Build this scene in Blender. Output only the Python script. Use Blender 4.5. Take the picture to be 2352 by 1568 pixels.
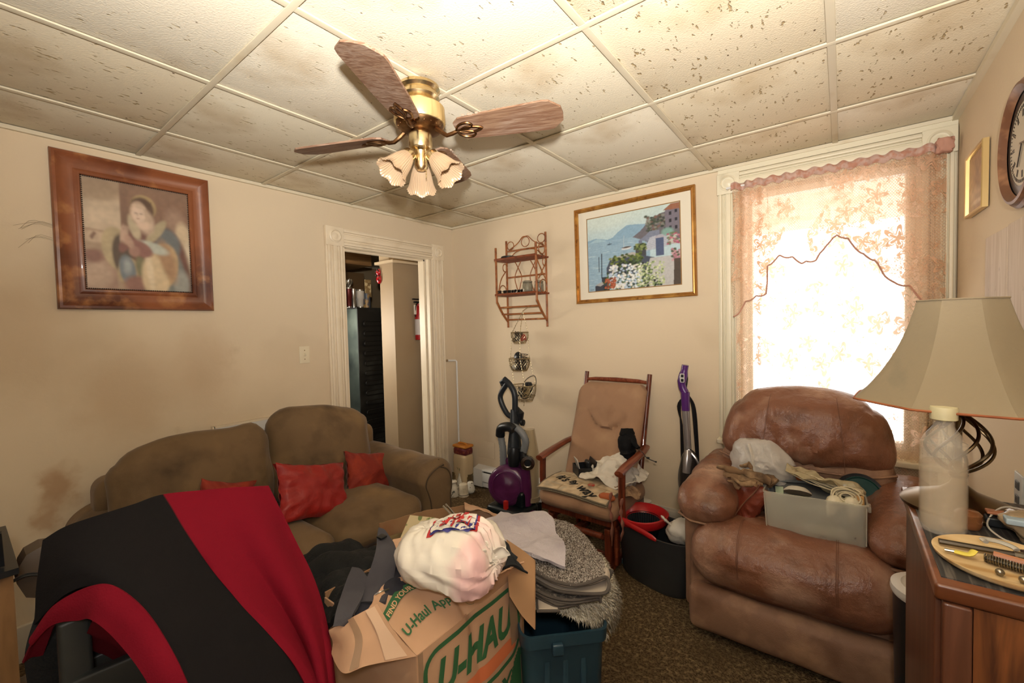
import bpy, bmesh, math, random
import numpy as np
from mathutils import Vector, Matrix, noise
PI = math.pi
rnd = random.Random(7)
for o in list(bpy.data.objects): bpy.data.objects.remove(o)
SC = bpy.context.scene
COL = SC.collection

# ------------------------------------------------------------------ camera
YAW, PITCH, ROLL, FPX = -0.6533522, 0.0352115, 0.0240991, 991.94
CAM = Vector((2.9184, -2.9210, 1.4449))
_f = Vector((math.sin(YAW)*math.cos(PITCH), math.cos(YAW)*math.cos(PITCH), -math.sin(PITCH)))
_r = Vector((math.cos(YAW), -math.sin(YAW), 0)); _d = _f.cross(_r)
_c, _s = math.cos(ROLL), math.sin(ROLL)
RX = _c*_r + _s*_d; RD = -_s*_r + _c*_d; RF = _f
cd = bpy.data.cameras.new('camera'); cam = bpy.data.objects.new('camera', cd); COL.objects.link(cam)
m = Matrix((( RX.x, -RD.x, -RF.x, CAM.x), (RX.y, -RD.y, -RF.y, CAM.y), (RX.z, -RD.z, -RF.z, CAM.z), (0, 0, 0, 1)))
cam.matrix_world = m
cd.sensor_fit = 'HORIZONTAL'; cd.sensor_width = 36; cd.lens = FPX/2352*36; cd.clip_start = .02; cd.clip_end = 100
SC.camera = cam
def W(u, v, ax, val):
    """world point seen at pixel (u,v) of the photograph on the plane ax=val"""
    d = RX*((u-1176)/FPX) + RD*((v-784)/FPX) + RF
    i = 'xyz'.index(ax); t = (val-CAM[i])/d[i]
    return CAM + d*t

# ------------------------------------------------------------------ world, lights, exposure
w = bpy.data.worlds.new('world'); SC.world = w; w.use_nodes = True
bg = w.node_tree.nodes['Background']; bg.inputs[0].default_value = (1.0, .985, .95, 1); bg.inputs[1].default_value = 4.0
SC.view_settings.view_transform = 'Standard'; SC.view_settings.look = 'None'
SC.view_settings.gamma = 1; SC.view_settings.use_curve_mapping = False
SC.view_settings.exposure = 0.10
def light(name, kind, loc, power, col, size=.1, look=None, **k):
    l = bpy.data.lights.new(name, kind); l.energy = power; l.color = col
    if kind == 'AREA':
        l.shape = 'RECTANGLE'; l.size = size; l.size_y = k.get('sy', size)
    else: l.shadow_soft_size = size
    o = bpy.data.objects.new(name, l); COL.objects.link(o); o.location = loc
    if look is not None: o.rotation_euler = (Vector(look)-Vector(loc)).to_track_quat('-Z', 'Y').to_euler()
    return o
light('flash', 'POINT', (2.99, -3.00, 1.62), 26, (1, .96, .92), .035)
sp = light('bounce_head', 'SPOT', (2.99, -3.00, 1.615), 340, (1, .96, .91), .035, (1.9, -1.45, 3.0)); sp.data.spot_size = math.radians(128); sp.data.spot_blend = 1
light('fill_light', 'AREA', (1.9, -4.7, 2.0), 5, (1, .95, .88), 1.8, (1.5, -1, 1.3), sy=1.0)  # fill added behind the camera to soften the flash falloff, no real fixture
light('kitchen_light', 'AREA', (-1.15, -1.05, 1.45), 18, (1, .90, .76), .3, (0.9, -.1, 1.1), sy=.5)
light('kitchen_ceiling_light', 'POINT', (-.75, -.8, 2.2), 1.5, (1, .85, .65), .12)
pt = light('window_portal', 'AREA', (2.82, .16, 1.48), 1, (1, 1, 1), .8, (2.82, -2, 1.48), sy=1.5)
pt.data.cycles.is_portal = True

# ------------------------------------------------------------------ materials
def lin(h):
    h = h.lstrip('#'); c = [int(h[i:i+2], 16)/255 for i in (0, 2, 4)]
    return tuple((x/12.92 if x <= .04045 else ((x+.055)/1.055)**2.4) for x in c) + (1,)
MC = {}
def mat(name, col, rough=.6, metal=0, var=None, bump=None, spec=.5, trans=0, coat=0, sheen=0, alpha=1, wood=None, sss=0, stretch=None, ior=1.45):
    if name in MC: return MC[name]
    M = bpy.data.materials.new(name); M.use_nodes = True; N = M.node_tree.nodes; L = M.node_tree.links
    P = N['Principled BSDF']; P.inputs['Base Color'].default_value = lin(col); P.inputs['Roughness'].default_value = rough
    P.inputs['Metallic'].default_value = metal; P.inputs['Specular IOR Level'].default_value = spec
    P.inputs['Transmission Weight'].default_value = trans; P.inputs['Coat Weight'].default_value = coat
    P.inputs['Sheen Weight'].default_value = sheen; P.inputs['Alpha'].default_value = alpha; P.inputs['IOR'].default_value = ior
    P.inputs['Sheen Roughness'].default_value = .4
    if sss: P.inputs['Subsurface Weight'].default_value = sss; P.inputs['Subsurface Radius'].default_value = (.02, .012, .008)
    tc = N.new('ShaderNodeTexCoord'); vec = tc.outputs['Object']
    if stretch:
        mp = N.new('ShaderNodeMapping'); mp.inputs['Scale'].default_value = stretch; L.new(vec, mp.inputs['Vector']); vec = mp.outputs['Vector']
    last = None
    if var:
        # var = [(colour, scale, detail, lo, hi), ...] layered noise mottling
        for (c2, sc, det, lo, hi) in var:
            n = N.new('ShaderNodeTexNoise'); n.inputs['Scale'].default_value = sc; n.inputs['Detail'].default_value = det
            L.new(vec, n.inputs['Vector'])
            r = N.new('ShaderNodeMapRange'); r.inputs['From Min'].default_value = lo; r.inputs['From Max'].default_value = hi
            L.new(n.outputs['Fac'], r.inputs['Value'])
            mx = N.new('ShaderNodeMix'); mx.data_type = 'RGBA'
            if last: L.new(last, mx.inputs['A'])
            else: mx.inputs['A'].default_value = lin(col)
            mx.inputs['B'].default_value = lin(c2); L.new(r.outputs['Result'], mx.inputs['Factor']); last = mx.outputs['Result']
    if wood:
        c2, axis, sc = wood
        mp = N.new('ShaderNodeMapping'); s = [sc, sc, sc]; s[axis] = sc*.07; mp.inputs['Scale'].default_value = s; L.new(tc.outputs['Object'], mp.inputs['Vector'])
        n = N.new('ShaderNodeTexNoise'); n.inputs['Scale'].default_value = 1; n.inputs['Detail'].default_value = 5; n.inputs['Distortion'].default_value = 1.2
        L.new(mp.outputs['Vector'], n.inputs['Vector'])
        r = N.new('ShaderNodeMapRange'); r.inputs['From Min'].default_value = .38; r.inputs['From Max'].default_value = .62; L.new(n.outputs['Fac'], r.inputs['Value'])
        mx = N.new('ShaderNodeMix'); mx.data_type = 'RGBA'
        if last: L.new(last, mx.inputs['A'])
        else: mx.inputs['A'].default_value = lin(col)
        mx.inputs['B'].default_value = lin(c2); L.new(r.outputs['Result'], mx.inputs['Factor']); last = mx.outputs['Result']
    if last: L.new(last, P.inputs['Base Color'])
    if bump:
        h = None
        for (sc, st, kind) in bump:
            if kind == 'v':
                n = N.new('ShaderNodeTexVoronoi'); n.inputs['Scale'].default_value = sc; out = n.outputs['Distance']
            else:
                n = N.new('ShaderNodeTexNoise'); n.inputs['Scale'].default_value = sc; n.inputs['Detail'].default_value = 4; out = n.outputs['Fac']
            L.new(vec, n.inputs['Vector'])
            b = N.new('ShaderNodeBump'); b.inputs['Strength'].default_value = 1; b.inputs['Distance'].default_value = st; L.new(out, b.inputs['Height'])
            if h: L.new(h, b.inputs['Normal'])
            h = b.outputs['Normal']
        L.new(h, P.inputs['Normal'])
    MC[name] = M; return M
def attr_mat(name, rough=.6, spec=.3, bump=None, coat=0):
    if name in MC: return MC[name]
    M = mat(name, '#ffffff', rough, spec=spec, bump=bump, coat=coat); N = M.node_tree.nodes
    a = N.new('ShaderNodeAttribute'); a.attribute_name = 'col'
    M.node_tree.links.new(a.outputs['Color'], N['Principled BSDF'].inputs['Base Color']); return M

# ------------------------------------------------------------------ mesh building
class MB:
    def __init__(s): s.v = []; s.f = []; s.c = []
    def add(s, vs, fs, M=None, col=None):
        k = len(s.v)
        for p in vs:
            p = Vector(p)
            if M is not None: p = M @ p
            s.v.append(p)
            if col is not None: s.c.append(col)
        for q in fs: s.f.append([i+k for i in q])
        return s
    def box(s, a, b, M=None, col=None):
        (x0, y0, z0), (x1, y1, z1) = a, b
        vs = [(x0,y0,z0),(x1,y0,z0),(x1,y1,z0),(x0,y1,z0),(x0,y0,z1),(x1,y0,z1),(x1,y1,z1),(x0,y1,z1)]
        return s.add(vs, [(0,3,2,1),(4,5,6,7),(0,1,5,4),(1,2,6,5),(2,3,7,6),(3,0,4,7)], M, col)
    def rbox(s, c, half, r, n=1, puff=(0,0,0), M=None, warp=None, col=None, dens=None):
        """rounded box; n inner subdivisions, puff = bulge along each axis, warp = function on the finished point"""
        hx, hy, hz = half; r = min(r, hx, hy, hz)*.999
        def coords(h):
            k = 3 if n > 1 else 2
            inner = [-(h-r) + 2*(h-r)*i/max(n, 1) for i in range(n+1)]
            e = [-h + r*(1-math.cos(math.pi/2*i/k)) if False else -h + r*i/k for i in range(k)]
            return e + inner + [-x for x in reversed(e)]
        cs = [coords(hx), coords(hy), coords(hz)]
        vid = {}; vs = []; fs = []
        def vert(p):
            key = (round(p[0], 6), round(p[1], 6), round(p[2], 6))
            if key in vid: return vid[key]
            q = [max(-(h-r), min(h-r, x)) for x, h in zip(p, half)]
            d = Vector([a-b for a, b in zip(p, q)])
            # project square corner onto the round
            dd = Vector(q) + (d.normalized()*r if d.length > 1e-9 else Vector((0, 0, 0)))
            u = [max(-1, min(1, x/h)) for x, h in zip(p, half)]
            for i in range(3):
                j, k = (i+1) % 3, (i+2) % 3
                dd[i] += puff[i]*u[i]*(1-u[j]**2)*(1-u[k]**2)
            dd = dd + Vector(c)
            if warp: dd = warp(dd, u)
            vid[key] = len(vs); vs.append(dd); return vid[key]
        for i in range(3):
            j, k = (i+1) % 3, (i+2) % 3
            for sg in (-1, 1):
                A, B = cs[j], cs[k]
                for a in range(len(A)-1):
                    for b in range(len(B)-1):
                        q = []
                        for (x, y) in ((A[a], B[b]), (A[a+1], B[b]), (A[a+1], B[b+1]), (A[a], B[b+1])):
                            p = [0, 0, 0]; p[i] = sg*half[i]; p[j] = x; p[k] = y; q.append(vert(p))
                        if sg < 0: q.reverse()
                        if len(set(q)) > 2: fs.append(list(dict.fromkeys(q)))
        return s.add(vs, fs, M, col)
    def tube(s, pts, r, seg=8, closed=False, cap=True, M=None, col=None, flat=None):
        pts = [Vector(p) for p in pts]; n = len(pts)
        rr = r if isinstance(r, (list, tuple)) else [r]*n
        up = None; vs = []; fs = []
        for i, p in enumerate(pts):
            a = pts[(i-1) % n] if (closed or i > 0) else p
            b = pts[(i+1) % n] if (closed or i < n-1) else p
            t = (b-a); t = t.normalized() if t.length > 1e-9 else Vector((0, 0, 1))
            if up is None:
                up = Vector((0, 0, 1)) if abs(t.z) < .9 else Vector((1, 0, 0))
            up = (up - t*up.dot(t)); up = up.normalized() if up.length > 1e-6 else t.orthogonal().normalized()
            sd = t.cross(up)
            for k in range(seg):
                an = 2*PI*k/seg
                fx = flat[0] if flat else 1; fy = flat[1] if flat else 1
                vs.append(p + (sd*math.cos(an)*fx + up*math.sin(an)*fy)*rr[i])
        m_ = n if closed else n-1
        for i in range(m_):
            for k in range(seg):
                a = i*seg+k; b = i*seg+(k+1) % seg; c2 = ((i+1) % n)*seg+(k+1) % seg; d2 = ((i+1) % n)*seg+k
                fs.append((a, b, c2, d2))
        if cap and not closed:
            fs.append(tuple(reversed(range(seg)))); fs.append(tuple((n-1)*seg+k for k in range(seg)))
        return s.add(vs, fs, M, col)
    def lathe(s, prof, seg=24, c=(0, 0, 0), M=None, mod=None, col=None, wall=0):
        vs = []; fs = []; n = len(prof)
        for i, (r, z) in enumerate(prof):
            for k in range(seg):
                a = 2*PI*k/seg; q = r*(mod(a, i/(n-1)) if mod else 1)
                vs.append((c[0]+q*math.cos(a), c[1]+q*math.sin(a), c[2]+z))
        for i in range(n-1):
            for k in range(seg):
                fs.append((i*seg+k, i*seg+(k+1) % seg, (i+1)*seg+(k+1) % seg, (i+1)*seg+k))
        if prof[0][0] > 1e-5 and not wall: fs.append(tuple(reversed(range(seg))))
        if prof[-1][0] > 1e-5 and not wall: fs.append(tuple((n-1)*seg+k for k in range(seg)))
        return s.add(vs, fs, M, col)
    def prism(s, poly, z0, z1, M=None, col=None):
        n = len(poly); vs = [(x, y, z0) for x, y in poly] + [(x, y, z1) for x, y in poly]
        fs = [tuple(reversed(range(n))), tuple(range(n, 2*n))] + [(i, (i+1) % n, n+(i+1) % n, n+i) for i in range(n)]
        return s.add(vs, fs, M, col)
    def grid(s, fn, nu, nv, thick=0, M=None, colf=None, closed_u=False):
        P = [[Vector(fn(i/nu, j/nv)) for i in range(nu+1)] for j in range(nv+1)]
        vs = [P[j][i] for j in range(nv+1) for i in range(nu+1)]; w_ = nu+1
        fs = [(j*w_+i, j*w_+i+1, (j+1)*w_+i+1, (j+1)*w_+i) for j in range(nv) for i in range(nu)]
        cl = [colf(i/nu, j/nv) for j in range(nv+1) for i in range(nu+1)] if colf else None
        if thick:
            nb = len(vs); nr = []
            for j in range(nv+1):
                for i in range(nu+1):
                    du = P[j][min(i+1, nu)]-P[j][max(i-1, 0)]; dv = P[min(j+1, nv)][i]-P[max(j-1, 0)][i]
                    q = du.cross(dv); nr.append(q.normalized() if q.length > 1e-12 else Vector((0, 0, 1)))
            vs = vs + [p - q*thick for p, q in zip(vs, nr)]
            fs += [tuple(reversed([k+nb for k in f])) for f in fs]
            bd = [i for i in range(w_)] + [j*w_+nu for j in range(1, nv+1)] + [nv*w_+i for i in range(nu-1, -1, -1)] + [j*w_ for j in range(nv-1, 0, -1)]
            for a, b in zip(bd, bd[1:]+bd[:1]): fs.append((b, a, a+nb, b+nb))
            if cl: cl = cl+cl
        k = len(s.v)
        for p in vs: s.v.append(M @ p if M is not None else p)
        if cl: s.c += cl
        for q in fs: s.f.append([i+k for i in q])
        return s
    def mesh(s, inv=None, sharp=42):
        me = bpy.data.meshes.new('mesh'); V = [inv @ p for p in s.v] if inv is not None else s.v
        me.from_pydata([tuple(p) for p in V], [], s.f); me.validate()
        me.polygons.foreach_set('use_smooth', [True]*len(me.polygons))
        if sharp: me.set_sharp_from_angle(angle=math.radians(sharp))
        if s.c and len(s.c) == len(s.v) and len(me.vertices) == len(s.v):
            at = me.color_attributes.new('col', 'FLOAT_COLOR', 'POINT')
            at.data.foreach_set('color', np.array([list(c[:3])+[1] for c in s.c], dtype=np.float32).ravel())
        return me
    def build(s, name, material, parent=None, sharp=42, local=False):
        wm = WM.get(parent.name if parent else None, Matrix())
        o = bpy.data.objects.new(name, s.mesh(None if (local or not parent) else wm.inverted(), sharp)); COL.objects.link(o)
        if material: o.data.materials.append(material)
        if parent: o.parent = parent; WM[o.name] = wm
        else: WM[o.name] = Matrix()
        return o
WM = {}
def thing(name, label, cat, loc=(0, 0, 0), rz=0, group=None):
    o = bpy.data.objects.new(name, None); COL.objects.link(o); o.empty_display_size = .05
    o.location = loc; o.rotation_euler = (0, 0, rz)
    WM[o.name] = Matrix.Translation(Vector(loc)) @ Matrix.Rotation(rz, 4, 'Z')
    o['label'] = label; o['category'] = cat
    if group: o['group'] = group
    return o
def tag(o, label=None, cat=None, group=None, kind=None):
    if label: o['label'] = label
    if cat: o['category'] = cat
    if group: o['group'] = group
    if kind: o['kind'] = kind
    return o
def struct(name, loc=(0, 0, 0)):
    o = bpy.data.objects.new(name, None); COL.objects.link(o); o.location = loc; WM[o.name] = Matrix.Translation(Vector(loc)); o['kind'] = 'structure'; return o
def dup(o, parent=None, M=None, label=None):
    c = o.copy(); COL.objects.link(c)
    if parent: c.parent = parent
    for ch in o.children: dup(ch, c)
    return c
def catmull(P, t):
    n = len(P)-1; x = min(max(t, 0), 1)*n; i = min(int(x), n-1); f = x-i
    p1, p2 = Vector(P[i]), Vector(P[i+1]); p0 = Vector(P[i-1]) if i > 0 else 2*p1-p2; p3 = Vector(P[i+2]) if i+2 <= n else 2*p2-p1
    return .5*((2*p1) + (p2-p0)*f + (2*p0-5*p1+4*p2-p3)*f*f + (3*p1-3*p2+p3-p0)*f**3)
def curve(P, n): return [catmull(P, i/n) for i in range(n+1)]
def surf(rows):
    def f(u, v): return catmull([catmull(r, u) for r in rows], v)
    return f
def nz(p, s, seed=0): return noise.noise(Vector((p[0]*s+seed, p[1]*s-seed*.7, p[2]*s+seed*1.3)))
def sheet(name, rows, material, parent=None, nu=40, nv=40, thick=.004, amp=0, sc=8, seed=0, colf=None, amp2=0, sc2=25):
    S = surf(rows)
    def f(u, v):
        p = S(u, v)
        if amp or amp2:
            e = .01; q = (S(min(u+e, 1), v)-S(max(u-e, 0), v)).cross(S(u, min(v+e, 1))-S(u, max(v-e, 0)))
            if q.length > 1e-12: p = p + q.normalized()*(amp*nz(p, sc, seed)+amp2*nz(p, sc2, seed+3))
        return p
    m_ = MB(); m_.grid(f, nu, nv, thick, colf=colf); return m_.build(name, material, parent, 60)
def frame_M(origin, xdir, ydir):
    x = Vector(xdir).normalized(); z = x.cross(Vector(ydir)).normalized(); y = z.cross(x)
    M = Matrix.Identity(4)
    for i, a in enumerate((x, y, z)):
        for k in range(3): M[k][i] = a[k]
    M.translation = Vector(origin); return M
def stick_M(a, b):
    a, b = Vector(a), Vector(b); z = (b-a).normalized(); x = z.orthogonal().normalized(); y = z.cross(x); M = Matrix.Identity(4)
    for i, q in enumerate((x, y, z)):
        for k in range(3): M[k][i] = q[k]
    M.translation = a; return M
def text_verts(txt, size=1, bold=0, shear=0, spacing=1):
    cu = bpy.data.curves.new('t', 'FONT'); cu.body = txt; cu.size = size; cu.offset = bold; cu.shear = shear; cu.space_character = spacing; cu.resolution_u = 3
    o = bpy.data.objects.new('t', cu); me = o.to_mesh()
    vs = [tuple(v.co) for v in me.vertices]; fs = [tuple(p.vertices) for p in me.polygons]
    o.to_mesh_clear(); bpy.data.objects.remove(o); bpy.data.curves.remove(cu)
    return vs, fs
# painter used for flat pictures: fills an array, which becomes the colour of a fine grid
class Paint:
    def __init__(s, nx, ny, bg):
        s.nx, s.ny = nx, ny; s.Y, s.X = np.mgrid[0:1:ny*1j, 0:1:nx*1j]; s.a = np.zeros((ny, nx, 3)); s.a[:] = lin(bg)[:3]
        s.r = np.random.RandomState(3)
    def _put(s, m_, c):
        c = np.array(lin(c)[:3]); m_ = np.clip(m_, 0, 1)[..., None]; s.a = s.a*(1-m_)+c*m_
    def ell(s, cx, cy, rx, ry, c, ang=0, soft=.15, k=1):
        ca, sa = math.cos(ang), math.sin(ang); dx, dy = s.X-cx, s.Y-cy
        d = np.sqrt(((dx*ca+dy*sa)/rx)**2+((-dx*sa+dy*ca)/ry)**2); s._put(np.clip((1-d)/soft+.5, 0, 1)*k, c)
    def poly(s, pts, c, k=1):
        m_ = np.zeros_like(s.X, bool); n = len(pts)
        for i in range(n):
            x1, y1 = pts[i]; x2, y2 = pts[(i+1) % n]
            if y1 == y2: continue
            cr = ((y1 > s.Y) != (y2 > s.Y)) & (s.X < (x2-x1)*(s.Y-y1)/(y2-y1)+x1); m_ ^= cr
        s._put(m_*float(k), c)
    def line(s, x1, y1, x2, y2, w_, c, k=1):
        dx, dy = x2-x1, y2-y1; L_ = dx*dx+dy*dy+1e-12; t = np.clip(((s.X-x1)*dx+(s.Y-y1)*dy)/L_, 0, 1)
        d = np.hypot(s.X-x1-t*dx, s.Y-y1-t*dy); s._put(np.clip((w_-d)/(w_*.5), 0, 1)*k, c)
    def grad(s, y0, y1, c, k=1): s._put(np.clip((s.Y-y0)/(y1-y0), 0, 1)*k, c)
    def mottle(s, amp, cell=6):
        g = s.r.rand(s.ny//cell+2, s.nx//cell+2); yi = np.linspace(0, g.shape[0]-1.01, s.ny); xi = np.linspace(0, g.shape[1]-1.01, s.nx)
        y0 = yi.astype(int); x0 = xi.astype(int); fy = (yi-y0)[:, None]; fx = (xi-x0)[None]
        q = g[y0][:, x0]*(1-fy)*(1-fx)+g[y0+1][:, x0]*fy*(1-fx)+g[y0][:, x0+1]*(1-fy)*fx+g[y0+1][:, x0+1]*fy*fx
        s.a *= (1+amp*(q[..., None]-.5)*2)
    def build(s, name, M, w_, h_, material, parent):
        vs = [M @ Vector((x*w_, y*h_, 0)) for y, x in zip(s.Y.ravel(), s.X.ravel())]
        fs = [(j*s.nx+i, j*s.nx+i+1, (j+1)*s.nx+i+1, (j+1)*s.nx+i) for j in range(s.ny-1) for i in range(s.nx-1)]
        b = MB(); b.v = vs; b.f = fs; b.c = [tuple(x) for x in np.clip(s.a, 0, 1).reshape(-1, 3)]
        return b.build(name, material, parent, 0)
# ------------------------------------------------------------------ room materials
H, WX = 2.38, 3.348
WALL = mat('wall_paint', '#d0bea2', .75, var=[('#b5a385', 1.3, 3, .55, .85), ('#8d7150', 3.5, 6, .70, .95), ('#d9c6a8', .7, 2, .5, .7)], bump=[(60, .0006, 'n')], spec=.25)
TRIM = mat('trim_paint', '#dccdb3', .4, var=[('#c2ac8a', 5, 5, .55, .85)], bump=[(40, .0006, 'n')])
WTRIM = mat('window_trim_paint', '#d9d0b6', .38, var=[('#a99b7c', 6, 6, .6, .9)], bump=[(40, .0008, 'n')])
WHITE = mat('white_enamel', '#d9d8d4', .35, var=[('#a8a49a', 7, 4, .6, .9)])
def tile_mat(name, base, dk, amt):
    M = mat(name, base, .85, spec=.2); N = M.node_tree.nodes; L = M.node_tree.links; P = N['Principled BSDF']
    tc = N.new('ShaderNodeTexCoord')
    def nt(kind, sc, src=None, **k):
        n = N.new(kind); n.inputs['Scale'].default_value = sc
        for a, b in k.items(): n.inputs[a].default_value = b
        L.new(src or tc.outputs['Object'], n.inputs['Vector']); return n
    def rng(out, a, b):
        r = N.new('ShaderNodeMapRange'); r.inputs['From Min'].default_value = a; r.inputs['From Max'].default_value = b; L.new(out, r.inputs['Value']); return r.outputs['Result']
    def mixc(a, b, f):
        x = N.new('ShaderNodeMix'); x.data_type = 'RGBA'
        if isinstance(a, str): x.inputs['A'].default_value = lin(a)
        else: L.new(a, x.inputs['A'])
        x.inputs['B'].default_value = lin(b); L.new(f, x.inputs['Factor']); return x.outputs['Result']
    mp = N.new('ShaderNodeMapping'); mp.inputs['Scale'].default_value = (1, .42, 1); mp.inputs['Rotation'].default_value = (0, 0, .5); L.new(tc.outputs['Object'], mp.inputs['Vector'])
    stain = mixc(base, '#a88a5c', rng(nt('ShaderNodeTexNoise', 2.2, Detail=4).outputs['Fac'], .55, .85))
    fiss = rng(nt('ShaderNodeTexNoise', 70, mp.outputs['Vector'], Detail=2).outputs['Fac'], .66-amt, .72-amt)
    pin = nt('ShaderNodeTexVoronoi', 26, Randomness=1.0); fly = rng(pin.outputs['Distance'], .13, .08)
    gate = rng(nt('ShaderNodeTexNoise', 9, Detail=3).outputs['Fac'], .57-amt, .60-amt)
    mul = N.new('ShaderNodeMath'); mul.operation = 'MULTIPLY'; L.new(fly, mul.inputs[0]); L.new(gate, mul.inputs[1])
    c = mixc(stain, dk, fiss); c = mixc(c, '#4e3417', mul.outputs[0]); L.new(c, P.inputs['Base Color'])
    b = N.new('ShaderNodeBump'); b.inputs['Distance'].default_value = .0022; b.invert = True; L.new(fiss, b.inputs['Height'])
    b2 = N.new('ShaderNodeBump'); b2.inputs['Distance'].default_value = .0014; L.new(nt('ShaderNodeTexNoise', 150, Detail=2).outputs['Fac'], b2.inputs['Height']); L.new(b.outputs['Normal'], b2.inputs['Normal'])
    L.new(b2.outputs['Normal'], P.inputs['Normal']); return M
TILE = [tile_mat('acoustic_tile_fissured', '#ded4bc', '#b5a27e', -.008), tile_mat('acoustic_tile_pale', '#e1d8c3', '#c2b393', -.03), tile_mat('acoustic_tile_spotted', '#dccfb4', '#a8926c', .004)]
CARPET = mat('brown_loop_carpet', '#63513a', .95, var=[('#3f3222', 120, 2, .42, .60), ('#7d6a4c', 55, 2, .5, .68), ('#4a3b28', 3, 3, .5, .8)], bump=[(220, .004, 'v')], spec=.1)
Y0 = -5.2
def wallbox(name, boxes, m_=WALL, kind=True, parent=None):
    b = MB()
    for a, c in boxes: b.box(a, c)
    o = b.build(name, m_, parent, 30)
    if kind and not parent: o['kind'] = 'structure'
    return o
wallbox('floor', [((-3, Y0-.1, -.08), (WX+.1, 2.6, 0))], CARPET)
DY0, DY1, DZ = -1.136, -.285, 2.075
wall_left = wallbox('wall_left', [((-.13, Y0, 0), (0, DY0, H)), ((-.13, DY1, 0), (0, .13, H)), ((-.13, DY0, DZ), (0, DY1, H))])
def stained_wall():
    M = mat('stained_wall_paint', '#cfbea3', .75, var=[('#b3a186', 1.3, 3, .55, .85), ('#8d7150', 3.5, 6, .70, .95), ('#d9c6a8', .7, 2, .5, .7)], bump=[(60, .0006, 'n')], spec=.25)
    N = M.node_tree.nodes; L = M.node_tree.links; P = N['Principled BSDF']; last = P.inputs['Base Color'].links[0].from_socket
    tc = N.new('ShaderNodeTexCoord'); nn = N.new('ShaderNodeTexNoise'); nn.inputs['Scale'].default_value = 9; nn.inputs['Detail'].default_value = 4; L.new(tc.outputs['Object'], nn.inputs['Vector'])
    dv = N.new('ShaderNodeVectorMath'); dv.operation = 'MULTIPLY_ADD'; dv.inputs[1].default_value = (.22,)*3; L.new(nn.outputs['Color'], dv.inputs[0]); L.new(tc.outputs['Object'], dv.inputs[2])
    for (u, v, r, sz, k) in ((140, 1120, .11, .6, .60), (112, 1195, .06, .7, .45), (290, 900, .30, .8, .25), (470, 850, .22, .6, .22), (20, 760, .35, .8, .2)):
        c = W(u, v, 'x', 0)+Vector((.11, .11, .11)); sb = N.new('ShaderNodeVectorMath'); sb.operation = 'SUBTRACT'; L.new(dv.outputs[0], sb.inputs[0]); sb.inputs[1].default_value = c
        sc = N.new('ShaderNodeVectorMath'); sc.operation = 'MULTIPLY'; sc.inputs[1].default_value = (0, 1, sz); L.new(sb.outputs[0], sc.inputs[0]); ln = N.new('ShaderNodeVectorMath'); ln.operation = 'LENGTH'; L.new(sc.outputs[0], ln.inputs[0])
        mr = N.new('ShaderNodeMapRange'); mr.interpolation_type = 'SMOOTHSTEP'; mr.inputs['From Min'].default_value = r; mr.inputs['From Max'].default_value = r*.2; mr.inputs['To Max'].default_value = k; L.new(ln.outputs['Value'], mr.inputs['Value'])
        mx = N.new('ShaderNodeMix'); mx.data_type = 'RGBA'; L.new(last, mx.inputs['A']); mx.inputs['B'].default_value = lin('#94683c'); L.new(mr.outputs['Result'], mx.inputs['Factor']); last = mx.outputs['Result']
    L.new(last, P.inputs['Base Color']); return M
wall_left.data.materials.clear(); wall_left.data.materials.append(stained_wall())
GX0, GX1, GZ0, GZ1 = 2.455, 3.205, .76, 2.20
wallbox('wall_back', [((-.0, 0, 0), (GX0, .13, H)), ((GX1, 0, 0), (WX+.12, .13, H)), ((GX0, 0, 0), (GX1, .13, GZ0)), ((GX0, 0, GZ1), (GX1, .13, H))])
wall_right = wallbox('wall_right', [((WX, Y0, 0), (WX+.12, .13, H))])
wallbox('wall_front', [((-.13, Y0-.12, 0), (WX+.12, Y0, H))])
# ceiling: slab, T runners and lay-in tiles
ceil = wallbox('ceiling', [((-3, Y0-.1, H+.012), (WX+.12, 2.6, H+.08))], TILE[0])
xs = [0]+[.4318+.6137*i for i in range(5)]+[WX]
ys = [0]+[-(.4516+.6096*j) for j in range(8)]+[Y0]
RUN = mat('runner_enamel', '#d3c8ae', .5, var=[('#bca57c', 6, 4, .55, .85)])
RUST = mat('rusty_runner', '#7d5a34', .7, var=[('#b6905a', 12, 4, .45, .6)])
for i in range(len(xs)-1):
    for j in range(len(ys)-1):
        g = .004; x0, x1, y0, y1 = xs[i]+g, xs[i+1]-g, ys[j+1]+g, ys[j]-g
        b = MB(); cx, cy = (x0+x1)/2, (y0+y1)/2; tz = rnd.uniform(.0015, .004)
        b.rbox((0, 0, 0), ((x1-x0)/2, (y1-y0)/2, .006), .002)
        me_o = b.build('ceiling_tile', TILE[(i*5+j*3+(i*j) % 2) % 3], None, 40)
        me_o.parent = ceil; me_o.location = (cx, cy, H+tz+.006)
b = MB()
for x in xs[1:-1]:
    b = MB(); b.rbox((0, (Y0)/2, H-.003), (.0125, -Y0/2, .003), .0015, M=Matrix.Translation((x, 0, 0))); b.build('ceiling_runner', RUN, ceil)
for j, y in enumerate(ys[1:-1]):
    b = MB(); b.rbox((WX/2, y, H-.0035), (WX/2, .011, .003), .0015); b.build('ceiling_runner', RUN, ceil)
b = MB(); b.box((0, Y0, H-.018), (.018, 0, H)); b.box((0, -.018, H-.018), (WX, 0, H)); b.box((WX-.022, Y0, H-.022), (WX, 0, H)); b.build('wall_angle', RUN, ceil)
# dark gaps of the runners near the fan
for (x0, x1, y) in ((1.10, 1.42, ys[2]), (.5, .62, ys[2])):
    b = MB(); b.box((x0, y+.0095, H-.0072), (x1, y+.0125, H-.0045)); b.build('rust_streak', RUST, ceil)
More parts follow.
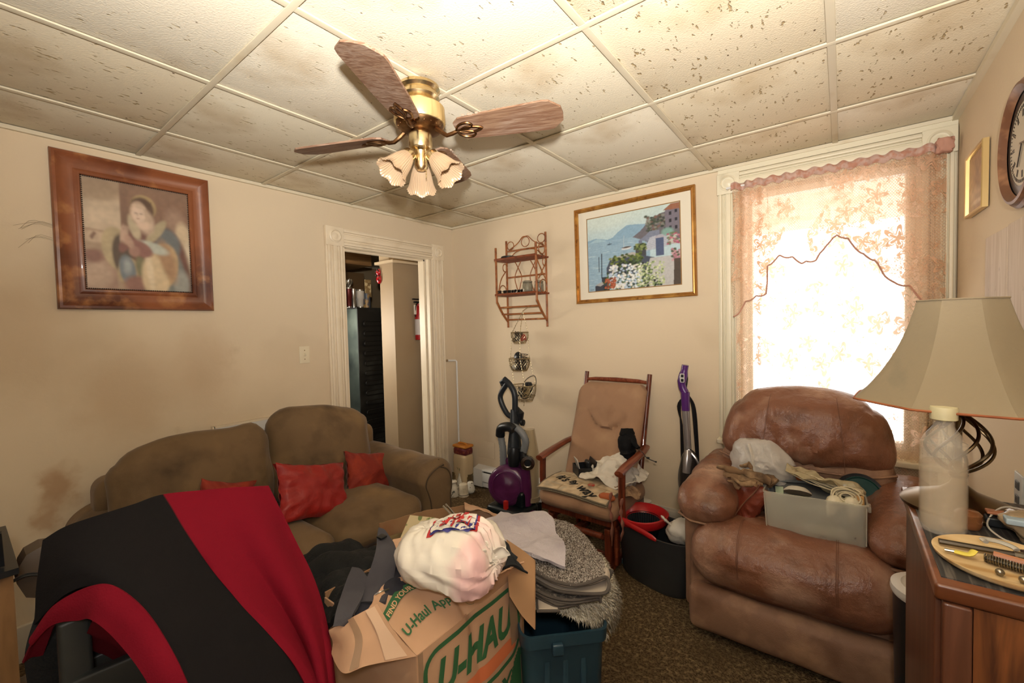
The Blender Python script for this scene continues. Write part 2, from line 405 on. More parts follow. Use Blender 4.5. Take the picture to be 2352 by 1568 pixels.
# baseboards
BB = lambda b, x0, x1: (b.box((x0, -.018, 0), (x1, -.0005, .16)), b.box((x0, -.026, .16), (x1, -.0005, .18)), b.box((x0, -.015, .18), (x1, -.0005, .195)))
b = MB(); BB(b, 1.30, WX); o = b.build('baseboard_back', mat('baseboard_paint', '#c9bfae', .5, var=[('#a89a80', 5, 4, .5, .8)])); o['kind'] = 'structure'
b = MB(); b.box((.0005, Y0, 0), (.02, -1.28, .16)); o = b.build('baseboard_left', MC['baseboard_paint']); o['kind'] = 'structure'
# door casing ------------------------------------------------------------
def casing(b, L_, wd, th=.022):
    """board lying along +Y for length L_, width wd in X, face +Z, with reeds"""
    b.rbox((0, L_/2, th/2), (wd/2, L_/2, th/2), .003)
    for k, (dx, w2, h2) in enumerate(((-.36, .07, .012), (-.22, .035, .006), (0, .12, .010), (.22, .035, .006), (.36, .07, .012))):
        b.rbox((dx*wd, L_/2, th+h2*.3), (w2*wd, L_/2, h2), .005)
def block(b, s, th=.034):
    b.rbox((0, 0, th/2), (s/2, s/2, th/2), .004)
    b.lathe([(.045, 0), (.047, .008), (.038, .013), (.034, .006), (.026, .004), (.020, .007), (.010, .011), (0, .012)], 28, (0, 0, th-.002))
def put(b, M):
    return b
door = struct('door_1', (0, -.7, 0))
def dcas(name, L_, wd, M, m_=TRIM, par=door, blk=False):
    b = MB(); (block(b, wd) if blk else casing(b, L_, wd)); b.v = [M @ p for p in b.v]; return b.build(name, m_, par)
MA = lambda y, z, up=True: frame_M((.0005, y, z), (0, 1, 0), (0, 0, 1))      # x right along +y, y up, normal +x
cw = .132
dcas('side_casing', 2.055, cw, MA(-1.205, 0)); dcas('side_casing', 2.055, cw, MA(-.213, 0))
dcas('head_casing', .992-cw, cw, frame_M((.0005, -1.205+cw/2, 2.055+cw/2), (0, 0, -1), (0, 1, 0)))
dcas('corner_block', 0, cw+.006, MA(-1.205, 2.055+cw/2), blk=True); dcas('corner_block', 0, cw+.006, MA(-.213, 2.055+cw/2), blk=True)
b = MB(); b.box((-.135, DY0-.001, 0), (.004, DY0+.02, DZ)); b.box((-.135, DY1-.02, 0), (.004, DY1+.001, DZ)); b.box((-.135, DY0+.02, DZ-.02), (.004, DY1-.02, DZ+.001))
b.box((-.09, DY0+.02, 0), (-.05, DY0+.032, DZ-.02)); b.box((-.09, DY1-.032, 0), (-.05, DY1-.02, DZ-.02)); b.box((-.09, DY0+.02, DZ-.032), (-.05, DY1-.02, DZ-.02))
b.build('jamb', TRIM, door)
# window -----------------------------------------------------------------
win = struct('window_1', (2.82, 0, .7))
MBk = lambda x, z: frame_M((x, -.0005, z), (1, 0, 0), (0, 0, 1))
dcas('side_casing', 1.49, .118, MBk(2.37, .72), WTRIM, win); dcas('side_casing', 1.49, .118, MBk(3.283, .72), WTRIM, win)
dcas('head_casing', 3.283-2.37-.118, .118, frame_M((2.37+.059, -.0005, 2.27), (0, 0, -1), (1, 0, 0)), WTRIM, win)
dcas('corner_block', 0, .124, MBk(2.37, 2.272), WTRIM, win, True); dcas('corner_block', 0, .124, MBk(3.283, 2.272), WTRIM, win, True)
b = MB(); b.box((2.31, -.012, 2.335), (WX-.001, -.0005, 2.378)); b.build('frieze_board', WTRIM, win)
b = MB(); b.rbox((2.826, -.03, .71), (.52, .045, .014), .006); b.box((2.33, -.018, .60), (3.33, -.0005, .696)); b.build('window_stool', WTRIM, win)
b = MB(); t = .035
for a, c in (((GX0, .03, GZ0), (GX0+t, .09, GZ1)), ((GX1-t, .03, GZ0), (GX1, .09, GZ1)), ((GX0+t, .03, GZ0), (GX1-t, .09, GZ0+t)), ((GX0+t, .03, GZ1-t), (GX1-t, .09, GZ1))): b.box(a, c)
b.build('sash', WTRIM, win)
G = bpy.data.materials.new('window_glass'); G.use_nodes = True; n = G.node_tree.nodes; l = G.node_tree.links; n.remove(n['Principled BSDF'])
tr = n.new('ShaderNodeBsdfTransparent'); gl = n.new('ShaderNodeBsdfGlossy'); gl.inputs['Roughness'].default_value = .02; mx = n.new('ShaderNodeMixShader'); mx.inputs[0].default_value = .06
l.new(tr.outputs[0], mx.inputs[1]); l.new(gl.outputs[0], mx.inputs[2]); l.new(mx.outputs[0], n['Material Output'].inputs['Surface'])
b = MB(); b.box((GX0+t-.003, .058, GZ0+t-.003), (GX1-t+.003, .061, GZ1-t+.003)); b.build('pane', G, win)
# kitchen beyond the door -------------------------------------------------
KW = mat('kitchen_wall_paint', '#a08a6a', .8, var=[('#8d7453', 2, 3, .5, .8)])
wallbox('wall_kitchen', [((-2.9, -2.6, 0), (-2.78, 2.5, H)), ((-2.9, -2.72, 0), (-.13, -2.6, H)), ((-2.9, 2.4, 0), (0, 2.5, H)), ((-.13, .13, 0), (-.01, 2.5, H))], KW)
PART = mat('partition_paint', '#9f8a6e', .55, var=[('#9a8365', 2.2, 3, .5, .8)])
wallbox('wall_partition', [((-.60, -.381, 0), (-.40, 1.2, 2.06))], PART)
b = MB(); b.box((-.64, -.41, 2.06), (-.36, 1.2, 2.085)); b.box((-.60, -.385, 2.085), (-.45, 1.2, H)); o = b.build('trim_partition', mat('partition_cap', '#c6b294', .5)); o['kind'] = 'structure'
# small marks on walls: switch, access cover
sw = thing('light_switch', 'cream toggle light switch plate on the wall left of the doorway', 'light switch', (0, -1.445, 1.285))
PL = mat('ivory_plastic', '#d8ccb0', .4)
b = MB(); b.rbox((.003, 0, 0), (.003, .035, .058), .002); b.build('cover_plate', PL, sw, local=True)
b = MB(); b.rbox((.010, 0, .004), (.008, .005, .009), .002, M=Matrix.Rotation(.3, 4, 'Y')); b.build('toggle', PL, sw, local=True)
for z in (-.03, .03): b = MB(); b.lathe([(.0035, 0), (.003, .0012), (0, .0014)], 10, M=Matrix.Translation((.006, 0, z)) @ Matrix.Rotation(PI/2, 4, 'Y')); b.build('screw', mat('brass_dark', '#7c6236', .35, 1), sw, local=True)
ol = thing('wall_outlet', 'grey outlet plate low on the wall at the right edge behind the dresser', 'outlet', (WX, -.97, .905))
b = MB(); b.rbox((-.003, 0, 0), (.003, .036, .058), .002); b.build('cover_plate', mat('grey_plastic', '#b9b9b4', .4), ol, local=True)
b = MB()
for z in (-.022, .022): b.rbox((-.007, 0, z), (.002, .016, .013), .003); [b.box((-.0096, dy-.0015, z-.005), (-.0088, dy+.0015, z+.005)) for dy in (-.006, .006)]
b.build('socket', mat('dark_slot', '#4c4a46', .5), ol, local=True)
ac = tag(None or MB().rbox((.36, -.002, .335), (.098, .002, .074), .001).build('access_cover', WALL), 'wall-coloured access cover plate above the baseboard heater', 'cover plate')
# baseboard heater, wall panel behind sofa
ht = thing('baseboard_heater', 'long white electric baseboard heater along the back wall', 'heater', (.25, 0, 0))
x0, x1 = .262, 1.30
b = MB(); b.box((x0, -.012, .02), (x1, -.0005, .18)); b.prism([(-.0005, .19), (-.066, .172), (-.07, .165), (-.07, .160), (-.012, .165), (-.0005, .165)], x0, x1, M=Matrix(((0, 0, 1, 0), (1, 0, 0, 0), (0, 1, 0, 0), (0, 0, 0, 1)))); b.build('back_panel', WHITE, ht)
b = MB(); b.rbox(((x0+x1)/2, -.068, .105), ((x1-x0)/2, .003, .040), .002); b.rbox(((x0+x1)/2, -.055, .035), ((x1-x0)/2-.02, .004, .022), .002); b.build('front_panel', WHITE, ht)
b = MB(); b.box((x0-.003, -.072, .015), (x0+.10, -.0005, .17)); b.build('end_cap', WHITE, ht)
b = MB(); b.box((x0+.1, -.05, .06), (x1, -.02, .16)); b.build('fin_element', mat('fin_grey', '#6d6a64', .5, .6), ht)
pn = thing('wall_panel', 'white flat panel leaning on the wall behind the sofa', 'panel', (0, -1.6, 0))
b = MB(); b.box((.003, -2.0, .25), (.026, -1.275, .893)); b.build('board', mat('panel_white', '#d2d0cb', .5, var=[('#aaa499', 3, 3, .5, .8)]), pn)
b = MB(); b.box((.003, -2.005, .893), (.03, -1.272, .905)); b.box((.003, -2.012, .25), (.03, -2.0, .905)); b.build('edge_strip', TRIM, pn)
# pipe rod in the corner
rd = thing('curtain_rod', 'thin white rod standing upright in the room corner by the doorway', 'rod', (.06, -.06, 0))
b = MB(); b.tube([(.07, -.055, 0.0), (.065, -.05, .6), (.06, -.045, 1.13), (.052, -.05, 1.14), (.02, -.12, 1.143)], .008, 8); b.build('rod', WHITE, rd)
b = MB(); b.tube([(.021, -.118, 1.143), (.008, -.146, 1.143)], .010, 8); b.build('end_cap', mat('brown_cap', '#8a7356', .5), rd)
# ------------------------------------------------------------------ ceiling fan
BRASS = mat('worn_brass', '#dcc79c', .25, 1, var=[('#a98a58', 14, 4, .5, .75)])
BRASSD = mat('dark_brass', '#6d4c30', .38, 1, var=[('#a3815a', 20, 3, .5, .7)])
FX, FY = 1.618, -1.775
def make_fan(name, label, loc, rz, lights=True, z_blade=-.18):
    t = thing(name, label, 'ceiling fan', loc, rz)
    b = MB(); b.lathe([(.0, 0), (.078, -.001), (.080, -.012), (.070, -.022), (.074, -.030), (.078, -.045), (.066, -.062), (.055, -.068), (0, -.068)], 36); b.build('canopy', BRASS, t, local=True)
    b = MB(); b.lathe([(.05, -.066), (.088, -.074), (.096, -.082), (.098, -.135), (.094, -.142), (0, -.142)], 40); b.build('motor_housing', mat('cream_brass_band', '#d9bd84', .35, .55, var=[('#b08f58', 60, 2, .5, .7)], stretch=(1, 1, .05)), t, local=True)
    b = MB(); b.lathe([(.0, -.143), (.091, -.144), (.080, -.162), (.055, -.170), (.0, -.172)], 40)
    for k in range(20):
        a = 2*PI*k/20; b.rbox((.073, 0, -.156), (.012, .003, .003), .002, M=Matrix.Rotation(a, 4, 'Z'))
    b.build('flywheel', BRASSD, t, local=True)
    b = MB(); b.lathe([(.030, -.165), (.043, -.176), (.045, -.184), (.045, -.232), (.040, -.240), (.028, -.246), (.022, -.262), (.026, -.30), (.016, -.315), (0, -.318)], 32); b.build('switch_housing', BRASS, t, local=True)
    BW = mat('dusty_oak_blade', '#8a6c54', .7, var=[('#a08c7c', 5, 5, .42, .7)], wood=('#704f3a', 0, 90), bump=[(90, .0012, 'n')])
    for k in range(4):
        R = Matrix.Rotation(math.radians((-2, 94, 179, 277)[k]), 4, 'Z'); tilt = Matrix.Translation((0, 0, z_blade)) @ Matrix.Rotation(math.radians(-13), 4, 'X')
        pl = [(.150, -.034), (.175, -.056), (.30, -.066), (.49, -.074), (.515, -.070), (.552, -.034), (.556, 0), (.552, .034), (.515, .070), (.49, .074), (.30, .066), (.175, .056), (.150, .034)]
        b = MB(); b.prism(pl, -.0035, .0035, M=R @ tilt); bl = b.build('blade', BW, t, 30, local=True)
        b = MB(); rn = random.Random(k)
        for q in range(46):
            x = rn.uniform(.2, .48); b.rbox((x, -.060+rn.uniform(-.004, .002)+(.05 if False else 0), .004), (.006, .003, .004), .002, M=R @ tilt)
        du = b.build('dust_fringe', mat('grey_dust', '#9a8674', .95, bump=[(200, .002, 'n')]), bl, local=True)
        b = MB(); M2 = R @ tilt
        b.tube([R @ Vector(p) for p in ((.062, 0, -.160), (.085, 0, -.178), (.11, .004, -.196), (.135, 0, -.194), (.155, 0, -.188))], [.010, .009, .008, .008, .007], 8)
        for s_ in (-1, 1):
            c = curve([(.150, 0, -.009), (.170, s_*.030, -.009), (.205, s_*.038, -.009), (.222, s_*.020, -.009), (.200, s_*.008, -.009), (.165, s_*.004, -.009), (.150, 0, -.009)], 20)
            b.tube([M2 @ p for p in c], .0042, 6)
        c = curve([(.16, 0, -.009), (.20, .016, -.009), (.255, 0, -.009), (.20, -.016, -.009), (.16, 0, -.009)], 16); b.tube([M2 @ p for p in c], .0042, 6)
        b.build('blade_iron', BRASSD, t, local=True)
    if lights:
        GL = mat('ribbed_amber_glass', '#dcbf9c', .16, trans=.5, ior=1.45, spec=.8)
        for k, a in enumerate((math.radians(139)-rz, math.radians(259)-rz, math.radians(19)-rz)):
            D = Matrix.Rotation(a, 4, 'Z') @ Matrix.Translation((.046, 0, -.262)) @ Matrix.Rotation(math.radians(180-42), 4, 'Y') @ Matrix.Scale(.92, 4)
            b = MB(); b.tube([Matrix.Rotation(a, 4, 'Z') @ Vector(p) for p in ((.02, 0, -.272), (.038, 0, -.268), (.046, 0, -.266))], .009, 8); b.lathe([(.012, -.008), (.027, 0), (.029, .006), (.029, .026), (.026, .028)], 24, M=D); b.build('shade_holder', BRASS, t, local=True)
            prof = [(.028, .018), (.033, .030), (.042, .055), (.048, .082), (.053, .104), (.060, .122), (.066, .132)]
            pr = curve([(r, z, 0) for r, z in prof], 30)
            pr = [(p.x, p.y) for p in pr]
            inner = [(max(r-.003, .01), z+.001) for r, z in reversed(pr)]
            def mod(an, tt, n=len(pr)*2): return 1+.030*math.cos(36*an)
            b = MB(); V0 = len(b.v)
            b.lathe(pr+inner, 144, M=D, mod=mod, wall=1)
            # scalloped rim
            Di = D.inverted()
            for i, p in enumerate(b.v):
                q = Di @ p
                if q.z > .11:
                    an = math.atan2(q.y, q.x); q.z += .005*(q.z-.11)/.022*math.cos(7*an); b.v[i] = D @ q
            sh = b.build('glass_shade', GL, t, 70, local=True)
            b = MB(); b.lathe([(0, .02), (.010, .022), (.014, .04), (.020, .06), (.021, .072), (.014, .086), (0, .092)], 16, M=D); b.build('bulb', mat('frosted_bulb', '#d8d0c0', .3, trans=.2), t, local=True)
        b = MB(); b.tube([(.033, -.03, -.235), (.034, -.032, -.30), (.034, -.033, -.36)], .0012, 5)
        for q in range(12): b.rbox((.034, -.032, -.245-q*.009), (.0022,)*3, .0015)
        b.build('pull_chain', BRASS, t, local=True)
    return t
make_fan('ceiling_fan', 'brass ceiling fan with four dusty oak blades and ribbed glass shades', (FX, FY, H-.006), math.radians(24))

# ------------------------------------------------------------------ framed pictures
def mitred(b, w_, h_, prof, M):
    """closed picture frame; prof = [(distance inward from the outer edge, height)]"""
    vs = []; n = len(prof)
    for d, z in prof:
        for (x, y) in ((d, d), (w_-d, d), (w_-d, h_-d), (d, h_-d)): vs.append((x, y, z))
    fs = []
    for i in range(n):
        j = (i+1) % n
        for k in range(4): fs.append((i*4+k, i*4+(k+1) % 4, j*4+(k+1) % 4, j*4+k))
    b.add(vs, fs, M)
PA = attr_mat('printed_picture', .35, .5)
ML = frame_M((.004, -2.603, 1.576), (0, 1, .0), (0, .0, 1))
pw, ph = .628, .745
t = thing('framed_picture', 'large copper-brown framed picture of a praying robed woman, above the sofa', 'picture', (0, -2.29, 1.576))
b = MB(); fr = .10
mitred(b, pw, ph, [(0, 0), (0, .022), (.006, .034), (.016, .037), (.028, .028), (.050, .017), (.075, .016), (.088, .022), (.096, .022), (.1, .016), (.1, .0)], ML)
b.build('frame', mat('copper_wood_frame', '#8a5030', .38, var=[('#4f2310', 3, 5, .42, .66), ('#c08552', 9, 4, .55, .8)], coat=.3), t, 25)
b = MB()
for i in range(56):
    for (x, y) in ((fr+.002+(pw-2*fr-.004)*i/55, fr+.002), (fr+.002+(pw-2*fr-.004)*i/55, ph-fr-.002), (fr+.002, fr+.002+(ph-2*fr-.004)*i/55), (pw-fr-.002, fr+.002+(ph-2*fr-.004)*i/55)):
        b.rbox((x, y, .017), (.0032,)*3, .003, M=ML)
b.build('beading', mat('dark_bead', '#2c1a10', .4), t)
P = Paint(170, 216, '#b08a62')
P.poly([(0, 1), (0, .55), (.34, .52), (.34, 1)], '#c6a981'); P.ell(.15, .90, .26, .10, '#b08f63', .1, .6); P.ell(.18, .66, .26, .06, '#d3b68c', 0, .8); P.ell(.1, .47, .3, .05, '#c7a37a', 0, .5)
P.poly([(.33, 1), (.33, .2), (.40, .2), (.40, 1)], '#8d5b3a'); P.poly([(.40, 1), (1, 1), (1, .2), (.4, .2)], '#94603c'); P.grad(.8, 1.05, '#a0744c', .5)
P.ell(.86, .70, .10, .13, '#a87a58', .3, .7); P.ell(.95, .52, .09, .18, '#cdb07d', .2, .4); P.ell(.97, .28, .05, .22, '#d8c39a', 0, .4); P.ell(.9, .2, .1, .3, '#7c4428', .2, .5)
P.poly([(0, .35), (.25, .36), (.28, .0), (0, 0)], '#a8765a'); P.ell(.10, .13, .14, .12, '#c29a78', .5, .6); P.ell(.08, .30, .08, .06, '#94503a', 0, .6); P.poly([(.05, .47), (.09, .52), (.11, .50), (.07, .44)], '#8d5a3c')
P.ell(.62, .30, .34, .36, '#7f3f2c', 0, .15); P.ell(.73, .46, .17, .17, '#5e6f76', -.6, .25); P.ell(.80, .20, .13, .30, '#6c7a78', .25, .3); P.ell(.90, .08, .08, .14, '#8d9690', 0, .5)
P.ell(.53, .52, .12, .12, '#8a4a3a', 0, .3); P.ell(.45, .60, .05, .12, '#c2ad7c', .3, .3); P.ell(.66, .58, .05, .15, '#b3a06a', -.7, .3)
P.ell(.28, .38, .13, .20, '#bca466', .2, .12); P.ell(.33, .32, .09, .20, '#5c4530', .1, .2); P.ell(.38, .17, .10, .14, '#b89a52', 0, .12); P.ell(.37, .19, .075, .14, '#5f7c8e', .15, .25); P.ell(.37, .22, .035, .07, '#8aa3ac', 0, .9)
P.ell(.52, .18, .06, .16, '#7d7a3e', .3, .4); P.ell(.45, .06, .12, .08, '#9c5540', 0, .5)
P.ell(.70, .24, .16, .24, '#c79a4e', -.3, .12); P.ell(.63, .13, .13, .22, '#d8b878', .1, .25); P.ell(.76, .30, .07, .20, '#b57d3a', .3, .6); P.ell(.62, .42, .15, .05, '#a9bcae', -.25, .5); P.ell(.58, .20, .03, .2, '#e3cb98', .1, .9)
P.ell(.36, .44, .045, .10, '#8f4436', -.5, .3); P.ell(.50, .40, .12, .07, '#9c5145', -.4, .3); P.ell(.44, .37, .05, .05, '#b3705a', 0, .5)
for dx in (0, .022, .042): P.ell(.335+dx, .53-.3*dx, .017, .085, '#c79878', -.18, .4); P.line(.345+dx, .47, .35+dx, .58, .003, '#8e5c44')
P.ell(.395, .46, .035, .07, '#bb8668', .5, .4)
P.ell(.545, .80, .125, .115, '#b8933e', .0, .12); P.ell(.53, .775, .115, .115, '#6d4526', 0, .2)
for k in range(9): P.line(.44+.022*k, .815, .445+.022*k, .86, .004, '#4f3218')
P.ell(.50, .735, .085, .115, '#c49c74', .1, .2); P.ell(.56, .66, .085, .12, '#c6a07c', .2, .4); P.ell(.495, .725, .062, .085, '#dcb898', .12, .15); P.ell(.50, .80, .06, .02, '#d2ac88', -.1, .6)
P.ell(.473, .735, .014, .005, '#8b5c46', -.1, .6); P.ell(.52, .733, .014, .005, '#8b5c46', -.1, .6); P.line(.488, .73, .482, .705, .004, '#b98a6c'); P.ell(.490, .685, .014, .005, '#a8543e', 0, .6); P.ell(.55, .625, .07, .04, '#d8b190', 0, .5)
P.mottle(.10, 5); P.mottle(.08, 17)
g_ = P.a.mean(axis=2, keepdims=True); P.a = (P.a*.5+g_*.5*np.array([1.12, .98, .84]))*.95+.01
for _ in range(5): P.a[1:-1, 1:-1] = (P.a[:-2, 1:-1]+P.a[2:, 1:-1]+P.a[1:-1, :-2]+P.a[1:-1, 2:]+P.a[1:-1, 1:-1]*2)/6
P.build('print', ML @ Matrix.Translation((fr, fr, .010)), pw-2*fr, ph-2*fr, PA, t)
b = MB()
for k in range(7):
    z = 1.94+rnd.uniform(-.05, .04); b.tube(curve([(.004, -2.60, z), (.012, -2.63-rnd.uniform(0, .04), z+.01), (.012, -2.68-rnd.uniform(0, .05), z-rnd.uniform(0, .05))], 5), .0004, 4)
tag(b.build('cobweb', mat('cobweb_grey', '#7a6f5c', .9)), 'grey wisps of cobweb beside the left edge of the praying woman picture', 'cobweb')

t = thing('framed_painting', 'gold framed seaside terrace print with a wide cream mat', 'picture', (1.755, 0, 1.60))
MS = frame_M((1.325, -.004, 1.600), (1, 0, .012), (0, 0, 1))
pw, ph = .862, .700
b = MB(); mitred(b, pw, ph, [(0, 0), (0, .024), (.004, .028), (.012, .026), (.014, .020), (.020, .022), (.026, .016), (.028, .014), (.028, 0)], MS)
b.build('frame', mat('gilt_frame', '#a9763a', .32, .55, var=[('#c99a52', 12, 3, .5, .7), ('#6e4420', 30, 3, .6, .75)]), t, 25)
b = MB(); b.box((.026, .026, .004), (pw-.026, ph-.026, .007), M=MS); b.build('mat_board', mat('cream_mat', '#d6cdb9', .8), t)
ix, iy, iw, ih = .100, .085, pw-.20, ph-.17
b = MB(); mitred(b, iw+.012, ih+.012, [(0, .0), (0, .002), (.006, .002), (.006, 0)], MS @ Matrix.Translation((ix-.006, iy-.006, .007))); b.build('mat_bevel', mat('bevel_brown', '#8d6a3a', .5), t)
P = Paint(250, 190, '#b7cdd2'); R_ = random.Random(5)
P.grad(.62, 1, '#c3d3cd', .9); P.ell(.2, .95, .4, .12, '#cfdad0', 0, .9, .7); P.grad(0, .62, '#b7cdd2', 0)
P.poly([(0, .62), (0, .70), (.1, .72), (.24, .68), (.30, .70), (.36, .76), (.46, .83), (.56, .82), (.68, .80), (.68, .62)], '#8aa9bd'); P.poly([(0, .66), (.12, .71), (.22, .67), (.22, .6), (0, .6)], '#a3bfc9')
P.poly([(0, .665), (.62, .665), (.70, .62), (.70, 0), (0, 0)], '#93afc0')
for k in range(260):
    x, y = R_.random()*.66, R_.random()*.64; P.ell(x, y, R_.uniform(.01, .05), .004, R_.choice(['#7c9bb2', '#a9c3cf', '#bcd2d6', '#8aa6bb']), -.03, .8, .7)
P.poly([(.52, .66), (.60, .72), (.66, .79), (.72, .84), (.80, .90), (.90, .92), (1, .93), (1, .5), (.7, .55), (.6, .62)], '#6e6a70')
for k in range(130): P.ell(R_.uniform(.66, .9), R_.uniform(.70, .90), .015, .014, R_.choice(['#3f4b40', '#56604e', '#7a5f56', '#8a8a80', '#2f3a34']), 0, .5, .8)
P.poly([(.86, .95), (.86, .68), (1, .68), (1, .99), (.94, 1)], '#77717c'); P.poly([(.84, .93), (.92, 1), (1, 1), (1, .92)], '#96664f')
for (x, y) in ((.91, .88), (.965, .9), (.91, .79), (.965, .80), (.91, .71), (.965, .70)): P.poly([(x-.012, y-.02), (x+.012, y-.02), (x+.012, y+.02), (x-.012, y+.02)], '#2f3038')
P.poly([(.58, .60), (.66, .66), (.70, .70), (.80, .70), (.80, .60), (.72, .58)], '#7d8496'); P.poly([(.64, .46), (.92, .50), (.90, .66), (.70, .62)], '#b9bcc4')
for k in range(9): P.line(.66, .46+.02*k, .88, .49+.02*k, .003, '#8b93a8')
P.ell(.88, .66, .06, .05, '#7fa399', 0, .5); P.poly([(.76, .38), (.84, .38), (.84, .60), (.76, .60)], '#525e7c'); P.poly([(.75, .60), (.85, .60), (.84, .63), (.76, .63)], '#a9a6b0')
P.poly([(.55, .33), (.66, .33), (.66, .52), (.55, .53)], '#4a4b50'); P.poly([(.585, .53), (.62, .53), (.62, .60), (.585, .60)], '#6b7286'); P.poly([(.26, .42), (.52, .47), (.66, .38), (.86, .34), (1, .40), (1, .28), (.30, .32)], '#b3aea8')
P.poly([(.26, .40), (.60, .42), (.76, .36), (.76, .18), (.22, .2), (.22, .3)], '#4d5362'); P.poly([(.70, .36), (.92, .36), (.96, .30), (.96, 0), (.6, 0)], '#b9b8b6')
for k in range(70): P.ell(R_.uniform(.26, .62), R_.uniform(.34, .45), .018, .014, R_.choice(['#5c6b3a', '#37452c', '#7e8a4a', '#4a5633']), 0, .5)
for k in range(60): P.ell(R_.uniform(.54, .66), R_.uniform(.48, .56), .014, .011, R_.choice(['#6a7a48', '#39462e', '#8a9560']), 0, .5)
P.poly([(.16, .18), (.24, .18), (.24, 0), (.08, 0), (.08, .07), (.16, .09)], '#3d424c'); P.poly([(.08, .08), (.16, .12), (.20, .10), (.14, .06)], '#a9a6a2')
for k in range(520):
    x = R_.uniform(.18, .82); y = R_.uniform(0, .36); lim = .02+.36*math.sin(min(max((x-.14)/.66, 0), 1)*PI)**.6
    if y < lim: P.ell(x, y, .013, .011, R_.choice(['#33402f', '#4a5c3a', '#5f7448', '#26302a']), 0, .4)
for k in range(230):
    x = R_.uniform(.24, .62); y = R_.uniform(.01, .32)
    if abs(x-.44) < .22-.3*abs(y-.16): P.ell(x, y, .013, .012, R_.choice(['#dfe3e2', '#c3cfdc', '#eeeae0', '#aebfd2', '#d8d3c8']), 0, .5)
for k in range(60): P.ell(R_.uniform(.2, .32), R_.uniform(.02, .16), .012, .011, R_.choice(['#a5563c', '#b8684a', '#7e4232']), 0, .5)
for k in range(150): x = R_.uniform(.56, .84); P.ell(x, R_.uniform(.02, .32), .011, .010, R_.choice(['#9fb07a', '#b9c493', '#7d9160', '#d0d6b0']), 0, .5)
for k in range(70): P.ell(R_.uniform(.88, 1), R_.uniform(.50, .64), .014, .010, R_.choice(['#a5506a', '#c2788a', '#6c7a5a', '#b9bcb0']), 0, .5)
for k in range(60): P.ell(R_.uniform(.92, 1), R_.uniform(.30, .44), .014, .012, R_.choice(['#b07a86', '#c9a0a4', '#4d5a45']), 0, .5)
P.poly([(.94, .32), (1, .32), (1, 0), (.93, 0)], '#4f463e'); P.line(.13, .26, .13, .46, .005, '#2b3038'); P.line(.16, .17, .165, .50, .007, '#262b33')
P.ell(.45, .53, .055, .018, '#d4d6d6', .05, .3); P.ell(.45, .542, .05, .010, '#5a4a40', .05, .4); P.line(.42, .545, .425, .70, .0025, '#c9cfd0'); P.ell(.26, .615, .03, .008, '#4a5a66', .1, .4); P.line(.26, .615, .262, .64, .002, '#4a5a66')
P.line(.02, .02, .06, .02, .004, '#30343a')
P.mottle(.08, 3); P.a[1:-1, 1:-1] = (P.a[:-2, 1:-1]+P.a[2:, 1:-1]+P.a[1:-1, :-2]+P.a[1:-1, 2:]+P.a[1:-1, 1:-1]*3)/7; P.a *= .9; P.build('print', MS @ Matrix.Translation((ix, iy, .0085)), iw, ih, PA, t)
# small gilt picture and clock on the right wall
t = thing('small_picture', 'small faded print in a thin gold frame on the right wall', 'picture', (WX, -.43, 1.85))
MR = frame_M((WX-.004, -.290, 1.850), (0, -1, -.02), (0, .0, 1)); pw, ph = .285, .250
b = MB(); mitred(b, pw, ph, [(0, 0), (0, .016), (.003, .019), (.010, .017), (.012, .008), (.012, 0)], MR); b.build('frame', mat('thin_gold', '#cdb27c', .3, .8), t, 25)
P = Paint(60, 60, '#a98867'); P.grad(.4, 1, '#9c7858', .8); P.ell(.5, .5, .12, .32, '#8d6f58', .1, .9); P.ell(.45, .3, .4, .12, '#b39a80', 0, .9); P.ell(.5, .15, .3, .04, '#cdb89c', 0, .8); P.mottle(.25, 4)
P.build('print', MR @ Matrix.Translation((.012, .012, .006)), pw-.024, ph-.024, PA, t)
t = thing('wall_clock', 'round wall clock with a brown stepped rim at the right edge', 'clock', (WX, -1.0, 1.94))
MK = Matrix.Translation((WX, -.985, 1.945)) @ Matrix.Rotation(-PI/2, 4, 'Y')
b = MB(); b.lathe([(.14, 0), (.185, 0), (.187, .012), (.180, .020), (.176, .018), (.172, .028), (.164, .030), (.158, .024), (.154, .018), (.150, .012)], 64, M=MK, wall=1); b.build('rim', mat('brown_clock_rim', '#6b4630', .4, var=[('#94694a', 20, 3, .5, .7)]), t)
b = MB(); b.lathe([(.157, .010), (.14, .010), (.120, .012)], 64, M=MK, wall=1); b.build('inner_ring', mat('clock_black', '#171514', .3), t)
b = MB(); b.lathe([(.121, .011), (0, .011)], 48, M=MK, wall=1); dl = b.build('dial', mat('clock_dial', '#b9ad98', .5), t)
b = MB()
for k in range(60):
    b.box((-.0012 if k % 5 else -.003, .103, .0112), (.0012 if k % 5 else .003, .112, .0122), M=MK @ Matrix.Rotation(k*PI/30, 4, 'Z'))
for k in range(12):
    b.box((-.004, .078, .0112), (-.001, .098, .0122), M=MK @ Matrix.Rotation(k*PI/6, 4, 'Z')); b.box((.002, .078, .0112), (.005, .098, .0122), M=MK @ Matrix.Rotation(k*PI/6, 4, 'Z'))
b.box((-.003, 0, .013), (.003, .07, .015), M=MK @ Matrix.Rotation(1.0, 4, 'Z')); b.box((-.002, 0, .016), (.002, .1, .018), M=MK @ Matrix.Rotation(3.0, 4, 'Z'))
b.build('numeral_marks', mat('clock_black', '#171514'), t)
t = thing('plank_board', 'whitewashed plank board hung on the right wall above the lamp', 'board', (WX, -.95, 1.35))
WP = mat('whitewashed_wood', '#c9b9a8', .7, var=[('#9a8878', 6, 6, .55, .8), ('#6f6156', 24, 5, .66, .8)], wood=('#bba894', 2, 40))
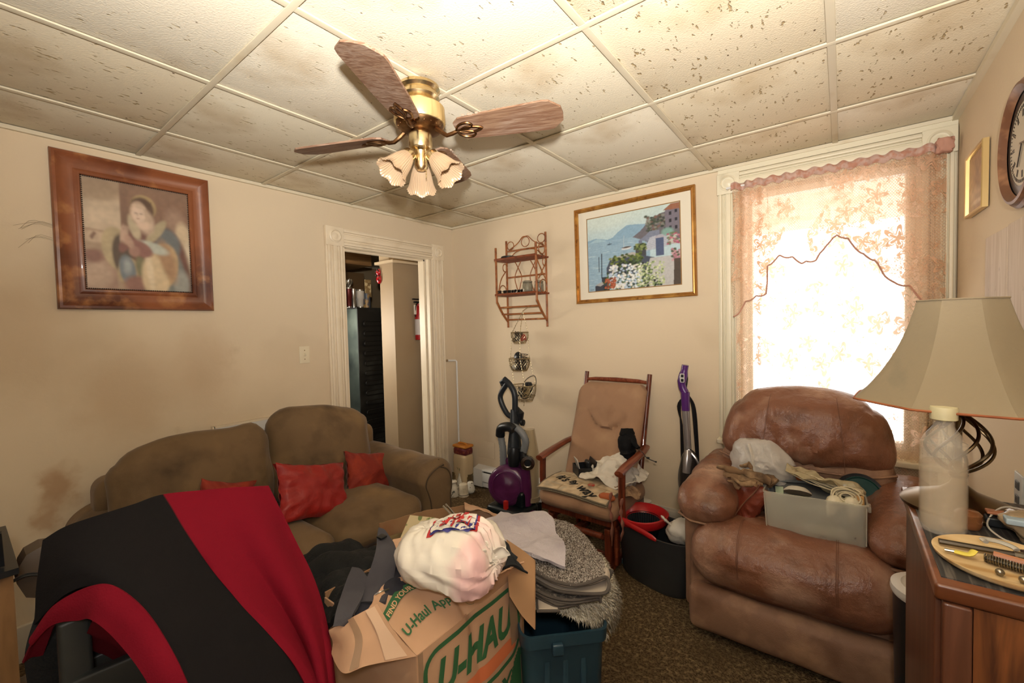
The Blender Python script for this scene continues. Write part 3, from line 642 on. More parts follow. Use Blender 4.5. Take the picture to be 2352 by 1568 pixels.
for k, y in enumerate((-.636, -.905, -1.17)):
    b = MB(); b.rbox((WX-.011, y-.131, 1.53), (.010, .131, .19+.004*k), .003); b.build('plank', WP, t)
# ------------------------------------------------------------------ rattan wall shelf
RAT = mat('rattan_cane', '#94592f', .42, var=[('#6f3d20', 30, 3, .5, .7), ('#b37a48', 12, 3, .6, .8)])
t = thing('wall_shelf', 'two-tier rattan wall shelf with curled cane rings', 'shelf', (.85, 0, 1.5))
Lx, Rx, D_ = .655, 1.05, .17
Pz = lambda z: z
for x, z1 in ((Lx, 2.165), (Rx, 2.185)):
    b = MB(); b.tube([(x, -.012, 1.435), (x, -.012, z1)], .009, 8); b.build('post', RAT, t)
for x in (Lx+.012, Rx+.012):
    b = MB(); b.tube(curve([(x, -D_, 2.085), (x, -D_, 1.85), (x, -D_, 1.66), (x, -D_+.01, 1.635), (x-.004, -.10, 1.56), (x-.008, -.02, 1.485)], 24), .009, 8); b.build('post', RAT, t)
for z in (1.985, 1.700):
    b = MB()
    for k in range(7): b.tube([(Lx-.004, -D_+.004+k*.026, z), (Rx+.02, -D_+.004+k*.026, z)], .0075, 7)
    b.tube([(Lx, -D_-.004, z+.004), (Rx+.014, -D_-.004, z+.004)], .0085, 8); b.build('shelf_board', mat('rattan_dark', '#7c3f22', .45, var=[('#5a2a16', 30, 3, .5, .7)]), t)
for (y, z) in ((-.012, 2.075), (-.012, 1.855), (-D_+.04, 1.60), (-.09, 1.545), (-.012, 1.50)):
    b = MB(); b.tube([(Lx, y, z), (Rx+.006, y, z)], .007, 8); b.build('rail', RAT, t)
def ring(cx, y, cz, r, ax='x'):
    b = MB(); P_ = []
    for k in range(20):
        a = 2*PI*k/20; P_.append((cx+r*math.cos(a), y, cz+r*math.sin(a)) if ax == 'x' else (cx, y+r*math.cos(a), cz+r*math.sin(a)))
    b.tube(P_, .0035, 6, closed=True); b.build('cane_ring', RAT, t)
ring(.700, -.012, 2.120, .034); ring(.853, -.012, 2.135, .040); ring(1.010, -.012, 2.142, .036)
ring(Rx+.012, -.09, 2.045, .042, 'y'); ring(Rx+.012, -.05, 1.945, .030, 'y'); ring(Lx+.012, -.05, 1.935, .032, 'y'); ring(Rx+.012, -.075, 1.757, .050, 'y'); ring(Lx+.012, -.085, 1.745, .042, 'y')
b = MB()
for s_ in (-1, 1):
    b.tube(curve([(.853+s_*.17, -.012, 2.085), (.853+s_*.08, -.012, 2.13), (.853+s_*.03, -.012, 2.175), (.853, -.012, 2.178)], 12), .004, 6)
    b.tube(curve([(.853+s_*.19, -.012, 1.99), (.853+s_*.10, -.012, 2.06), (.853, -.012, 2.075)], 12), .004, 6)
for cx in (.775, .930):
    for s_ in (-1, 1): b.tube(curve([(cx+s_*.035, -.014, 1.99), (cx, -.014, 1.93), (cx-s_*.035, -.014, 1.855), (cx-s_*.02, -.014, 1.78), (cx+s_*.01, -.014, 1.71)], 14), .004, 6)
for s_ in (-1, 1): b.tube(curve([(Rx+.012, -.09+s_*.07, 1.96), (Rx+.012, -.09, 1.87), (Rx+.012, -.09-s_*.05, 1.81)], 10), .004, 6)
b.tube(curve([(Lx+.012, -.05, 1.90), (Lx+.012, -.11, 1.83), (Lx+.012, -.15, 1.72)], 10), .004, 6)
b.build('cane_scroll', RAT, t)
BLK = mat('black_plastic', '#15171a', .35)
b = MB(); b.lathe([(0, 0), (.058, .0), (.064, .006), (.064, .016), (.058, .022), (0, .026)], 28, (.745, -.10, 1.9935)); tag(b.build('round_case', BLK), 'flat round black case on the top tier of the rattan shelf', 'case')
JG = mat('jar_glass', '#c9c4b0', .08, trans=.8, spec=.8)
for k, (x, y, r, lab) in enumerate(((.945, -.125, .040, 'glass clip-top jar on the rattan shelf, left of the pair'), (1.012, -.06, .036, 'glass clip-top jar on the rattan shelf, right behind the front post'))):
    t2 = thing('glass_jar', lab, 'jar', (x, y, 1.7085), 0, 'clip-top jars on the rattan shelf')
    b = MB(); b.lathe([(0, 0), (r*.9, 0), (r, .008), (r, .060), (r*.86, .072), (r*.86, .078), (r*.82, .078), (r*.82, .07), (r*.94, .058), (r*.94, .010), (0, .006)], 28); b.build('glass_body', JG, t2, local=True)
    b = MB(); b.lathe([(r*.9, .079), (r*.95, .082), (r*.95, .088), (r*.6, .094), (0, .095)], 28); b.build('lid', JG, t2, local=True)
    b = MB(); b.tube([(r*.92*math.cos(a), r*.92*math.sin(a), .074) for a in np.linspace(0, 2*PI, 24)[:-1]], .0016, 5, closed=True); b.tube([(-r*.95, .0, .074), (-r*1.12, 0, .055), (-r*1.0, 0, .035)], .0016, 5); b.build('wire_clip', mat('steel_wire', '#8f8d88', .3, 1), t2, local=True)
for k, (x, y, lab) in enumerate(((.675, -.15, 'black sunglasses at the left end of the lower rattan tier'), (.745, -.13, 'second pair of black sunglasses on the lower rattan tier'), (.815, -.13, 'black sunglasses in the middle of the lower rattan tier'), (.865, -.11, 'black sunglasses nearest the jars on the rattan tier'))):
    t2 = thing('sunglasses', lab, 'sunglasses', (x, y, 1.7085), rnd.uniform(-.4, .4), 'sunglasses on the rattan shelf')
    for s_ in (-1, 1):
        b = MB(); b.rbox((s_*.019, 0, .017), (.016, .003, .014), .006, 2); b.build('lens', mat('dark_lens', '#08090b', .06, spec=.9), t2, local=True)
        b = MB(); b.tube(curve([(s_*.037, 0, .02), (s_*.037, .03, .022), (s_*.03, .06, .008)], 6), .002, 5); b.build('temple', BLK, t2, local=True)
    b = MB(); b.tube([(-.037, 0, .022), (-.01, -.002, .024), (.01, -.002, .024), (.037, 0, .022)], .0025, 5); b.build('bridge', BLK, t2, local=True)
# ------------------------------------------------------------------ hanging wire baskets
WIRE = mat('brassy_wire', '#b9aa8a', .35, 1)
t = thing('hanging_baskets', 'three-tier hanging wire basket on chains below the rattan shelf', 'hanging basket', (.86, -.11, .85))
BK = [(.850, 1.395, .072, .048, .085), (.842, 1.185, .088, .062, .098), (.885, .970, .098, .066, .125)]
BY = -.115
for (cx, z, r1, r2, hh) in BK:
    b = MB(); b.tube([(cx+r1*math.cos(a), BY+r1*math.sin(a)*.9, z) for a in np.linspace(0, 2*PI, 28)[:-1]], .0035, 6, closed=True)
    b.tube([(cx+r2*math.cos(a), BY+r2*math.sin(a)*.9, z-hh) for a in np.linspace(0, 2*PI, 28)[:-1]], .0028, 5, closed=True); bk = b.build('basket_rim', WIRE, t)
    b = MB()
    for k in range(22):
        for s_ in (-1, 1):
            pts = []
            for q in range(8):
                f = q/7; a = 2*PI*k/22 + s_*f*2*PI*3.2/22; rr = (r1*(1-f)+r2*f)+.010*math.sin(f*PI); pts.append((cx+rr*math.cos(a), BY+rr*math.sin(a)*.9, z-hh*f))
            b.tube(pts, .0011, 4, cap=False)
    for k in range(6): a = k*PI/6; b.tube([(cx+r2*math.cos(a), BY+r2*math.sin(a)*.9, z-hh), (cx-r2*math.cos(a), BY-r2*math.sin(a)*.9, z-hh)], .0011, 4)
    b.build('wire_mesh', WIRE, t)
top = Vector((.875, -.10, 1.565))
def chain(p, q):
    b = MB(); p, q = Vector(p), Vector(q); L_ = (q-p).length; n = max(2, int(L_/.011)); b.tube([p, q], .0010, 4)
    for i in range(n):
        c = p.lerp(q, (i+.5)/n); b.rbox((0, 0, 0), (.0030 if i % 2 else .0012, .0012 if i % 2 else .0030, .0052), .001, M=stick_M(c, q))
    b.build('chain', WIRE, t)
for k, (dx, dy) in enumerate(((-.98, -.1), (.55, -.75), (.75, .6))):
    for i, (cx, z, r1, r2, hh) in enumerate(BK):
        q = Vector((cx+r1*dx, BY+r1*dy*.9, z))
        if i: cx0, z0, r0 = BK[i-1][:3]; p = Vector((cx0+r0*dx, BY+r0*dy*.9, z0))
        else: p = top
        chain(p, q)
chain(top, (.868, -.012, 1.60)); chain((.88, BY, .845), (.875, BY, .80))
def tangle(name, label, cat, cx, cy, cz, r, n, rad, m_, seed, group=None, hz=.5):
    R2 = random.Random(seed); b = MB()
    for k in range(n):
        pts = [Vector((cx+R2.uniform(-r, r), cy+R2.uniform(-r, r)*.8, cz+R2.uniform(0, r*hz))) for q in range(5)]
        b.tube(curve(pts, 16), rad, 5)
    return tag(b.build(name, m_), label, cat, group)
CABLE = mat('black_cable', '#121214', .45)
tangle('cable_bundle', 'black cables coiled in the top wire basket', 'cable', .835, BY, 1.325, .040, 9, .004, CABLE, 1, hz=2)
tangle('red_cord', 'red cord bundled in the top wire basket beside black cables', 'cord', .880, BY, 1.325, .022, 7, .004, mat('red_cord', '#a1342c', .5), 2, hz=2.5)
b = MB(); b.rbox((.853, BY, 1.135), (.036, .036, .045), .012, 2); tag(b.build('camera_pouch', BLK), 'black pouch upright in the middle wire basket', 'pouch')
b = MB(); b.lathe([(.034, -.003), (.038, 0), (.034, .003), (.0, .004)], 24, M=Matrix.Translation((.822, BY+.005, 1.20)) @ Matrix.Rotation(1.3, 4, 'X')); tag(b.build('black_disc', BLK), 'round black disc standing in the middle wire basket', 'disc')
tangle('cable_loop', 'thin cable loops in the middle wire basket', 'cable', .862, BY, 1.13, .055, 8, .0022, CABLE, 5, hz=1.7)
b = MB(); b.rbox((.815, BY-.02, 1.115), (.022, .02, .018), .012, 3, puff=(.004, .004, .004)); tag(b.build('plastic_packet', mat('clear_plastic', '#d9d6cc', .2, trans=.5)), 'clear plastic packet at the left of the middle wire basket', 'packet')
tangle('black_leads', 'mass of black leads filling the bottom wire basket', 'cable', .885, BY, .865, .055, 20, .004, CABLE, 8, hz=1.6)
tangle('tan_cord', 'tan cord spilling in the bottom wire basket', 'cord', .925, BY-.01, .875, .045, 10, .003, mat('tan_cord', '#8e7a55', .6), 9, hz=2.0)
b = MB(); b.lathe([(0, 0), (.030, 0), (.034, .012), (.024, .030), (0, .034)], 8, (.925, BY, .965)); tag(b.build('black_adapter', BLK), 'faceted black adapter on top of the bottom wire basket', 'adapter')
b = MB(); b.tube(curve([(.85, BY, .93), (.92, BY-.02, 1.02), (.985, BY, 1.05), (1.0, BY, .99), (.965, BY, .96)], 16), .0025, 6); tag(b.build('lead_loop', CABLE), 'single black lead looping up out of the bottom wire basket', 'cable')
# ------------------------------------------------------------------ curtains
def lace_mat(name, col, dens, flower_sc, zig=False):
    M = bpy.data.materials.new(name); M.use_nodes = True; N = M.node_tree.nodes; L = M.node_tree.links; N.remove(N['Principled BSDF'])
    tc = N.new('ShaderNodeTexCoord'); sx = N.new('ShaderNodeSeparateXYZ'); L.new(tc.outputs['UV'], sx.inputs[0])
    def math_(op, a, b=None, clamp=False):
        n = N.new('ShaderNodeMath'); n.operation = op; n.use_clamp = clamp
        for i, x in enumerate((a, b)):
            if x is None: continue
            if isinstance(x, (int, float)): n.inputs[i].default_value = x
            else: L.new(x, n.inputs[i])
        return n.outputs[0]
    u, v = sx.outputs[0], sx.outputs[1]
    # net of small round holes
    sc = 2*PI*48
    s1 = math_('SINE', math_('MULTIPLY', math_('ADD', u, v), sc*.7)); s2 = math_('SINE', math_('MULTIPLY', math_('SUBTRACT', u, v), sc*.7))
    hole = math_('MULTIPLY', s1, s2); net = math_('LESS_THAN', math_('ABSOLUTE', hole), .33)           # 1 = thread
    # flowers: petals cut by angle inside voronoi cells
    def flowers(sc_, r0, pet, seed):
        mp = N.new('ShaderNodeMapping'); mp.inputs['Location'].default_value = (seed, seed*.7, 0); L.new(tc.outputs['UV'], mp.inputs['Vector'])
        dn = N.new('ShaderNodeTexNoise'); dn.inputs['Scale'].default_value = sc_*1.7; L.new(mp.outputs['Vector'], dn.inputs['Vector'])
        ad = N.new('ShaderNodeVectorMath'); ad.operation = 'MULTIPLY_ADD'; L.new(dn.outputs['Color'], ad.inputs[0]); ad.inputs[1].default_value = (.06,)*3; L.new(mp.outputs['Vector'], ad.inputs[2])
        vo = N.new('ShaderNodeTexVoronoi'); vo.voronoi_dimensions = '2D'; vo.inputs['Scale'].default_value = sc_; vo.inputs['Randomness'].default_value = .75; L.new(ad.outputs[0], vo.inputs['Vector'])
        sub = N.new('ShaderNodeVectorMath'); sub.operation = 'SUBTRACT'; L.new(ad.outputs[0], sub.inputs[0]); L.new(vo.outputs['Position'], sub.inputs[1])
        s_ = N.new('ShaderNodeSeparateXYZ'); L.new(sub.outputs[0], s_.inputs[0])
        dist = vo.outputs['Distance']; ang = math_('ARCTAN2', s_.outputs[1], s_.outputs[0])
        lobe = math_('MULTIPLY', math_('ADD', math_('COSINE', math_('MULTIPLY', ang, pet)), 2.2), r0)
        ins = math_('LESS_THAN', dist, lobe); rim = math_('LESS_THAN', math_('ABSOLUTE', math_('SUBTRACT', dist, math_('MULTIPLY', lobe, .62))), .025)
        return math_('SUBTRACT', ins, rim, True)
    f = math_('MAXIMUM', flowers(flower_sc, .120, 5, 0), flowers(flower_sc*2.4, .085, 6, 3.1))
    big = N.new('ShaderNodeTexNoise'); big.inputs['Scale'].default_value = 3.5; big.inputs['Detail'].default_value = 1; L.new(tc.outputs['UV'], big.inputs['Vector'])
    f = math_('MULTIPLY', f, math_('GREATER_THAN', big.outputs['Fac'], dens))
    cov = math_('MAXIMUM', net, f)
    if zig:
        z = math_('ABSOLUTE', math_('SUBTRACT', math_('FRACT', math_('MULTIPLY', v, 26)), .5))
        st = math_('FRACT', math_('MULTIPLY', u, 7.0)); a = math_('LESS_THAN', math_('ABSOLUTE', math_('SUBTRACT', math_('SUBTRACT', st, .25), math_('MULTIPLY', z, .34))), .055)
        a = math_('MULTIPLY', a, math_('LESS_THAN', v, .55)); cov = math_('MAXIMUM', cov, a)
    df = N.new('ShaderNodeBsdfDiffuse'); df.inputs[0].default_value = lin(col); tl = N.new('ShaderNodeBsdfTranslucent'); tl.inputs[0].default_value = lin(col)
    m1 = N.new('ShaderNodeMixShader'); m1.inputs[0].default_value = .68; L.new(df.outputs[0], m1.inputs[1]); L.new(tl.outputs[0], m1.inputs[2])
    tr = N.new('ShaderNodeBsdfTransparent'); m2 = N.new('ShaderNodeMixShader')
    al = math_('ADD', math_('MULTIPLY', cov, .34), math_('ADD', math_('MULTIPLY', f, .48), .22), True)
    L.new(al, m2.inputs[0]); L.new(tr.outputs[0], m2.inputs[1]); L.new(m1.outputs[0], m2.inputs[2]); L.new(m2.outputs[0], N['Material Output'].inputs['Surface'])
    return M
LACE = lace_mat('rose_lace', '#e3c2a6', .43, 6.5); LACE2 = lace_mat('rose_lace_panel', '#e8ccb4', .45, 6, True)
HEM = mat('lace_hem', '#b48672', .9)
def uvgrid(name, fn, uvf, nu, nv, m_, parent):
    b = MB(); b.grid(fn, nu, nv); o = b.build(name, m_, parent, 0)
    uv = o.data.uv_layers.new(name='UVMap'); vals = [uvf((i/nu), (j/nv)) for j in range(nv+1) for i in range(nu+1)]
    for lp in o.data.loops: uv.data[lp.index].uv = vals[lp.vertex_index]
    return o
cu = thing('lace_curtain', 'rose lace curtain with a scalloped swag valance on the window', 'curtain', (2.85, -.05, 2.24))
XL, XR = 2.402, 3.300
def vy(x, z, ph=0):  # gathered folds
    k = (x-XL)/(XR-XL); g = .010*math.sin(x*62+ph+.6*math.sin(x*17))+.006*math.sin(x*131+ph)
    edge = max(0, 1-abs(k-.0)/.22)+max(0, 1-abs(k-1)/.16)
    return g*(.45+1.1*edge)
VB = [(0, 1.47), (.035, 1.50), (.07, 1.56), (.13, 1.585), (.19, 1.60), (.2, 1.75), (.26, 1.805), (.33, 1.79), (.38, 1.755), (.45, 1.765), (.50, 1.84), (.55, 1.885), (.60, 1.855), (.66, 1.775), (.72, 1.735), (.76, 1.66), (.80, 1.615), (.86, 1.60), (.91, 1.53), (.96, 1.515), (1, 1.46)]
def vbot(k):
    for (a, za), (c, zc) in zip(VB, VB[1:]):
        if k <= c: f = (k-a)/(c-a); base = za*(1-f)+zc*f; break
    return base - .010*abs(math.sin(k*PI*15))
def valance(u, v):
    x = XL+(XR-XL)*u; z1 = 2.238+.004*math.sin(x*60); z = z1+(vbot(u)-z1)*v
    y = -.075+vy(x, z)*(1-.35*v)-.012*v
    if u < .2: x += .006*math.sin(v*7)
    return (x, y, z)
uvgrid('valance', valance, lambda u, v: ((XR-XL)*u*1.25, (2.238+(vbot(u)-2.238)*v)), 220, 60, LACE, cu)
b = MB(); b.tube([Vector(valance(i/160, 1)) for i in range(161)], .0042, 5, flat=(1.0, 1.0)); b.build('scalloped_hem', HEM, cu)
def panel(u, v):
    x = XL+.01+(XR-.015-XL-.01)*u; z = 2.21-(2.21-.40)*v
    return (x, -.045+vy(x, z, 1.3)*.8, z)
uvgrid('lace_panel', panel, lambda u, v: ((XR-XL)*u*1.3, (2.21-1.81*v)), 200, 50, LACE2, cu)
b = MB(); b.grid(lambda u, v: (XL-.004+(XR-XL+.008)*u, -.082+vy(XL+(XR-XL)*u, 0)*1.2-.010*math.sin(v*PI), 2.250-.040*v+.006*math.sin(u*90)), 220, 6); b.build('rod_pocket', mat('pocket_cloth', '#b99a8c', .9, var=[('#b07f6a', 40, 3, .45, .6)]), cu)
b = MB(); b.tube([(XL-.03, -.072, 2.232), (XR+.01, -.072, 2.232)], .006, 8); b.tube([(XL-.03, -.072, 2.232), (XL-.03, -.02, 2.232)], .006, 8); b.tube([(XR+.01, -.072, 2.232), (XR+.01, -.02, 2.232)], .006, 8); b.build('rod', WHITE, cu)
b = MB(); b.rbox((3.292, -.085, 2.232), (.030, .022, .030), .012, 4, warp=lambda p, u: p+Vector((nz(p, 60), nz(p, 60, 3), nz(p, 60, 5)))*.012); b.build('bunched_end', HEM, cu)

# ------------------------------------------------------------------ sofa
SOFA = mat('brown_microsuede', '#6f5a41', .85, var=[('#8a6f4c', 3.2, 3, .48, .75), ('#4f3f2e', 5, 5, .5, .75)], bump=[(18, .003, 'n'), (300, .0004, 'n')], sheen=.12, spec=.2)
PIPE = mat('sofa_piping', '#4a3b2a', .8)
so = thing('sofa', 'brown microsuede two-seat sofa against the left wall', 'sofa', (.52, -1.8, 0))
def wr(amp, sc, seed=0, fx=None):
    def f(p, u):
        d = Vector((nz(p, sc, seed), nz(p, sc, seed+11), nz(p, sc, seed+23)))*amp
        q = p+d
        if fx: q = fx(q, u)
        return q
    return f
b = MB(); b.rbox((.50, -1.81, .20), (.43, .70, .14), .03, 3); b.build('base', SOFA, so)
b = MB(); b.rbox((.16, -1.81, .45), (.10, .735, .33), .06, 6, warp=wr(.008, 5)); b.build('back_frame', SOFA, so)
def back_c(y0, y1, zt, seed, slump):
    b = MB()
    def fx(q, u):
        q.x += .07*(q.z-.45)*-1.0 + .02*(1-u[1]**2)
        if u[2] > -.2: q.z += slump(u[1])*(u[2]+.2)/1.2
        q.z += .012*math.sin(u[1]*3+seed)*max(0, u[2])
        return q
    b.rbox((.34, (y0+y1)/2, (.42+zt)/2), (.125, (y1-y0)/2, (zt-.42)/2), .115, 12, puff=(.035, .01, .012), warp=wr(.016, 5.5, seed, fx)); return b.build('back_cushion', SOFA, so)
back_c(-2.515, -1.845, .945, 3, lambda y: -.045*max(0, -y)+.012*math.exp(-((y-.75)/.25)**2)); back_c(-1.83, -1.215, .965, 9, lambda y: -.035*y)
def seat_c(y0, y1, seed):
    b = MB(); b.rbox((.64, (y0+y1)/2, .395), (.36, (y1-y0)/2, .085), .075, 12, puff=(.03, .012, .028), warp=wr(.012, 6, seed)); return b.build('seat_cushion', SOFA, so)
seat_c(-2.36, -1.815, 4); seat_c(-1.80, -1.27, 8)
def arm(yo, yi, name):
    # rolled arm swept along x; outer side yo, inner side yi
    sgn = 1 if yo > yi else -1; wd = abs(yo-yi)
    prof = [(0, .08), (0, .42), (-.015, .50), (-.005, .575), (.03, .625), (.09, .655), (.16, .650), (.215, .62), (.24, .56), (.225, .50), (.21, .40), (.21, .08)]
    prof = [(p.x, p.y) for p in curve([(a, z, 0) for a, z in prof], 40)]
    b = MB(); n = len(prof)
    def pos(u, v):
        a, z = catmull([(p[0], p[1], 0) for p in prof], v)[:2]; x = .07+.88*u
        end = min(1, (1-u)/.05); bul = (1-math.sqrt(max(0, 1-(1-end)**2)))*.03
        y = yo-sgn*(a*(wd/.24)*(1-.0)+ (bul if a < .1 else -bul)); zz = z-(bul if z > .3 else 0)-.02*u
        p = Vector((x, y, zz)); return p+Vector((nz(p, 7), nz(p, 7, 5), nz(p, 7, 9)))*.010
    b.grid(pos, 44, 44)
    # end cap
    k = len(b.v); ring_ = [pos(1, i/44) for i in range(45)]; c = sum(ring_, Vector())/45
    for f in (1, .8, .4):
        for p in ring_: q = c+(p-c)*f; q.x += .012*(1-f); b.v.append(q)
    for r_ in range(2):
        for i in range(44): b.f.append([k+r_*45+i, k+r_*45+i+1, k+(r_+1)*45+i+1, k+(r_+1)*45+i])
    b.f.append([k+90+i for i in range(45)])
    o = b.build('arm', SOFA, so, 50)
    b = MB(); b.tube([p+Vector((.004, 0, 0)) for p in [c+(q-c)*.93 for q in ring_]], .0045, 6); b.build('piping', PIPE, o); return o
arm(-1.0, -1.265, 'r'); arm(-2.62, -2.365, 'l')
for x, y in ((.14, -2.5), (.9, -2.5), (.14, -1.12), (.9, -1.12)):
    b = MB(); b.rbox((x, y, .035), (.03, .03, .035), .006); b.build('foot', mat('dark_foot', '#2a1d13', .5), so)
# cushions
def cushion(name, label, ctr, xd, yd, w_, h_, th, m_, seed, pinch=.12, rows=14):
    M = frame_M(ctr, xd, yd); b = MB()
    for s_ in (-1, 1):
        def f(u, v, s_=s_):
            x, y = 2*u-1, 2*v-1
            e = (1-abs(x)**2.4)*(1-abs(y)**2.4); px = x*(1-pinch*(1-y*y)*.9*abs(x)); py = y*(1-pinch*(1-x*x)*.9*abs(y))
            q = Vector((px*w_/2, py*h_/2, s_*th/2*max(e, 0)**.42)); k = .5+.5*e
            q += Vector((nz(q, 14, seed)*.008, nz(q, 14, seed+4)*.008, (s_*nz(q, 16, seed+7)*.014*k + s_*.006*math.sin(14*math.atan2(y, x))*(1-e))*min(1, w_/.36))); return q
        b.grid(f if s_ > 0 else (lambda u, v: f(1-u, v)), 30, 30, M=M)
    o = b.build(name, m_, None, 60)
    return o
RED = mat('bright_red_satin', '#8f1a15', .5, var=[('#7c1410', 6, 4, .5, .8)], bump=[(40, .003, 'n')], sheen=.08)
RUSTR = mat('rust_red_velvet', '#7c200f', .75, var=[('#a83a1c', 8, 4, .5, .8)], bump=[(90, .0015, 'n')], sheen=.1)
tag(cushion('throw_pillow', '', (.69, -1.775, .600), (-.14, .95, -.27), (-.46, .20, .86), .43, .30, .12, RED, 1), 'large bright red crumpled pillow in the middle of the sofa', 'pillow')
tag(cushion('throw_pillow', '', (.55, -1.335, .545), (-.10, .96, -.26), (-.38, .22, .90), .38, .265, .11, RUSTR, 2), 'small rust-red pillow against the right arm of the sofa', 'pillow')
tag(cushion('throw_pillow', '', (.56, -2.15, .60), (-.2, .95, -.35), (-.2, .30, .93), .27, .27, .10, RUSTR, 5), 'rust-orange pillow whose corner shows above the red and black blanket', 'pillow')

# ------------------------------------------------------------------ recliner
LEA = mat('brown_leather', '#7b503b', .33, var=[('#b08d77', 4.5, 5, .50, .74), ('#543427', 6, 5, .52, .78)], bump=[(8, .016, 'n'), (22, .006, 'n'), (260, .0006, 'v')], spec=.55)  # pale mottle layer paints highlight patches and wear into the colour
LEA2 = mat('scuffed_leather', '#80604c', .6, var=[('#a07c60', 7, 6, .48, .72), ('#563625', 5, 5, .52, .8)], bump=[(20, .003, 'n'), (260, .0006, 'v')], spec=.35)
SEAM = mat('leather_seam', '#6b4532', .6)
rc = thing('recliner', 'wide brown leather recliner in front of the window', 'armchair', (2.73, -.5, 0))
def fold(seed, a=.012, sc=4):
    return lambda p, u: p+Vector((nz(p, sc, seed), nz(p, sc, seed+7), nz(p, sc, seed+13)))*a
b = MB(); b.rbox((2.735, -.845, .130), (.385, .045, .105), .040, 10, puff=(.0, .02, 0), warp=fold(1, .008)); b.build('footrest', LEA2, rc)
def fbul(p, u):
    p = p+Vector((nz(p, 5, 3)*.010, nz(p, 5, 5)*.012, nz(p, 5, 9)*.012))
    p.y -= .013*max(0, .35-abs(nz((p.x*2.6, p.y*.5, p.z*.8), 4.5, 6))*2.2)*max(0, -u[1]+.2)
    p.z += .010*max(0, .3-abs(nz((p.x*2.6, p.y*.8, 0), 5, 1))*2)*max(0, u[2])
    return p
b = MB(); b.rbox((2.738, -.70, .375), (.385, .20, .150), .125, 16, puff=(.01, .03, .018), warp=fbul); fs = b.build('seat_front', LEA, rc)
b = MB(); b.rbox((2.745, -.42, .43), (.26, .22, .06), .04, 8, puff=(0, 0, .02), warp=fold(4)); b.build('seat', LEA2, rc)
for x in (2.565, 2.905):
    for dx in (-.003, .003):
        b = MB(); pts = []
        for k in range(26):
            a = -.55+2.35*k/25; pts.append((x+dx, -.77-.163*math.cos(a-.15), .385+.163*math.sin(a)))
        b.tube(pts, .0012, 5); b.build('seam', SEAM, fs)
b = MB(); b.rbox((2.735, -.44, .20), (.40, .38, .17), .05, 6); b.build('base', LEA2, rc)
def armr(cx, sgn):
    b = MB()
    def f(p, u):
        p = p+Vector((nz(p, 6, 2), nz(p, 6, 4), nz(p, 6, 8)))*.010
        p.z += -.035*max(0, -u[1])**2 + .02*u[1]*.5
        p.z += .004*math.sin(p.y*50)*(u[0]*sgn > .3)
        return p
    b.rbox((cx, -.475, .605), (.128, .335, .085), .082, 16, puff=(.01, .02, .02), warp=f); o = b.build('arm_pad', LEA, rc)
    b = MB(); b.rbox((cx+sgn*.01, -.46, .30), (.095, .30, .25), .03, 6, warp=fold(6, .006)); b.build('arm_panel', LEA2, rc)
    pts = []
    for k in range(24):
        a = PI*k/23; pts.append((cx+.125*math.cos(a), -.80-.010*math.sin(a), .545+.06*math.sin(a)))
    b = MB(); b.tube([(cx-.128, -.30, .545), (cx-.130, -.60, .525), (cx-.125, -.765, .508), (cx-.06, -.808, .500), (cx+.06, -.808, .500), (cx+.125, -.765, .508), (cx+.130, -.6, .525), (cx+.128, -.3, .545)], .006, 6); b.build('piping', LEA2, o)
armr(2.405, -1); armr(3.125, 1)
def backp(p, u):
    p = p+Vector((nz(p, 4, 20)*.012, nz(p, 4, 25)*.018, nz(p, 4, 30)*.012))
    k = (p.z-.72)/.37; p.x = 2.75+(p.x-2.75)*(1-.20*max(0, k)**1.6)
    p.z += (-.055*u[0]**2)*max(0, u[2])
    if u[1] < 0: # sagging folds running up from the bottom centre
        r = math.hypot(p.x-2.72, (p.z-.66)*1.2); a = math.atan2(p.z-.66, p.x-2.72); p.y -= .014*math.sin(a*15+2.5*nz(p, 3))*math.exp(-((r-.17)/.13)**2)+.010*(.3-abs(nz(p, 7, 3))*1.6)
    p.y += (p.z-.7)*.22
    return p
b = MB(); b.rbox((2.752, -.325, .905), (.372, .115, .190), .105, 20, puff=(.0, .045, .01), warp=backp); bp = b.build('head_cushion', LEA, rc)
for x in (2.60, 2.93):
    b = MB(); pts = []
    for k in range(20):
        z = .735+.33*k/19; pts.append((2.75+(x-2.75)*(1-.20*max(0, (z-.72)/.37)**1.6), -.325-.135-.022*math.sin((z-.71)/.39*PI)+(z-.7)*.22+ (.03 if k == 19 else 0), z))
    b.tube(pts, .0013, 5); b.build('seam', SEAM, bp)
b = MB(); b.rbox((2.755, -.30, .62), (.362, .10, .16), .07, 10, puff=(0, .02, 0), warp=fold(12, .010)); b.build('lower_back', LEA2, rc)
b = MB(); b.tube(curve([(2.385, -.375, .735), (2.5, -.425, .722), (2.75, -.445, .722), (3.0, -.425, .722), (3.115, -.375, .735)], 20), .006, 6); b.build('piping', LEA2, rc)
b = MB(); b.lathe([(0, 0), (.014, .004), (.016, .02), (.010, .035), (.010, .10)], 14, M=Matrix.Translation((2.285, -.68, .235)) @ Matrix.Rotation(PI/2, 4, 'Y')); b.build('release_lever', mat('wood_knob', '#8a5434', .4), rc)

# ------------------------------------------------------------------ glider rocker
CH = mat('cherry_wood', '#6b301d', .32, wood=('#4a2012', 2, 40), var=[('#94482a', 9, 4, .5, .75)], coat=.4)
CHX = mat('cherry_wood_arm', '#7d4029', .32, wood=('#5f2613', 1, 40), coat=.4)
UPH = mat('tan_upholstery', '#957358', .9, var=[('#a98868', 5, 4, .5, .75), ('#6f523c', 4, 4, .55, .8)], bump=[(350, .0006, 'n')], sheen=.08)
gl = thing('glider_chair', 'cherry wood glider rocking chair with tan cushions between the vacuum and the mop', 'chair', (1.655, -.33, 0), math.radians(-1))
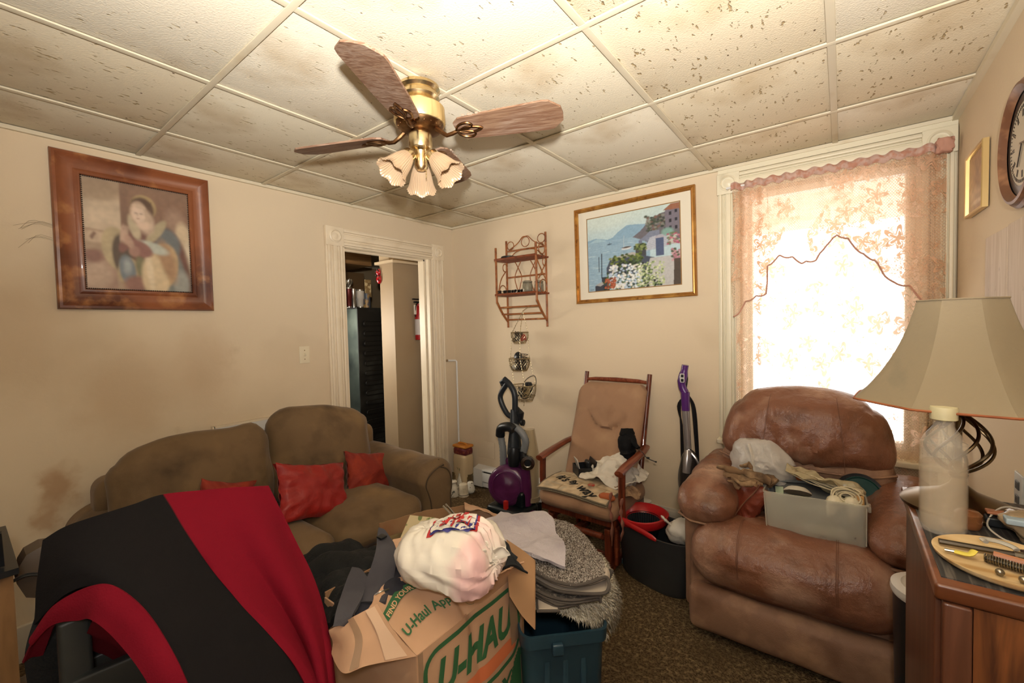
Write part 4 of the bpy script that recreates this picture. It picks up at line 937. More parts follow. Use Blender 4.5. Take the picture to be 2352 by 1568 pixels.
# local frame: x across, y back(+), z up
b = MB()
for s_ in (-1, 1): b = MB(); b.tube([(s_*.225, .02, .30), (s_*.228, .10, .50), (s_*.235, .26, 1.10)], [.020, .018, .016], 10); b.build('back_post', CH, gl, local=True)
b = MB(); b.tube([(-.235, .245, 1.045), (-.16, .245, 1.052), (.0, .245, 1.054), (.16, .245, 1.052), (.235, .245, 1.045)], [.010, .014, .016, .014, .010], 10); b.build('top_rail', CHX, gl, local=True)
b = MB()
def bw(p, u):
    y0 = p.y; k = (p.z-.42)/.6
    d = Vector((0, .26*k*.92, 0)); q = p+d
    if u[1] < 0:
        # head roll with its smile-shaped lower crease
        x = p.x/.235; zc = .835+.0; rr = math.hypot(x/.62, (p.z-.90)/.16)
        if p.z < .86 and rr < 1.25: q.y += .034*math.exp(-((rr-1)/.07)**2)*min(1, (.86-p.z)/.05)
        if p.z > .80 and rr < 1: q.y -= .016*(1-rr)
    return q
b.rbox((-.012, -.025, .72), (.248, .045, .315), .044, 26, puff=(0, .014, .0), warp=bw)
b.v = [Vector(p) for p in b.v]
for p in b.v:
    # round the top corners strongly
    if p.z > .92: r = (p.z-.92)/.115; mxx = .262*math.sqrt(max(0, 1-(max(0, r-.05))**2*.55)); p.x = max(-mxx, min(mxx, p.x))
bc = b.build('back_cushion', UPH, gl, 60, local=True)
b = MB(); b.rbox((0, -.13, .375), (.265, .245, .062), .055, 14, puff=(.0, .03, .014), warp=wr(.007, 8, 2)); b.build('seat_cushion', UPH, gl, local=True)
b = MB(); b.box((-.245, -.34, .285), (.245, -.31, .325)); b.box((-.245, .06, .285), (.245, .09, .325)); b.box((-.25, -.34, .285), (-.22, .09, .325)); b.box((.22, -.34, .285), (.25, .09, .325)); b.build('seat_frame', CH, gl, local=True)
for s_ in (-1, 1):
    b = MB(); b.tube([(s_*.272, -.325, .597), (s_*.270, -.24, .612), (s_*.272, 0, .635), (s_*.255, .13, .645)], [.023, .024, .022, .020], 12, flat=(1.2, .8)); b.build('armrest', CHX, gl, local=True)
    b = MB(); b.tube([(s_*.270, -.285, .31), (s_*.272, -.29, .47), (s_*.272, -.285, .60)], .021, 10); b.build('arm_post', CH, gl, local=True)
    # base: sled side with two uprights and hanging links
    b = MB(); b.rbox((s_*.195, -.10, .030), (.022, .26, .022), .008); b.rbox((s_*.195, -.30, .14), (.02, .028, .115), .008); b.rbox((s_*.195, .12, .14), (.02, .028, .115), .008); b.rbox((s_*.195, -.09, .245), (.020, .24, .018), .008); b.build('base_side', CH, gl, local=True)
    for y in (-.27, .08):
        b = MB(); b.rbox((s_*.229, y, .165), (.011, .020, .125), .008); b.lathe([(.014, 0), (.014, .008), (0, .011)], 12, M=Matrix.Translation((s_*.240, y, .265)) @ Matrix.Rotation(s_*PI/2, 4, 'Y')); b.build('link', CHX, gl, local=True)
    b = MB(); b.lathe([(0, 0), (.026, .002), (.026, .03), (0, .034)], 16, M=Matrix.Translation((s_*.21-(.017), -.375, .035)) @ Matrix.Rotation(PI/2, 4, 'Y')); b.build('glide_bearing', CHX, gl, local=True)
for (y, z, r) in ((-.30, .10, .012), (-.385, .245, .018), (.12, .10, .012), (-.30, .19, .012)):
    b = MB(); b.tube([(-.195, y, z), (.195, y, z)], r, 10); b.build('stretcher', CH, gl, local=True)
# ------------------------------------------------------------------ upright vacuum
PUR = mat('purple_plastic', '#4e1c46', .28, var=[('#6b3060', 9, 3, .5, .8)], coat=.4); DKP = mat('charcoal_plastic', '#22262a', .45); CLR = mat('smoky_clear_plastic', '#b9a684', .2, trans=.35)
GH = mat('grey_hose', '#77797a', .5)
va = thing('vacuum_cleaner', 'purple and black upright vacuum cleaner with a looped hose', 'vacuum cleaner', (.93, -.33, 0))
V = lambda u, v, y=-.35: W(u, v, 'y', y)
hb = curve([V(1165, 880), V(1150, 905), V(1152, 925), V(1165, 950), V(1178, 958)], 14)
b = MB(); b.tube(hb, .021, 10); b.tube(curve([V(1158, 872), V(1170, 882), V(1182, 905), V(1183, 945)], 12), .023, 10); b.tube([V(1156, 884), V(1152, 878), V(1160, 870), V(1168, 878)], .019, 8); b.build('handle', mat('dark_handle', '#1c2126', .4), va)
b = MB(); b.tube([V(1180, 940), V(1182, 975), V(1182, 1040)], [.030, .045, .070], 16, flat=(1, .7)); b.build('upper_body', DKP, va)
b = MB(); b.tube([V(1185, 932, -.31), V(1194, 950, -.31), V(1196, 972, -.31)], [.010, .036, .016], 10); b.tube([V(1190, 970), V(1200, 970)], .006, 8); b.lathe([(0, 0), (.024, 0), (.024, .018), (0, .022)], 14, M=Matrix.Translation(V(1198, 970)) @ Matrix.Rotation(PI/2, 4, 'Y')); b.build('cord_hook', BLK, va)
b = MB(); b.tube([V(1183, 1028, -.40), V(1182, 1045, -.41), V(1180, 1068, -.41)], [.052, .060, .046], 18, flat=(1, .8)); b.build('tank_lid', BLK, va)
b = MB(); b.rbox(V(1181, 1100, -.35), (.060, .045, .17), .03, 3); b.build('spine', PUR, va)
hp = curve([V(1156, 1070, -.38), V(1155, 1030, -.39), V(1150, 990, -.40), V(1165, 978, -.40), V(1190, 985, -.40), V(1207, 1012, -.39), V(1200, 1045, -.37)], 60)
b = MB(); b.tube(hp, [.025+.0026*(i % 2) for i in range(61)], 12); hv = b.build('hose', GH, va)
b = MB(); b.tube(curve([V(1149, 1000, -.41), V(1152, 983, -.42), V(1170, 980, -.43), V(1180, 988, -.43)], 10), .036, 12); b.build('hose_cradle', BLK, va)
b = MB(); b.tube([V(1156, 1030, -.37), V(1158, 1082, -.37)], [.024, .028], 12); b.build('wand', mat('dark_handle', '#1c2126'), va)
b = MB(); b.lathe([(0, .052), (.018, .052), (.030, .046), (.060, .042), (.078, .040), (.094, .034), (.100, .024), (.100, -.03), (.09, -.04), (0, -.04)], 48, M=Matrix.Translation(V(1168, 1112, -.40)) @ Matrix.Rotation(.42, 4, 'Z') @ Matrix.Rotation(PI/2-.1, 4, 'X') @ Matrix.Scale(1.50, 4))
MV = Matrix.Translation(V(1168, 1112, -.40)) @ Matrix.Rotation(.42, 4, 'Z') @ Matrix.Rotation(PI/2-.1, 4, 'X') @ Matrix.Scale(1.5, 4)
b.tube([MV @ Vector((.070*math.cos(a), .070*math.sin(a), .043)) for a in np.linspace(0, 2*PI, 40)[:-1]], .005, 6, closed=True)
b.build('filter_cover', PUR, va)
b = MB(); b.tube([V(1206, 1075, -.36), V(1208, 1120, -.36), V(1206, 1160, -.36)], [.040, .046, .050], 14); b.build('side_body', PUR, va)
b = MB(); b.tube([V(1216, 985, -.30), V(1220, 1040, -.30), V(1218, 1140, -.30)], [.040, .058, .068], 16); b.tube([V(1218, 1136, -.30), V(1218, 1146, -.30)], .076, 16); b.build('dust_tank', CLR, va)
b = MB(); M9 = Matrix.Translation(V(1212, 1062, -.40)) @ Matrix.Rotation(PI/2, 4, 'X') @ Matrix.Rotation(.6, 4, 'Y') @ Matrix.Scale(1.5, 4); b.lathe([(.012, .01), (.02, .016), (.034, .014), (.036, .0), (.030, -.02), (0, -.02)], 24, M=M9); b.build('dial', mat('chrome_dial', '#9a9b9a', .2, 1), va)
b = MB(); b.lathe([(.0, .013), (.02, .013)], 20, M=M9, wall=1); b.tube([V(1200, 1035, -.38), V(1203, 1062, -.38)], .030, 12); b.build('valve', BLK, va)
b = MB(); b.rbox(V(1180, 1055, -.402), (.024, .02, .014), .004); b.build('label', mat('pale_label', '#c9c3ba', .5), va)
b = MB(); b.rbox((.955, -.40, .065), (.16, .13, .055), .035, 4); b.rbox((.955, -.37, .16), (.12, .06, .07), .03, 3); b.build('foot', mat('dark_green_black', '#10181a', .3), va)
b = MB(); b.rbox((1.12, -.42, .055), (.06, .08, .04), .03, 3); b.build('nozzle', PUR, va)
b = MB(); b.rbox(V(1162, 1160, -.50), (.016, .014, .034), .006, 1); b.build('pedal', mat('red_pedal', '#b3241f', .35), va)
for x in (.84, 1.07):
    b = MB(); b.lathe([(0, -.015), (.045, -.013), (.05, 0), (.045, .013), (0, .015)], 24, M=Matrix.Translation((x, -.24, .05)) @ Matrix.Rotation(PI/2, 4, 'Y')); b.build('wheel', BLK, va)

# ------------------------------------------------------------------ corner things: jug, cups, jars
t = thing('storage_jug', 'tall cream jug with orange and maroon lid in the room corner', 'jug', (.17, -.11, 0))
b = MB(); b.rbox((.17, -.105, .15), (.085, .060, .15), .03, 3); b.build('body', mat('cream_plastic', '#cbb48e', .45, trans=.15), t)
b = MB(); b.rbox((.17, -.105, .325), (.080, .056, .035), .025, 2); b.build('label_band', mat('maroon_label', '#5b1a22', .5, var=[('#7b3a2a', 50, 2, .5, .6)]), t)
b = MB(); b.rbox((.17, -.105, .370), (.082, .058, .012), .010, 2); b.tube(curve([(.115, -.105, .382), (.13, -.105, .392), (.19, -.105, .392), (.215, -.105, .382)], 10), .008, 8); b.build('lid', mat('orange_lid', '#c07a2c', .45), t)
CER = mat('white_ceramic', '#cfc9ba', .25, var=[('#5d6159', 34, 3, .60, .66)]); CER2 = mat('cream_ceramic', '#cdc2aa', .3, var=[('#a2906c', 18, 3, .55, .75)]); CER3 = mat('dotted_ceramic', '#d3cfc4', .25, var=[('#3e3c3a', 60, 1, .66, .70)])
P_ = W(1042, 1137, 'z', 0); b = MB(); b.lathe([(0, .128), (.026, .128), (.034, .120), (.030, .112), (.022, .104), (.030, .092), (.042, .07), (.047, .03), (.052, .006), (.052, 0), (.046, 0), (.04, .03)], 32, P_); tag(b.build('vase', CER, None, 60), 'white flared vase upside down with grey flower print, nearest the sofa arm', 'vase')
P_ = W(1065, 1138, 'z', 0); b = MB(); b.lathe([(0, .105), (.030, .105), (.038, .098), (.040, .05), (.043, .012), (.045, .010), (.045, 0), (.038, 0)], 28, P_); tag(b.build('cup', CER2, None, 60), 'cream straight-sided cup upside down with a dark rim band, middle of the row', 'cup')
b = MB(); b.tube([P_+Vector((.0445*math.cos(a), .0445*math.sin(a), .016)) for a in np.linspace(0, 2*PI, 30)[:-1]], .002, 5, closed=True); k_ = bpy.data.objects['cup']; b.build('rim_band', mat('dark_band', '#3a3230', .4), k_)
P_ = W(1079, 1130, 'z', 0)+Vector((.01, 0, 0)); b = MB(); b.lathe([(0, .095), (.020, .095), (.026, .09), (.028, .07), (.038, .045), (.042, .02), (.036, .004), (.03, 0)], 28, P_); tag(b.build('cup', CER3, None, 60), 'white round cup upside down with small dark dots, right of the row', 'cup')
P_ = W(1024, 1118, 'z', 0); b = MB(); b.lathe([(.05, 0), (.046, .02), (.030, .06), (.018, .095), (.014, .105), (0, .106)], 28, P_, mod=lambda a, q: 1+.05*math.cos(12*a)); tag(b.build('cup', CER2, None, 60), 'cream fluted cone beside the sofa arm, behind the flowered vase', 'cup')
for (u, lab) in ((1036, 'amber glass jar behind the flowered vase'), (1077, 'amber glass jar behind the dotted cup')):
    P_ = W(u, 1118, 'z', 0); b = MB(); r = .044; b.lathe([(0, .004), (0, 0), (r, 0), (r, .10), (r*.85, .112), (r*.9, .125), (r*.84, .125), (r*.78, .112), (r*.92, .098), (r*.92, .008)], 28, P_); tag(b.build('glass_jar', mat('amber_glass', '#a08a62', .08, trans=.75), None, 60), lab, 'jar')
t = thing('bud_vase', 'small white vase with green leaves between the two glass jars', 'vase', W(1058, 1118, 'z', 0))
b = MB(); b.lathe([(0, 0), (.030, 0), (.036, .03), (.034, .06), (.022, .09), (.018, .12), (.022, .13), (.016, .13)], 24); b.build('vase_body', CER, t, local=True)
b = MB()
for k in range(5):
    a = k*1.3; b.tube(curve([(0, 0, .12), (.010*math.cos(a), .01*math.sin(a), .15), (.03*math.cos(a), .03*math.sin(a), .185)], 8), [.004, .005, .007, .009, .008, .006, .004, .002, .001], 5, flat=(1, .25))
b.build('leaves', mat('leaf_green', '#4d5a2a', .5), t, local=True)

# ------------------------------------------------------------------ steam mop
VIO = mat('violet_plastic', '#4a1f63', .3, coat=.3); SIL = mat('silver_plastic', '#a9a6a6', .25, .7)
sm = thing('steam_mop', 'violet and silver stick vacuum mop leaning by the wall left of the recliner', 'mop', (2.15, -.14, 0))
S = lambda u, v, y=-.14: W(u, v, 'y', y)
b = MB(); b.tube(curve([S(1574, 838), S(1571, 855), S(1566, 875), S(1568, 890), S(1574, 902)], 10), [.021]*3+[.027]*3+[.024]*5, 12); b.tube([S(1574, 900), S(1575, 942)], [.027, .025], 12); b.build('handle', VIO, sm)
b = MB(); b.tube([S(1576, 838, -.12), S(1578, 870, -.11), S(1574, 902, -.11)], .007, 6); b.build('handle_back', BLK, sm)
b = MB(); b.rbox(S(1567, 868, -.165), (.013, .010, .028), .006, 1); o = b.build('button_panel', mat('light_grey', '#c4c0bb', .3), sm)
b = MB(); [b.rbox(S(1567, v, -.176), (.008, .004, .009), .003) for v in (863, 873)]; b.build('button', BLK, o)
b = MB(); b.tube([S(1575, 940), S(1580, 1035)], .022, 14); b.build('pole', SIL, sm)
def body(prof, y0=-.15, fl=(1, .7)):
    pts = [S(u, v, y0) for u, v, r in prof]; return pts, [r for _, _, r in prof]
b = MB(); p_, r_ = body([(1581, 1030, .016), (1583, 1045, .056), (1584, 1075, .080), (1585, 1110, .088), (1586, 1150, .084), (1587, 1190, .070), (1589, 1225, .045)]); p_ = curve(p_, 18); b.tube(p_, [catmull([(r, 0, 0) for r in r_], i/18).x for i in range(19)], 20, flat=(1, .72)); b.build('body_shell', mat('smoky_black', '#2b2725', .12, var=[('#6d625a', 3, 2, .55, .8)]), sm)
b = MB(); b.tube([S(1580, 1034, -.185), S(1579, 1055, -.205), S(1577, 1085, -.215)], [.026, .032, .030], 14, flat=(1, .8)); b.build('latch', SIL, sm)
b = MB()
for s_ in (-1, 1): b.tube(curve([S(1581, 1032, -.18), S(1584+s_*18, 1060, -.185), S(1585+s_*25, 1100, -.175), S(1586+s_*18, 1150, -.185)], 12), .007, 6)
b.build('trim_band', SIL, sm)
b = MB(); b.tube([S(1590, 1215), S(1593, 1255, -.16)], .016, 8); b.rbox((2.165, -.17, .035), (.13, .06, .030), .02, 2); b.build('floor_head', BLK, sm)
b = MB()
for k in range(4): b.tube(curve([S(1578, 905, -.12), S(1563-k*2, 930, -.11), S(1564+k, 980, -.10), S(1566+k*2, 1080, -.10)], 14), .005, 5); b.tube(curve([S(1580, 905, -.12), S(1590+k*2, 935, -.11), S(1596+k*2, 1000, -.10), S(1602+k, 1080, -.10)], 14), .005, 5)
b.build('power_cord', CABLE, sm)

# ------------------------------------------------------------------ mop bucket
bk = thing('mop_bucket', 'charcoal oval mop bucket with a red wringer ring beside the recliner', 'bucket', (2.08, -.50, 0))
CHB = mat('charcoal_bucket', '#2a2c2e', .5, var=[('#3a3c3d', 3, 2, .5, .8)]); RDP = mat('red_plastic', '#a81b1f', .3, coat=.3)
ax = Vector((.42, -.12, 0)).normalized()
MBu = frame_M((2.10, -.54, 0), ax, (-ax.y, ax.x, 0)) @ Matrix.Diagonal((.95, .95, 1, 1))
def oval(sx, sy, z, n=48, sq=2.7):
    r = []
    for k in range(n):
        a = 2*PI*k/n; c, s_ = math.cos(a), math.sin(a); r.append((sx*abs(c)**(2/sq)*(1 if c >= 0 else -1), sy*abs(s_)**(2/sq)*(1 if s_ >= 0 else -1), z))
    return r
def loft(b, rings, M=None, cap0=True, cap1=False):
    n = len(rings[0]); vs = [p for r in rings for p in r]; fs = []
    for i in range(len(rings)-1):
        for k in range(n): fs.append((i*n+k, i*n+(k+1) % n, (i+1)*n+(k+1) % n, (i+1)*n+k))
    if cap0: fs.append(tuple(reversed(range(n))))
    if cap1: fs.append(tuple((len(rings)-1)*n+k for k in range(n)))
    b.add(vs, fs, M)
b = MB(); loft(b, [oval(.205, .115, 0), oval(.222, .128, .02), oval(.245, .145, .22), oval(.258, .155, .27), oval(.262, .158, .305), oval(.250, .148, .305), oval(.240, .140, .26), oval(.21, .12, .03)], MBu, cap1=True); b.build('bucket_body', CHB, bk)
b = MB(); rc_ = (-.115, 0, 0)
def shift(r, dx): return [(x+dx, y, z) for x, y, z in r]
loft(b, [shift(oval(.140, .150, .300, sq=2.2), -.115), shift(oval(.150, .160, .315, sq=2.2), -.115), shift(oval(.148, .158, .345, sq=2.2), -.115), shift(oval(.138, .150, .348, sq=2.2), -.115), shift(oval(.105, .105, .325, sq=2), -.105), shift(oval(.095, .095, .31, sq=2), -.105)], MBu, cap0=False); b.build('wringer_ring', RDP, bk)
b = MB(); b.tube([MBu @ Vector(p) for p in curve([(-.27, -.03, .335), (-.22, -.13, .338), (-.10, -.168, .335), (.03, -.168, .322), (.10, -.166, .31)], 24)], [.012]*22+[.011, .009, .006], 8, flat=(.8, 1.3)); b.build('carry_handle', RDP, bk)
b = MB(); loft(b, [shift(oval(.098, .098, .318, sq=2), -.105), shift(oval(.090, .090, .25, sq=2), -.105), shift(oval(.08, .08, .20, sq=2), -.105)], MBu, cap0=False, cap1=True)
bs = b.build('wringer_basket', BLK, bk)
b = MB()
for k in range(40):
    a = 2*PI*k/40; b.tube([MBu @ Vector((-.105+.094*math.cos(a), .094*math.sin(a), .312)), MBu @ Vector((-.105+.082*math.cos(a), .082*math.sin(a), .22))], .003, 4)
b.build('rib', mat('dark_rib', '#2c3134', .4), bs)
b = MB(); b.tube([MBu @ Vector(p) for p in curve([(-.235, -.045, .17), (-.275, -.06, .14), (-.275, -.10, .09), (-.235, -.11, .045)], 12)], .014, 8, flat=(.6, 1.2)); b.build('foot_pedal', mat('pink_red_plastic', '#b23a44', .35), bk)
b = MB(); b.rbox((1.88, -.47, .02), (.06, .05, .018), .012, 2); b.build('pedal_base', mat('grey_teal_plastic', '#3a4748', .4), bk)
BAG = mat('white_bag_plastic', '#d8d4cb', .35, trans=.12, var=[('#b8b2a6', 8, 3, .5, .8)], bump=[(30, .004, 'n')])
def ridged(p, s, k=0): return .5-abs(nz(p, s, k))*2
def blob(name, label, cat, ctr, half, amp, sc, m_, seed, n=14, M=None, sharp=50, squash=None, group=None):
    b = MB()
    def f(p, u):
        d = (p-Vector(ctr)); q = p + d.normalized()*amp*(nz(p, sc, seed)+.5*nz(p, sc*2.3, seed+3)) if d.length > 1e-6 else p
        return squash(q, u) if squash else q
    b.rbox(ctr, half, min(half)*.96, n, puff=(half[0]*.1, half[1]*.1, half[2]*.15), warp=f)
    if M is not None: b.v = [M @ p for p in b.v]
    o = b.build(name, m_, None, sharp)
    return tag(o, label, cat, group) if label else o
pb = blob('plastic_bag', 'small white plastic bag stuffed in the mop bucket', 'bag', (2.255, -.565, .32), (.085, .075, .055), .018, 14, BAG, 4)
b = MB(); b.tube(curve([(2.20, -.60, .35), (2.165, -.62, .385), (2.14, -.61, .40)], 8), [.012, .016, .012, .014, .018, .012, .016, .013, .005], 8, flat=(1, .5)); b.build('twisted_tail', BAG, pb)
b = MB(); b.lathe([(0, 0), (.032, 0), (.034, .26), (.034, .29), (0, .295)], 20, W(1472, 1205, 'y', -.22)*1.0*Vector((1, 1, 0)) if False else (1.905, -.20, 0)); tag(b.build('spray_can', mat('white_can', '#d2cdc0', .4)), 'white capped can whose top shows behind the red wringer', 'can')

# ------------------------------------------------------------------ things on the glider
GM = Matrix.Translation((1.655, -.33, 0)) @ Matrix.Rotation(math.radians(-1), 4, 'Z')
def gp(x, y, z): return GM @ Vector((x, y, z))
MATM = attr_mat('printed_mat', .9, .1, bump=[(300, .0006, 'n')])
dm = thing('folded_doormat', 'cream folded mat with black lettering on the glider seat', 'doormat', gp(0, -.2, .45))
P = Paint(90, 60, '#b9a588'); P.mottle(.25, 4)
for k in range(5): P.line(0, k/4.0, 1, k/4.0, .012, '#8d7a5c', .7)
for x, y in ((.3, .125), (.62, .125), (.15, .375), (.5, .375), (.85, .375), (.35, .625), (.7, .625), (.2, .875), (.55, .875)): P.line(x, y-.125, x, y+.125, .010, '#8d7a5c', .7)
P.r = np.random.RandomState(9)
for k in range(26): x, y = rnd.random(), rnd.random(); P.ell(x, y, .03, .05, '#8e8f86', rnd.random()*3, .6, .35)
def dmf(u, v, dz=0):
    # sits on the seat, the front hangs down over the edge slightly
    x = -.250+.47*u+.03*v; y = -.385+.24*v; z = .460+.006*math.sin(u*5)-.030*(1-v)**3*1.2+dz-.012*abs(u-.5)**2
    return gp(x, y, z+.004*nz((x, y, 0), 12))
aa = P.a[::-1]
def colf(u, v): return tuple(P.a[min(int(v*59), 59), min(int(u*89), 89)])
for nm, dz in (('mat_layer', .016), ('mat_layer', .004)):
    b = MB(); b.grid(lambda u, v: dmf(u, v, dz), 90, 40, .006, colf=colf); b.build(nm, MATM, dm, 60)
b = MB(); ed = [dmf(i/40, 0, .014) for i in range(41)]+[dmf(1, i/20, .014) for i in range(21)]; b.tube(ed, .0045, 6); b.tube([p-Vector((0, 0, .012)) for p in ed], .004, 6); b.tube([dmf(0, i/20, .014) for i in range(21)], .0045, 6); b.build('bound_edge', mat('grey_binding', '#6f6452', .9), dm)
def puttext(txt, size, fn, mat_, parent, name='lettering', bold=.0, shear=0, th=.0015, M2=None, sp=1):
    vs, fs = text_verts(txt, size, bold, shear, sp); b = MB()
    b.add([fn(x, y) for x, y, z in vs], fs); return b.build(name, mat_, parent, 0)
INK = mat('black_ink', '#16130f', .8)
for txt, u0, v0, s_ in (("it's", .10, .50, .085), ('By', .34, .40, .055), ('way', .50, .24, .09)):
    # script letters drawn as soft strokes across the mat
    puttext(txt, s_, lambda x, y, u0=u0, v0=v0: dmf(u0+(x*.55-y*.95)/.47*.9 if False else u0+(x*.9+y*.25)/.47, v0+(-x*.35+y*.95)/.24, .0175), INK, dm, bold=.003, shear=.35)
# black open box with a white card
t = thing('open_box', 'small open black box holding a white card on the glider seat', 'box', gp(.0, -.17, .47))
Mx = GM @ Matrix.Translation((-.065, -.140, .478)) @ Matrix.Rotation(-.75, 4, 'Z')
b = MB(); b.box((-.065, -.045, 0), (.065, .045, .004), M=Mx); b.box((-.065, -.045, 0), (-.061, .045, .06), M=Mx); b.box((.061, -.045, 0), (.065, .045, .06), M=Mx); b.box((-.065, -.045, 0), (.065, -.041, .06), M=Mx); b.box((-.065, .041, 0), (.065, .045, .06), M=Mx); b.build('carton', BLK, t)
b = MB(); b.box((-.065, .043, .06), (.065, .047, .115), M=Mx @ Matrix.Rotation(-.3, 4, 'X')); b.rbox((.02, .03, .07), (.03, .015, .03), .014, 3, M=Mx); b.build('flap', BLK, t)
b = MB(); b.rbox((-.012, -.012, .072), (.036, .002, .042), .001, M=Mx @ Matrix.Rotation(.25, 4, 'X')); tag(b.build('white_card', mat('card_white', '#cfc8bb', .6)), 'blank white card standing in the small black box', 'card')
# crumpled white printed cloth
CLW = mat('white_print_cloth', '#cfc8ba', .85, var=[('#8f8474', 9, 4, .60, .68), ('#9c5a52', 7, 3, .70, .74), ('#6a6a66', 13, 3, .68, .73)], bump=[(26, .006, 'n')])
rows = []
for j, (v0) in enumerate((0, .25, .5, .75, 1)):
    rows.append([gp(-.02+.30*i/5+.02*math.sin(j), .10-.33*v0, .475+.135*math.sin(min(1, (i+.3)/4.5)*PI)*(1-v0**2.2)+.02+.02*math.sin(i*2+j)) for i in range(6)])
cl = sheet('crumpled_cloth', rows, CLW, None, 60, 60, .004, .030, 14, 3, None, .012, 34); tag(cl, 'crumpled white printed cloth heaped on the glider seat', 'cloth')
gc = blob('grey_cloth', 'pale grey cloth under the white heap at the right rear of the glider seat', 'cloth', gp(.185, -.06, .50), (.075, .10, .05), .03, 16, mat('pale_grey_cloth', '#a9a49c', .9, bump=[(30, .005, 'n')]), 6)
t = thing('drawstring_pouch', 'black drawstring pouch propped on the right arm of the glider', 'pouch', gp(.23, .05, .6))
b = MB(); q = [gp(.10, .05, .72), gp(.11, .05, .76), gp(.16, .04, .76), gp(.22, .03, .72), gp(.262, .00, .685)]
pts = curve([gp(.19, .02, .57), gp(.175, .03, .64), gp(.165, .05, .71), gp(.155, .06, .765)], 20)
b.tube(pts, [.045+.022*math.sin(i/20*PI)+.010*nz((i, 0, 0), .7) for i in range(21)], 20, flat=(1.25, .8)); pts = curve([gp(.16, .03, .75), gp(.21, .02, .70), gp(.255, .0, .665)], 10); b.tube(pts, [.035-.0022*i for i in range(11)], 14, flat=(1.2, .9))
b.v = [p+Vector((nz(p, 16), nz(p, 16, 4), nz(p, 16, 8)))*.012 for p in b.v]
b.build('pouch_body', mat('black_nylon', '#08080a', .7, spec=.2, bump=[(40, .004, 'n')]), t)
b = MB(); b.tube(curve([gp(.262, -.02, .67), gp(.30, -.04, .655), gp(.33, -.05, .63), gp(.385, -.06, .62)], 14), .0025, 6); b.rbox(gp(.335, -.05, .632), (.009, .006, .006), .004); b.rbox(gp(.386, -.06, .62), (.006, .004, .004), .003); b.build('cord', CABLE, t)
CRO = mat('tan_crochet', '#94775a', .95, bump=[(70, .006, 'v')], var=[('#705640', 20, 3, .5, .7)])
b = MB(); b.grid(lambda u, v: gp(.235+.075*v*(1+.06*math.sin(u*40))*math.cos(u*2*PI)+.0, -.14+.085*v*(1+.06*math.sin(u*40))*math.sin(u*2*PI), .472-.035*v*v*(1+math.cos(u*2*PI))*.8+.01*math.sin(u*31)*v), 60, 8, .006); tag(b.build('crochet_doily', CRO, None, 60), 'tan crochet doily hanging off the right edge of the glider seat', 'doily')
SCF = mat('pinkish_brown_ribbon', '#8e5e4e', .7, bump=[(60, .003, 'n')])
t = thing('knit_scarf', 'pinkish-brown strips hanging from the glider arm post', 'scarf', gp(.27, -.34, .3))
for k, (dx, z0, z1) in enumerate(((-.02, .50, .20), (.045, .48, .24))):
    b = MB(); b.tube(curve([gp(.262+dx, -.365, z0), gp(.258+dx, -.372, z0-.08), gp(.270+dx, -.375, z0-.16), gp(.262+dx*.8, -.37, z1)], 18), [.012+.007*math.sin(i*1.4) for i in range(18)]+[.004], 8, flat=(1.2, .35)); b.build('strip', SCF, t)
blob('orange_fruit', 'rusty orange lump under the folded mat edge on the glider seat', 'ornament', gp(.20, -.33, .455), (.045, .02, .018), .006, 20, mat('orange_rust', '#a3552c', .6), 2, 6)
b = MB(); b.lathe([(0, .0), (.022, .0), (.022, .004), (.0, .007)], 20, gp(.075, -.285, .484)); tag(b.build('pin_badge', mat('badge', '#94604a', .4, var=[('#6d8a4a', 50, 2, .5, .55), ('#a8322a', 40, 2, .56, .6)])), 'small round multicoloured badge on the folded mat', 'badge')
# ------------------------------------------------------------------ things on the recliner
FROST = mat('frosted_bin_plastic', '#dedacb', .30, alpha=.36, var=[('#c4bfac', 5, 3, .5, .8)], spec=.4)
t = thing('storage_bin', 'frosted translucent plastic bin full of odds and ends on the recliner seat', 'bin', (2.82, -.64, .49))
MBn = Matrix.Translation((2.825, -.655, .512)) @ Matrix.Rotation(math.radians(1), 4, 'Z') @ Matrix.Rotation(math.radians(-2), 4, 'Y') @ Matrix.Rotation(math.radians(-4), 4, 'X')
def bowl(b, hx, hy, hh, th, M, top=1.04, r=.02, n=6):
    def rr(sx, sy, z):
        out = []
        for cx, cy, a0 in ((1, 1, 0), (-1, 1, PI/2), (-1, -1, PI), (1, -1, 1.5*PI)):
            for k in range(n+1): a = a0+PI/2*k/n; out.append((cx*(sx-r)+r*math.cos(a), cy*(sy-r)+r*math.sin(a), z))
        return out
    loft(b, [rr(hx-.01, hy-.01, 0), rr(hx, hy, .012), rr(hx*top, hy*top, hh), rr(hx*top+.004, hy*top+.004, hh), rr(hx*top+.004, hy*top+.004, hh+.006), rr(hx*top-th, hy*top-th, hh+.006), rr(hx-th, hy-th, .014)], M, cap1=True)
b = MB(); bowl(b, .172, .105, .172, .0025, MBn); b.build('tub', FROST, t)
b = MB()
for s_ in (-1, 1): b.tube([MBn @ Vector((s_*.17, -.109, .02)), MBn @ Vector((s_*.176, -.113, .17))], .0025, 5)
b.rbox((.187, -.03, .15), (.006, .03, .012), .004, M=MBn); b.build('corner_rib', FROST, t)
def inb(x, y, z): return MBn @ Vector((x, y, z))
t = thing('drawer_organizer', 'dark grey plastic tray leaning up in the bin', 'tray', inb(-.08, .0, .12))
MT = MBn @ Matrix.Translation((-.045, .045, .14)) @ Matrix.Rotation(math.radians(60), 4, 'X') @ Matrix.Rotation(.08, 4, 'Z')
b = MB(); GY = mat('slate_plastic', '#474b50', .45)
for a, c in (((-.125, -.06, 0), (.125, -.052, .02)), ((-.125, .052, 0), (.125, .062, .02)), ((-.125, -.052, 0), (-.108, .052, .02)), ((.115, -.052, 0), (.125, .052, .02))): b.box(a, c, M=MT)
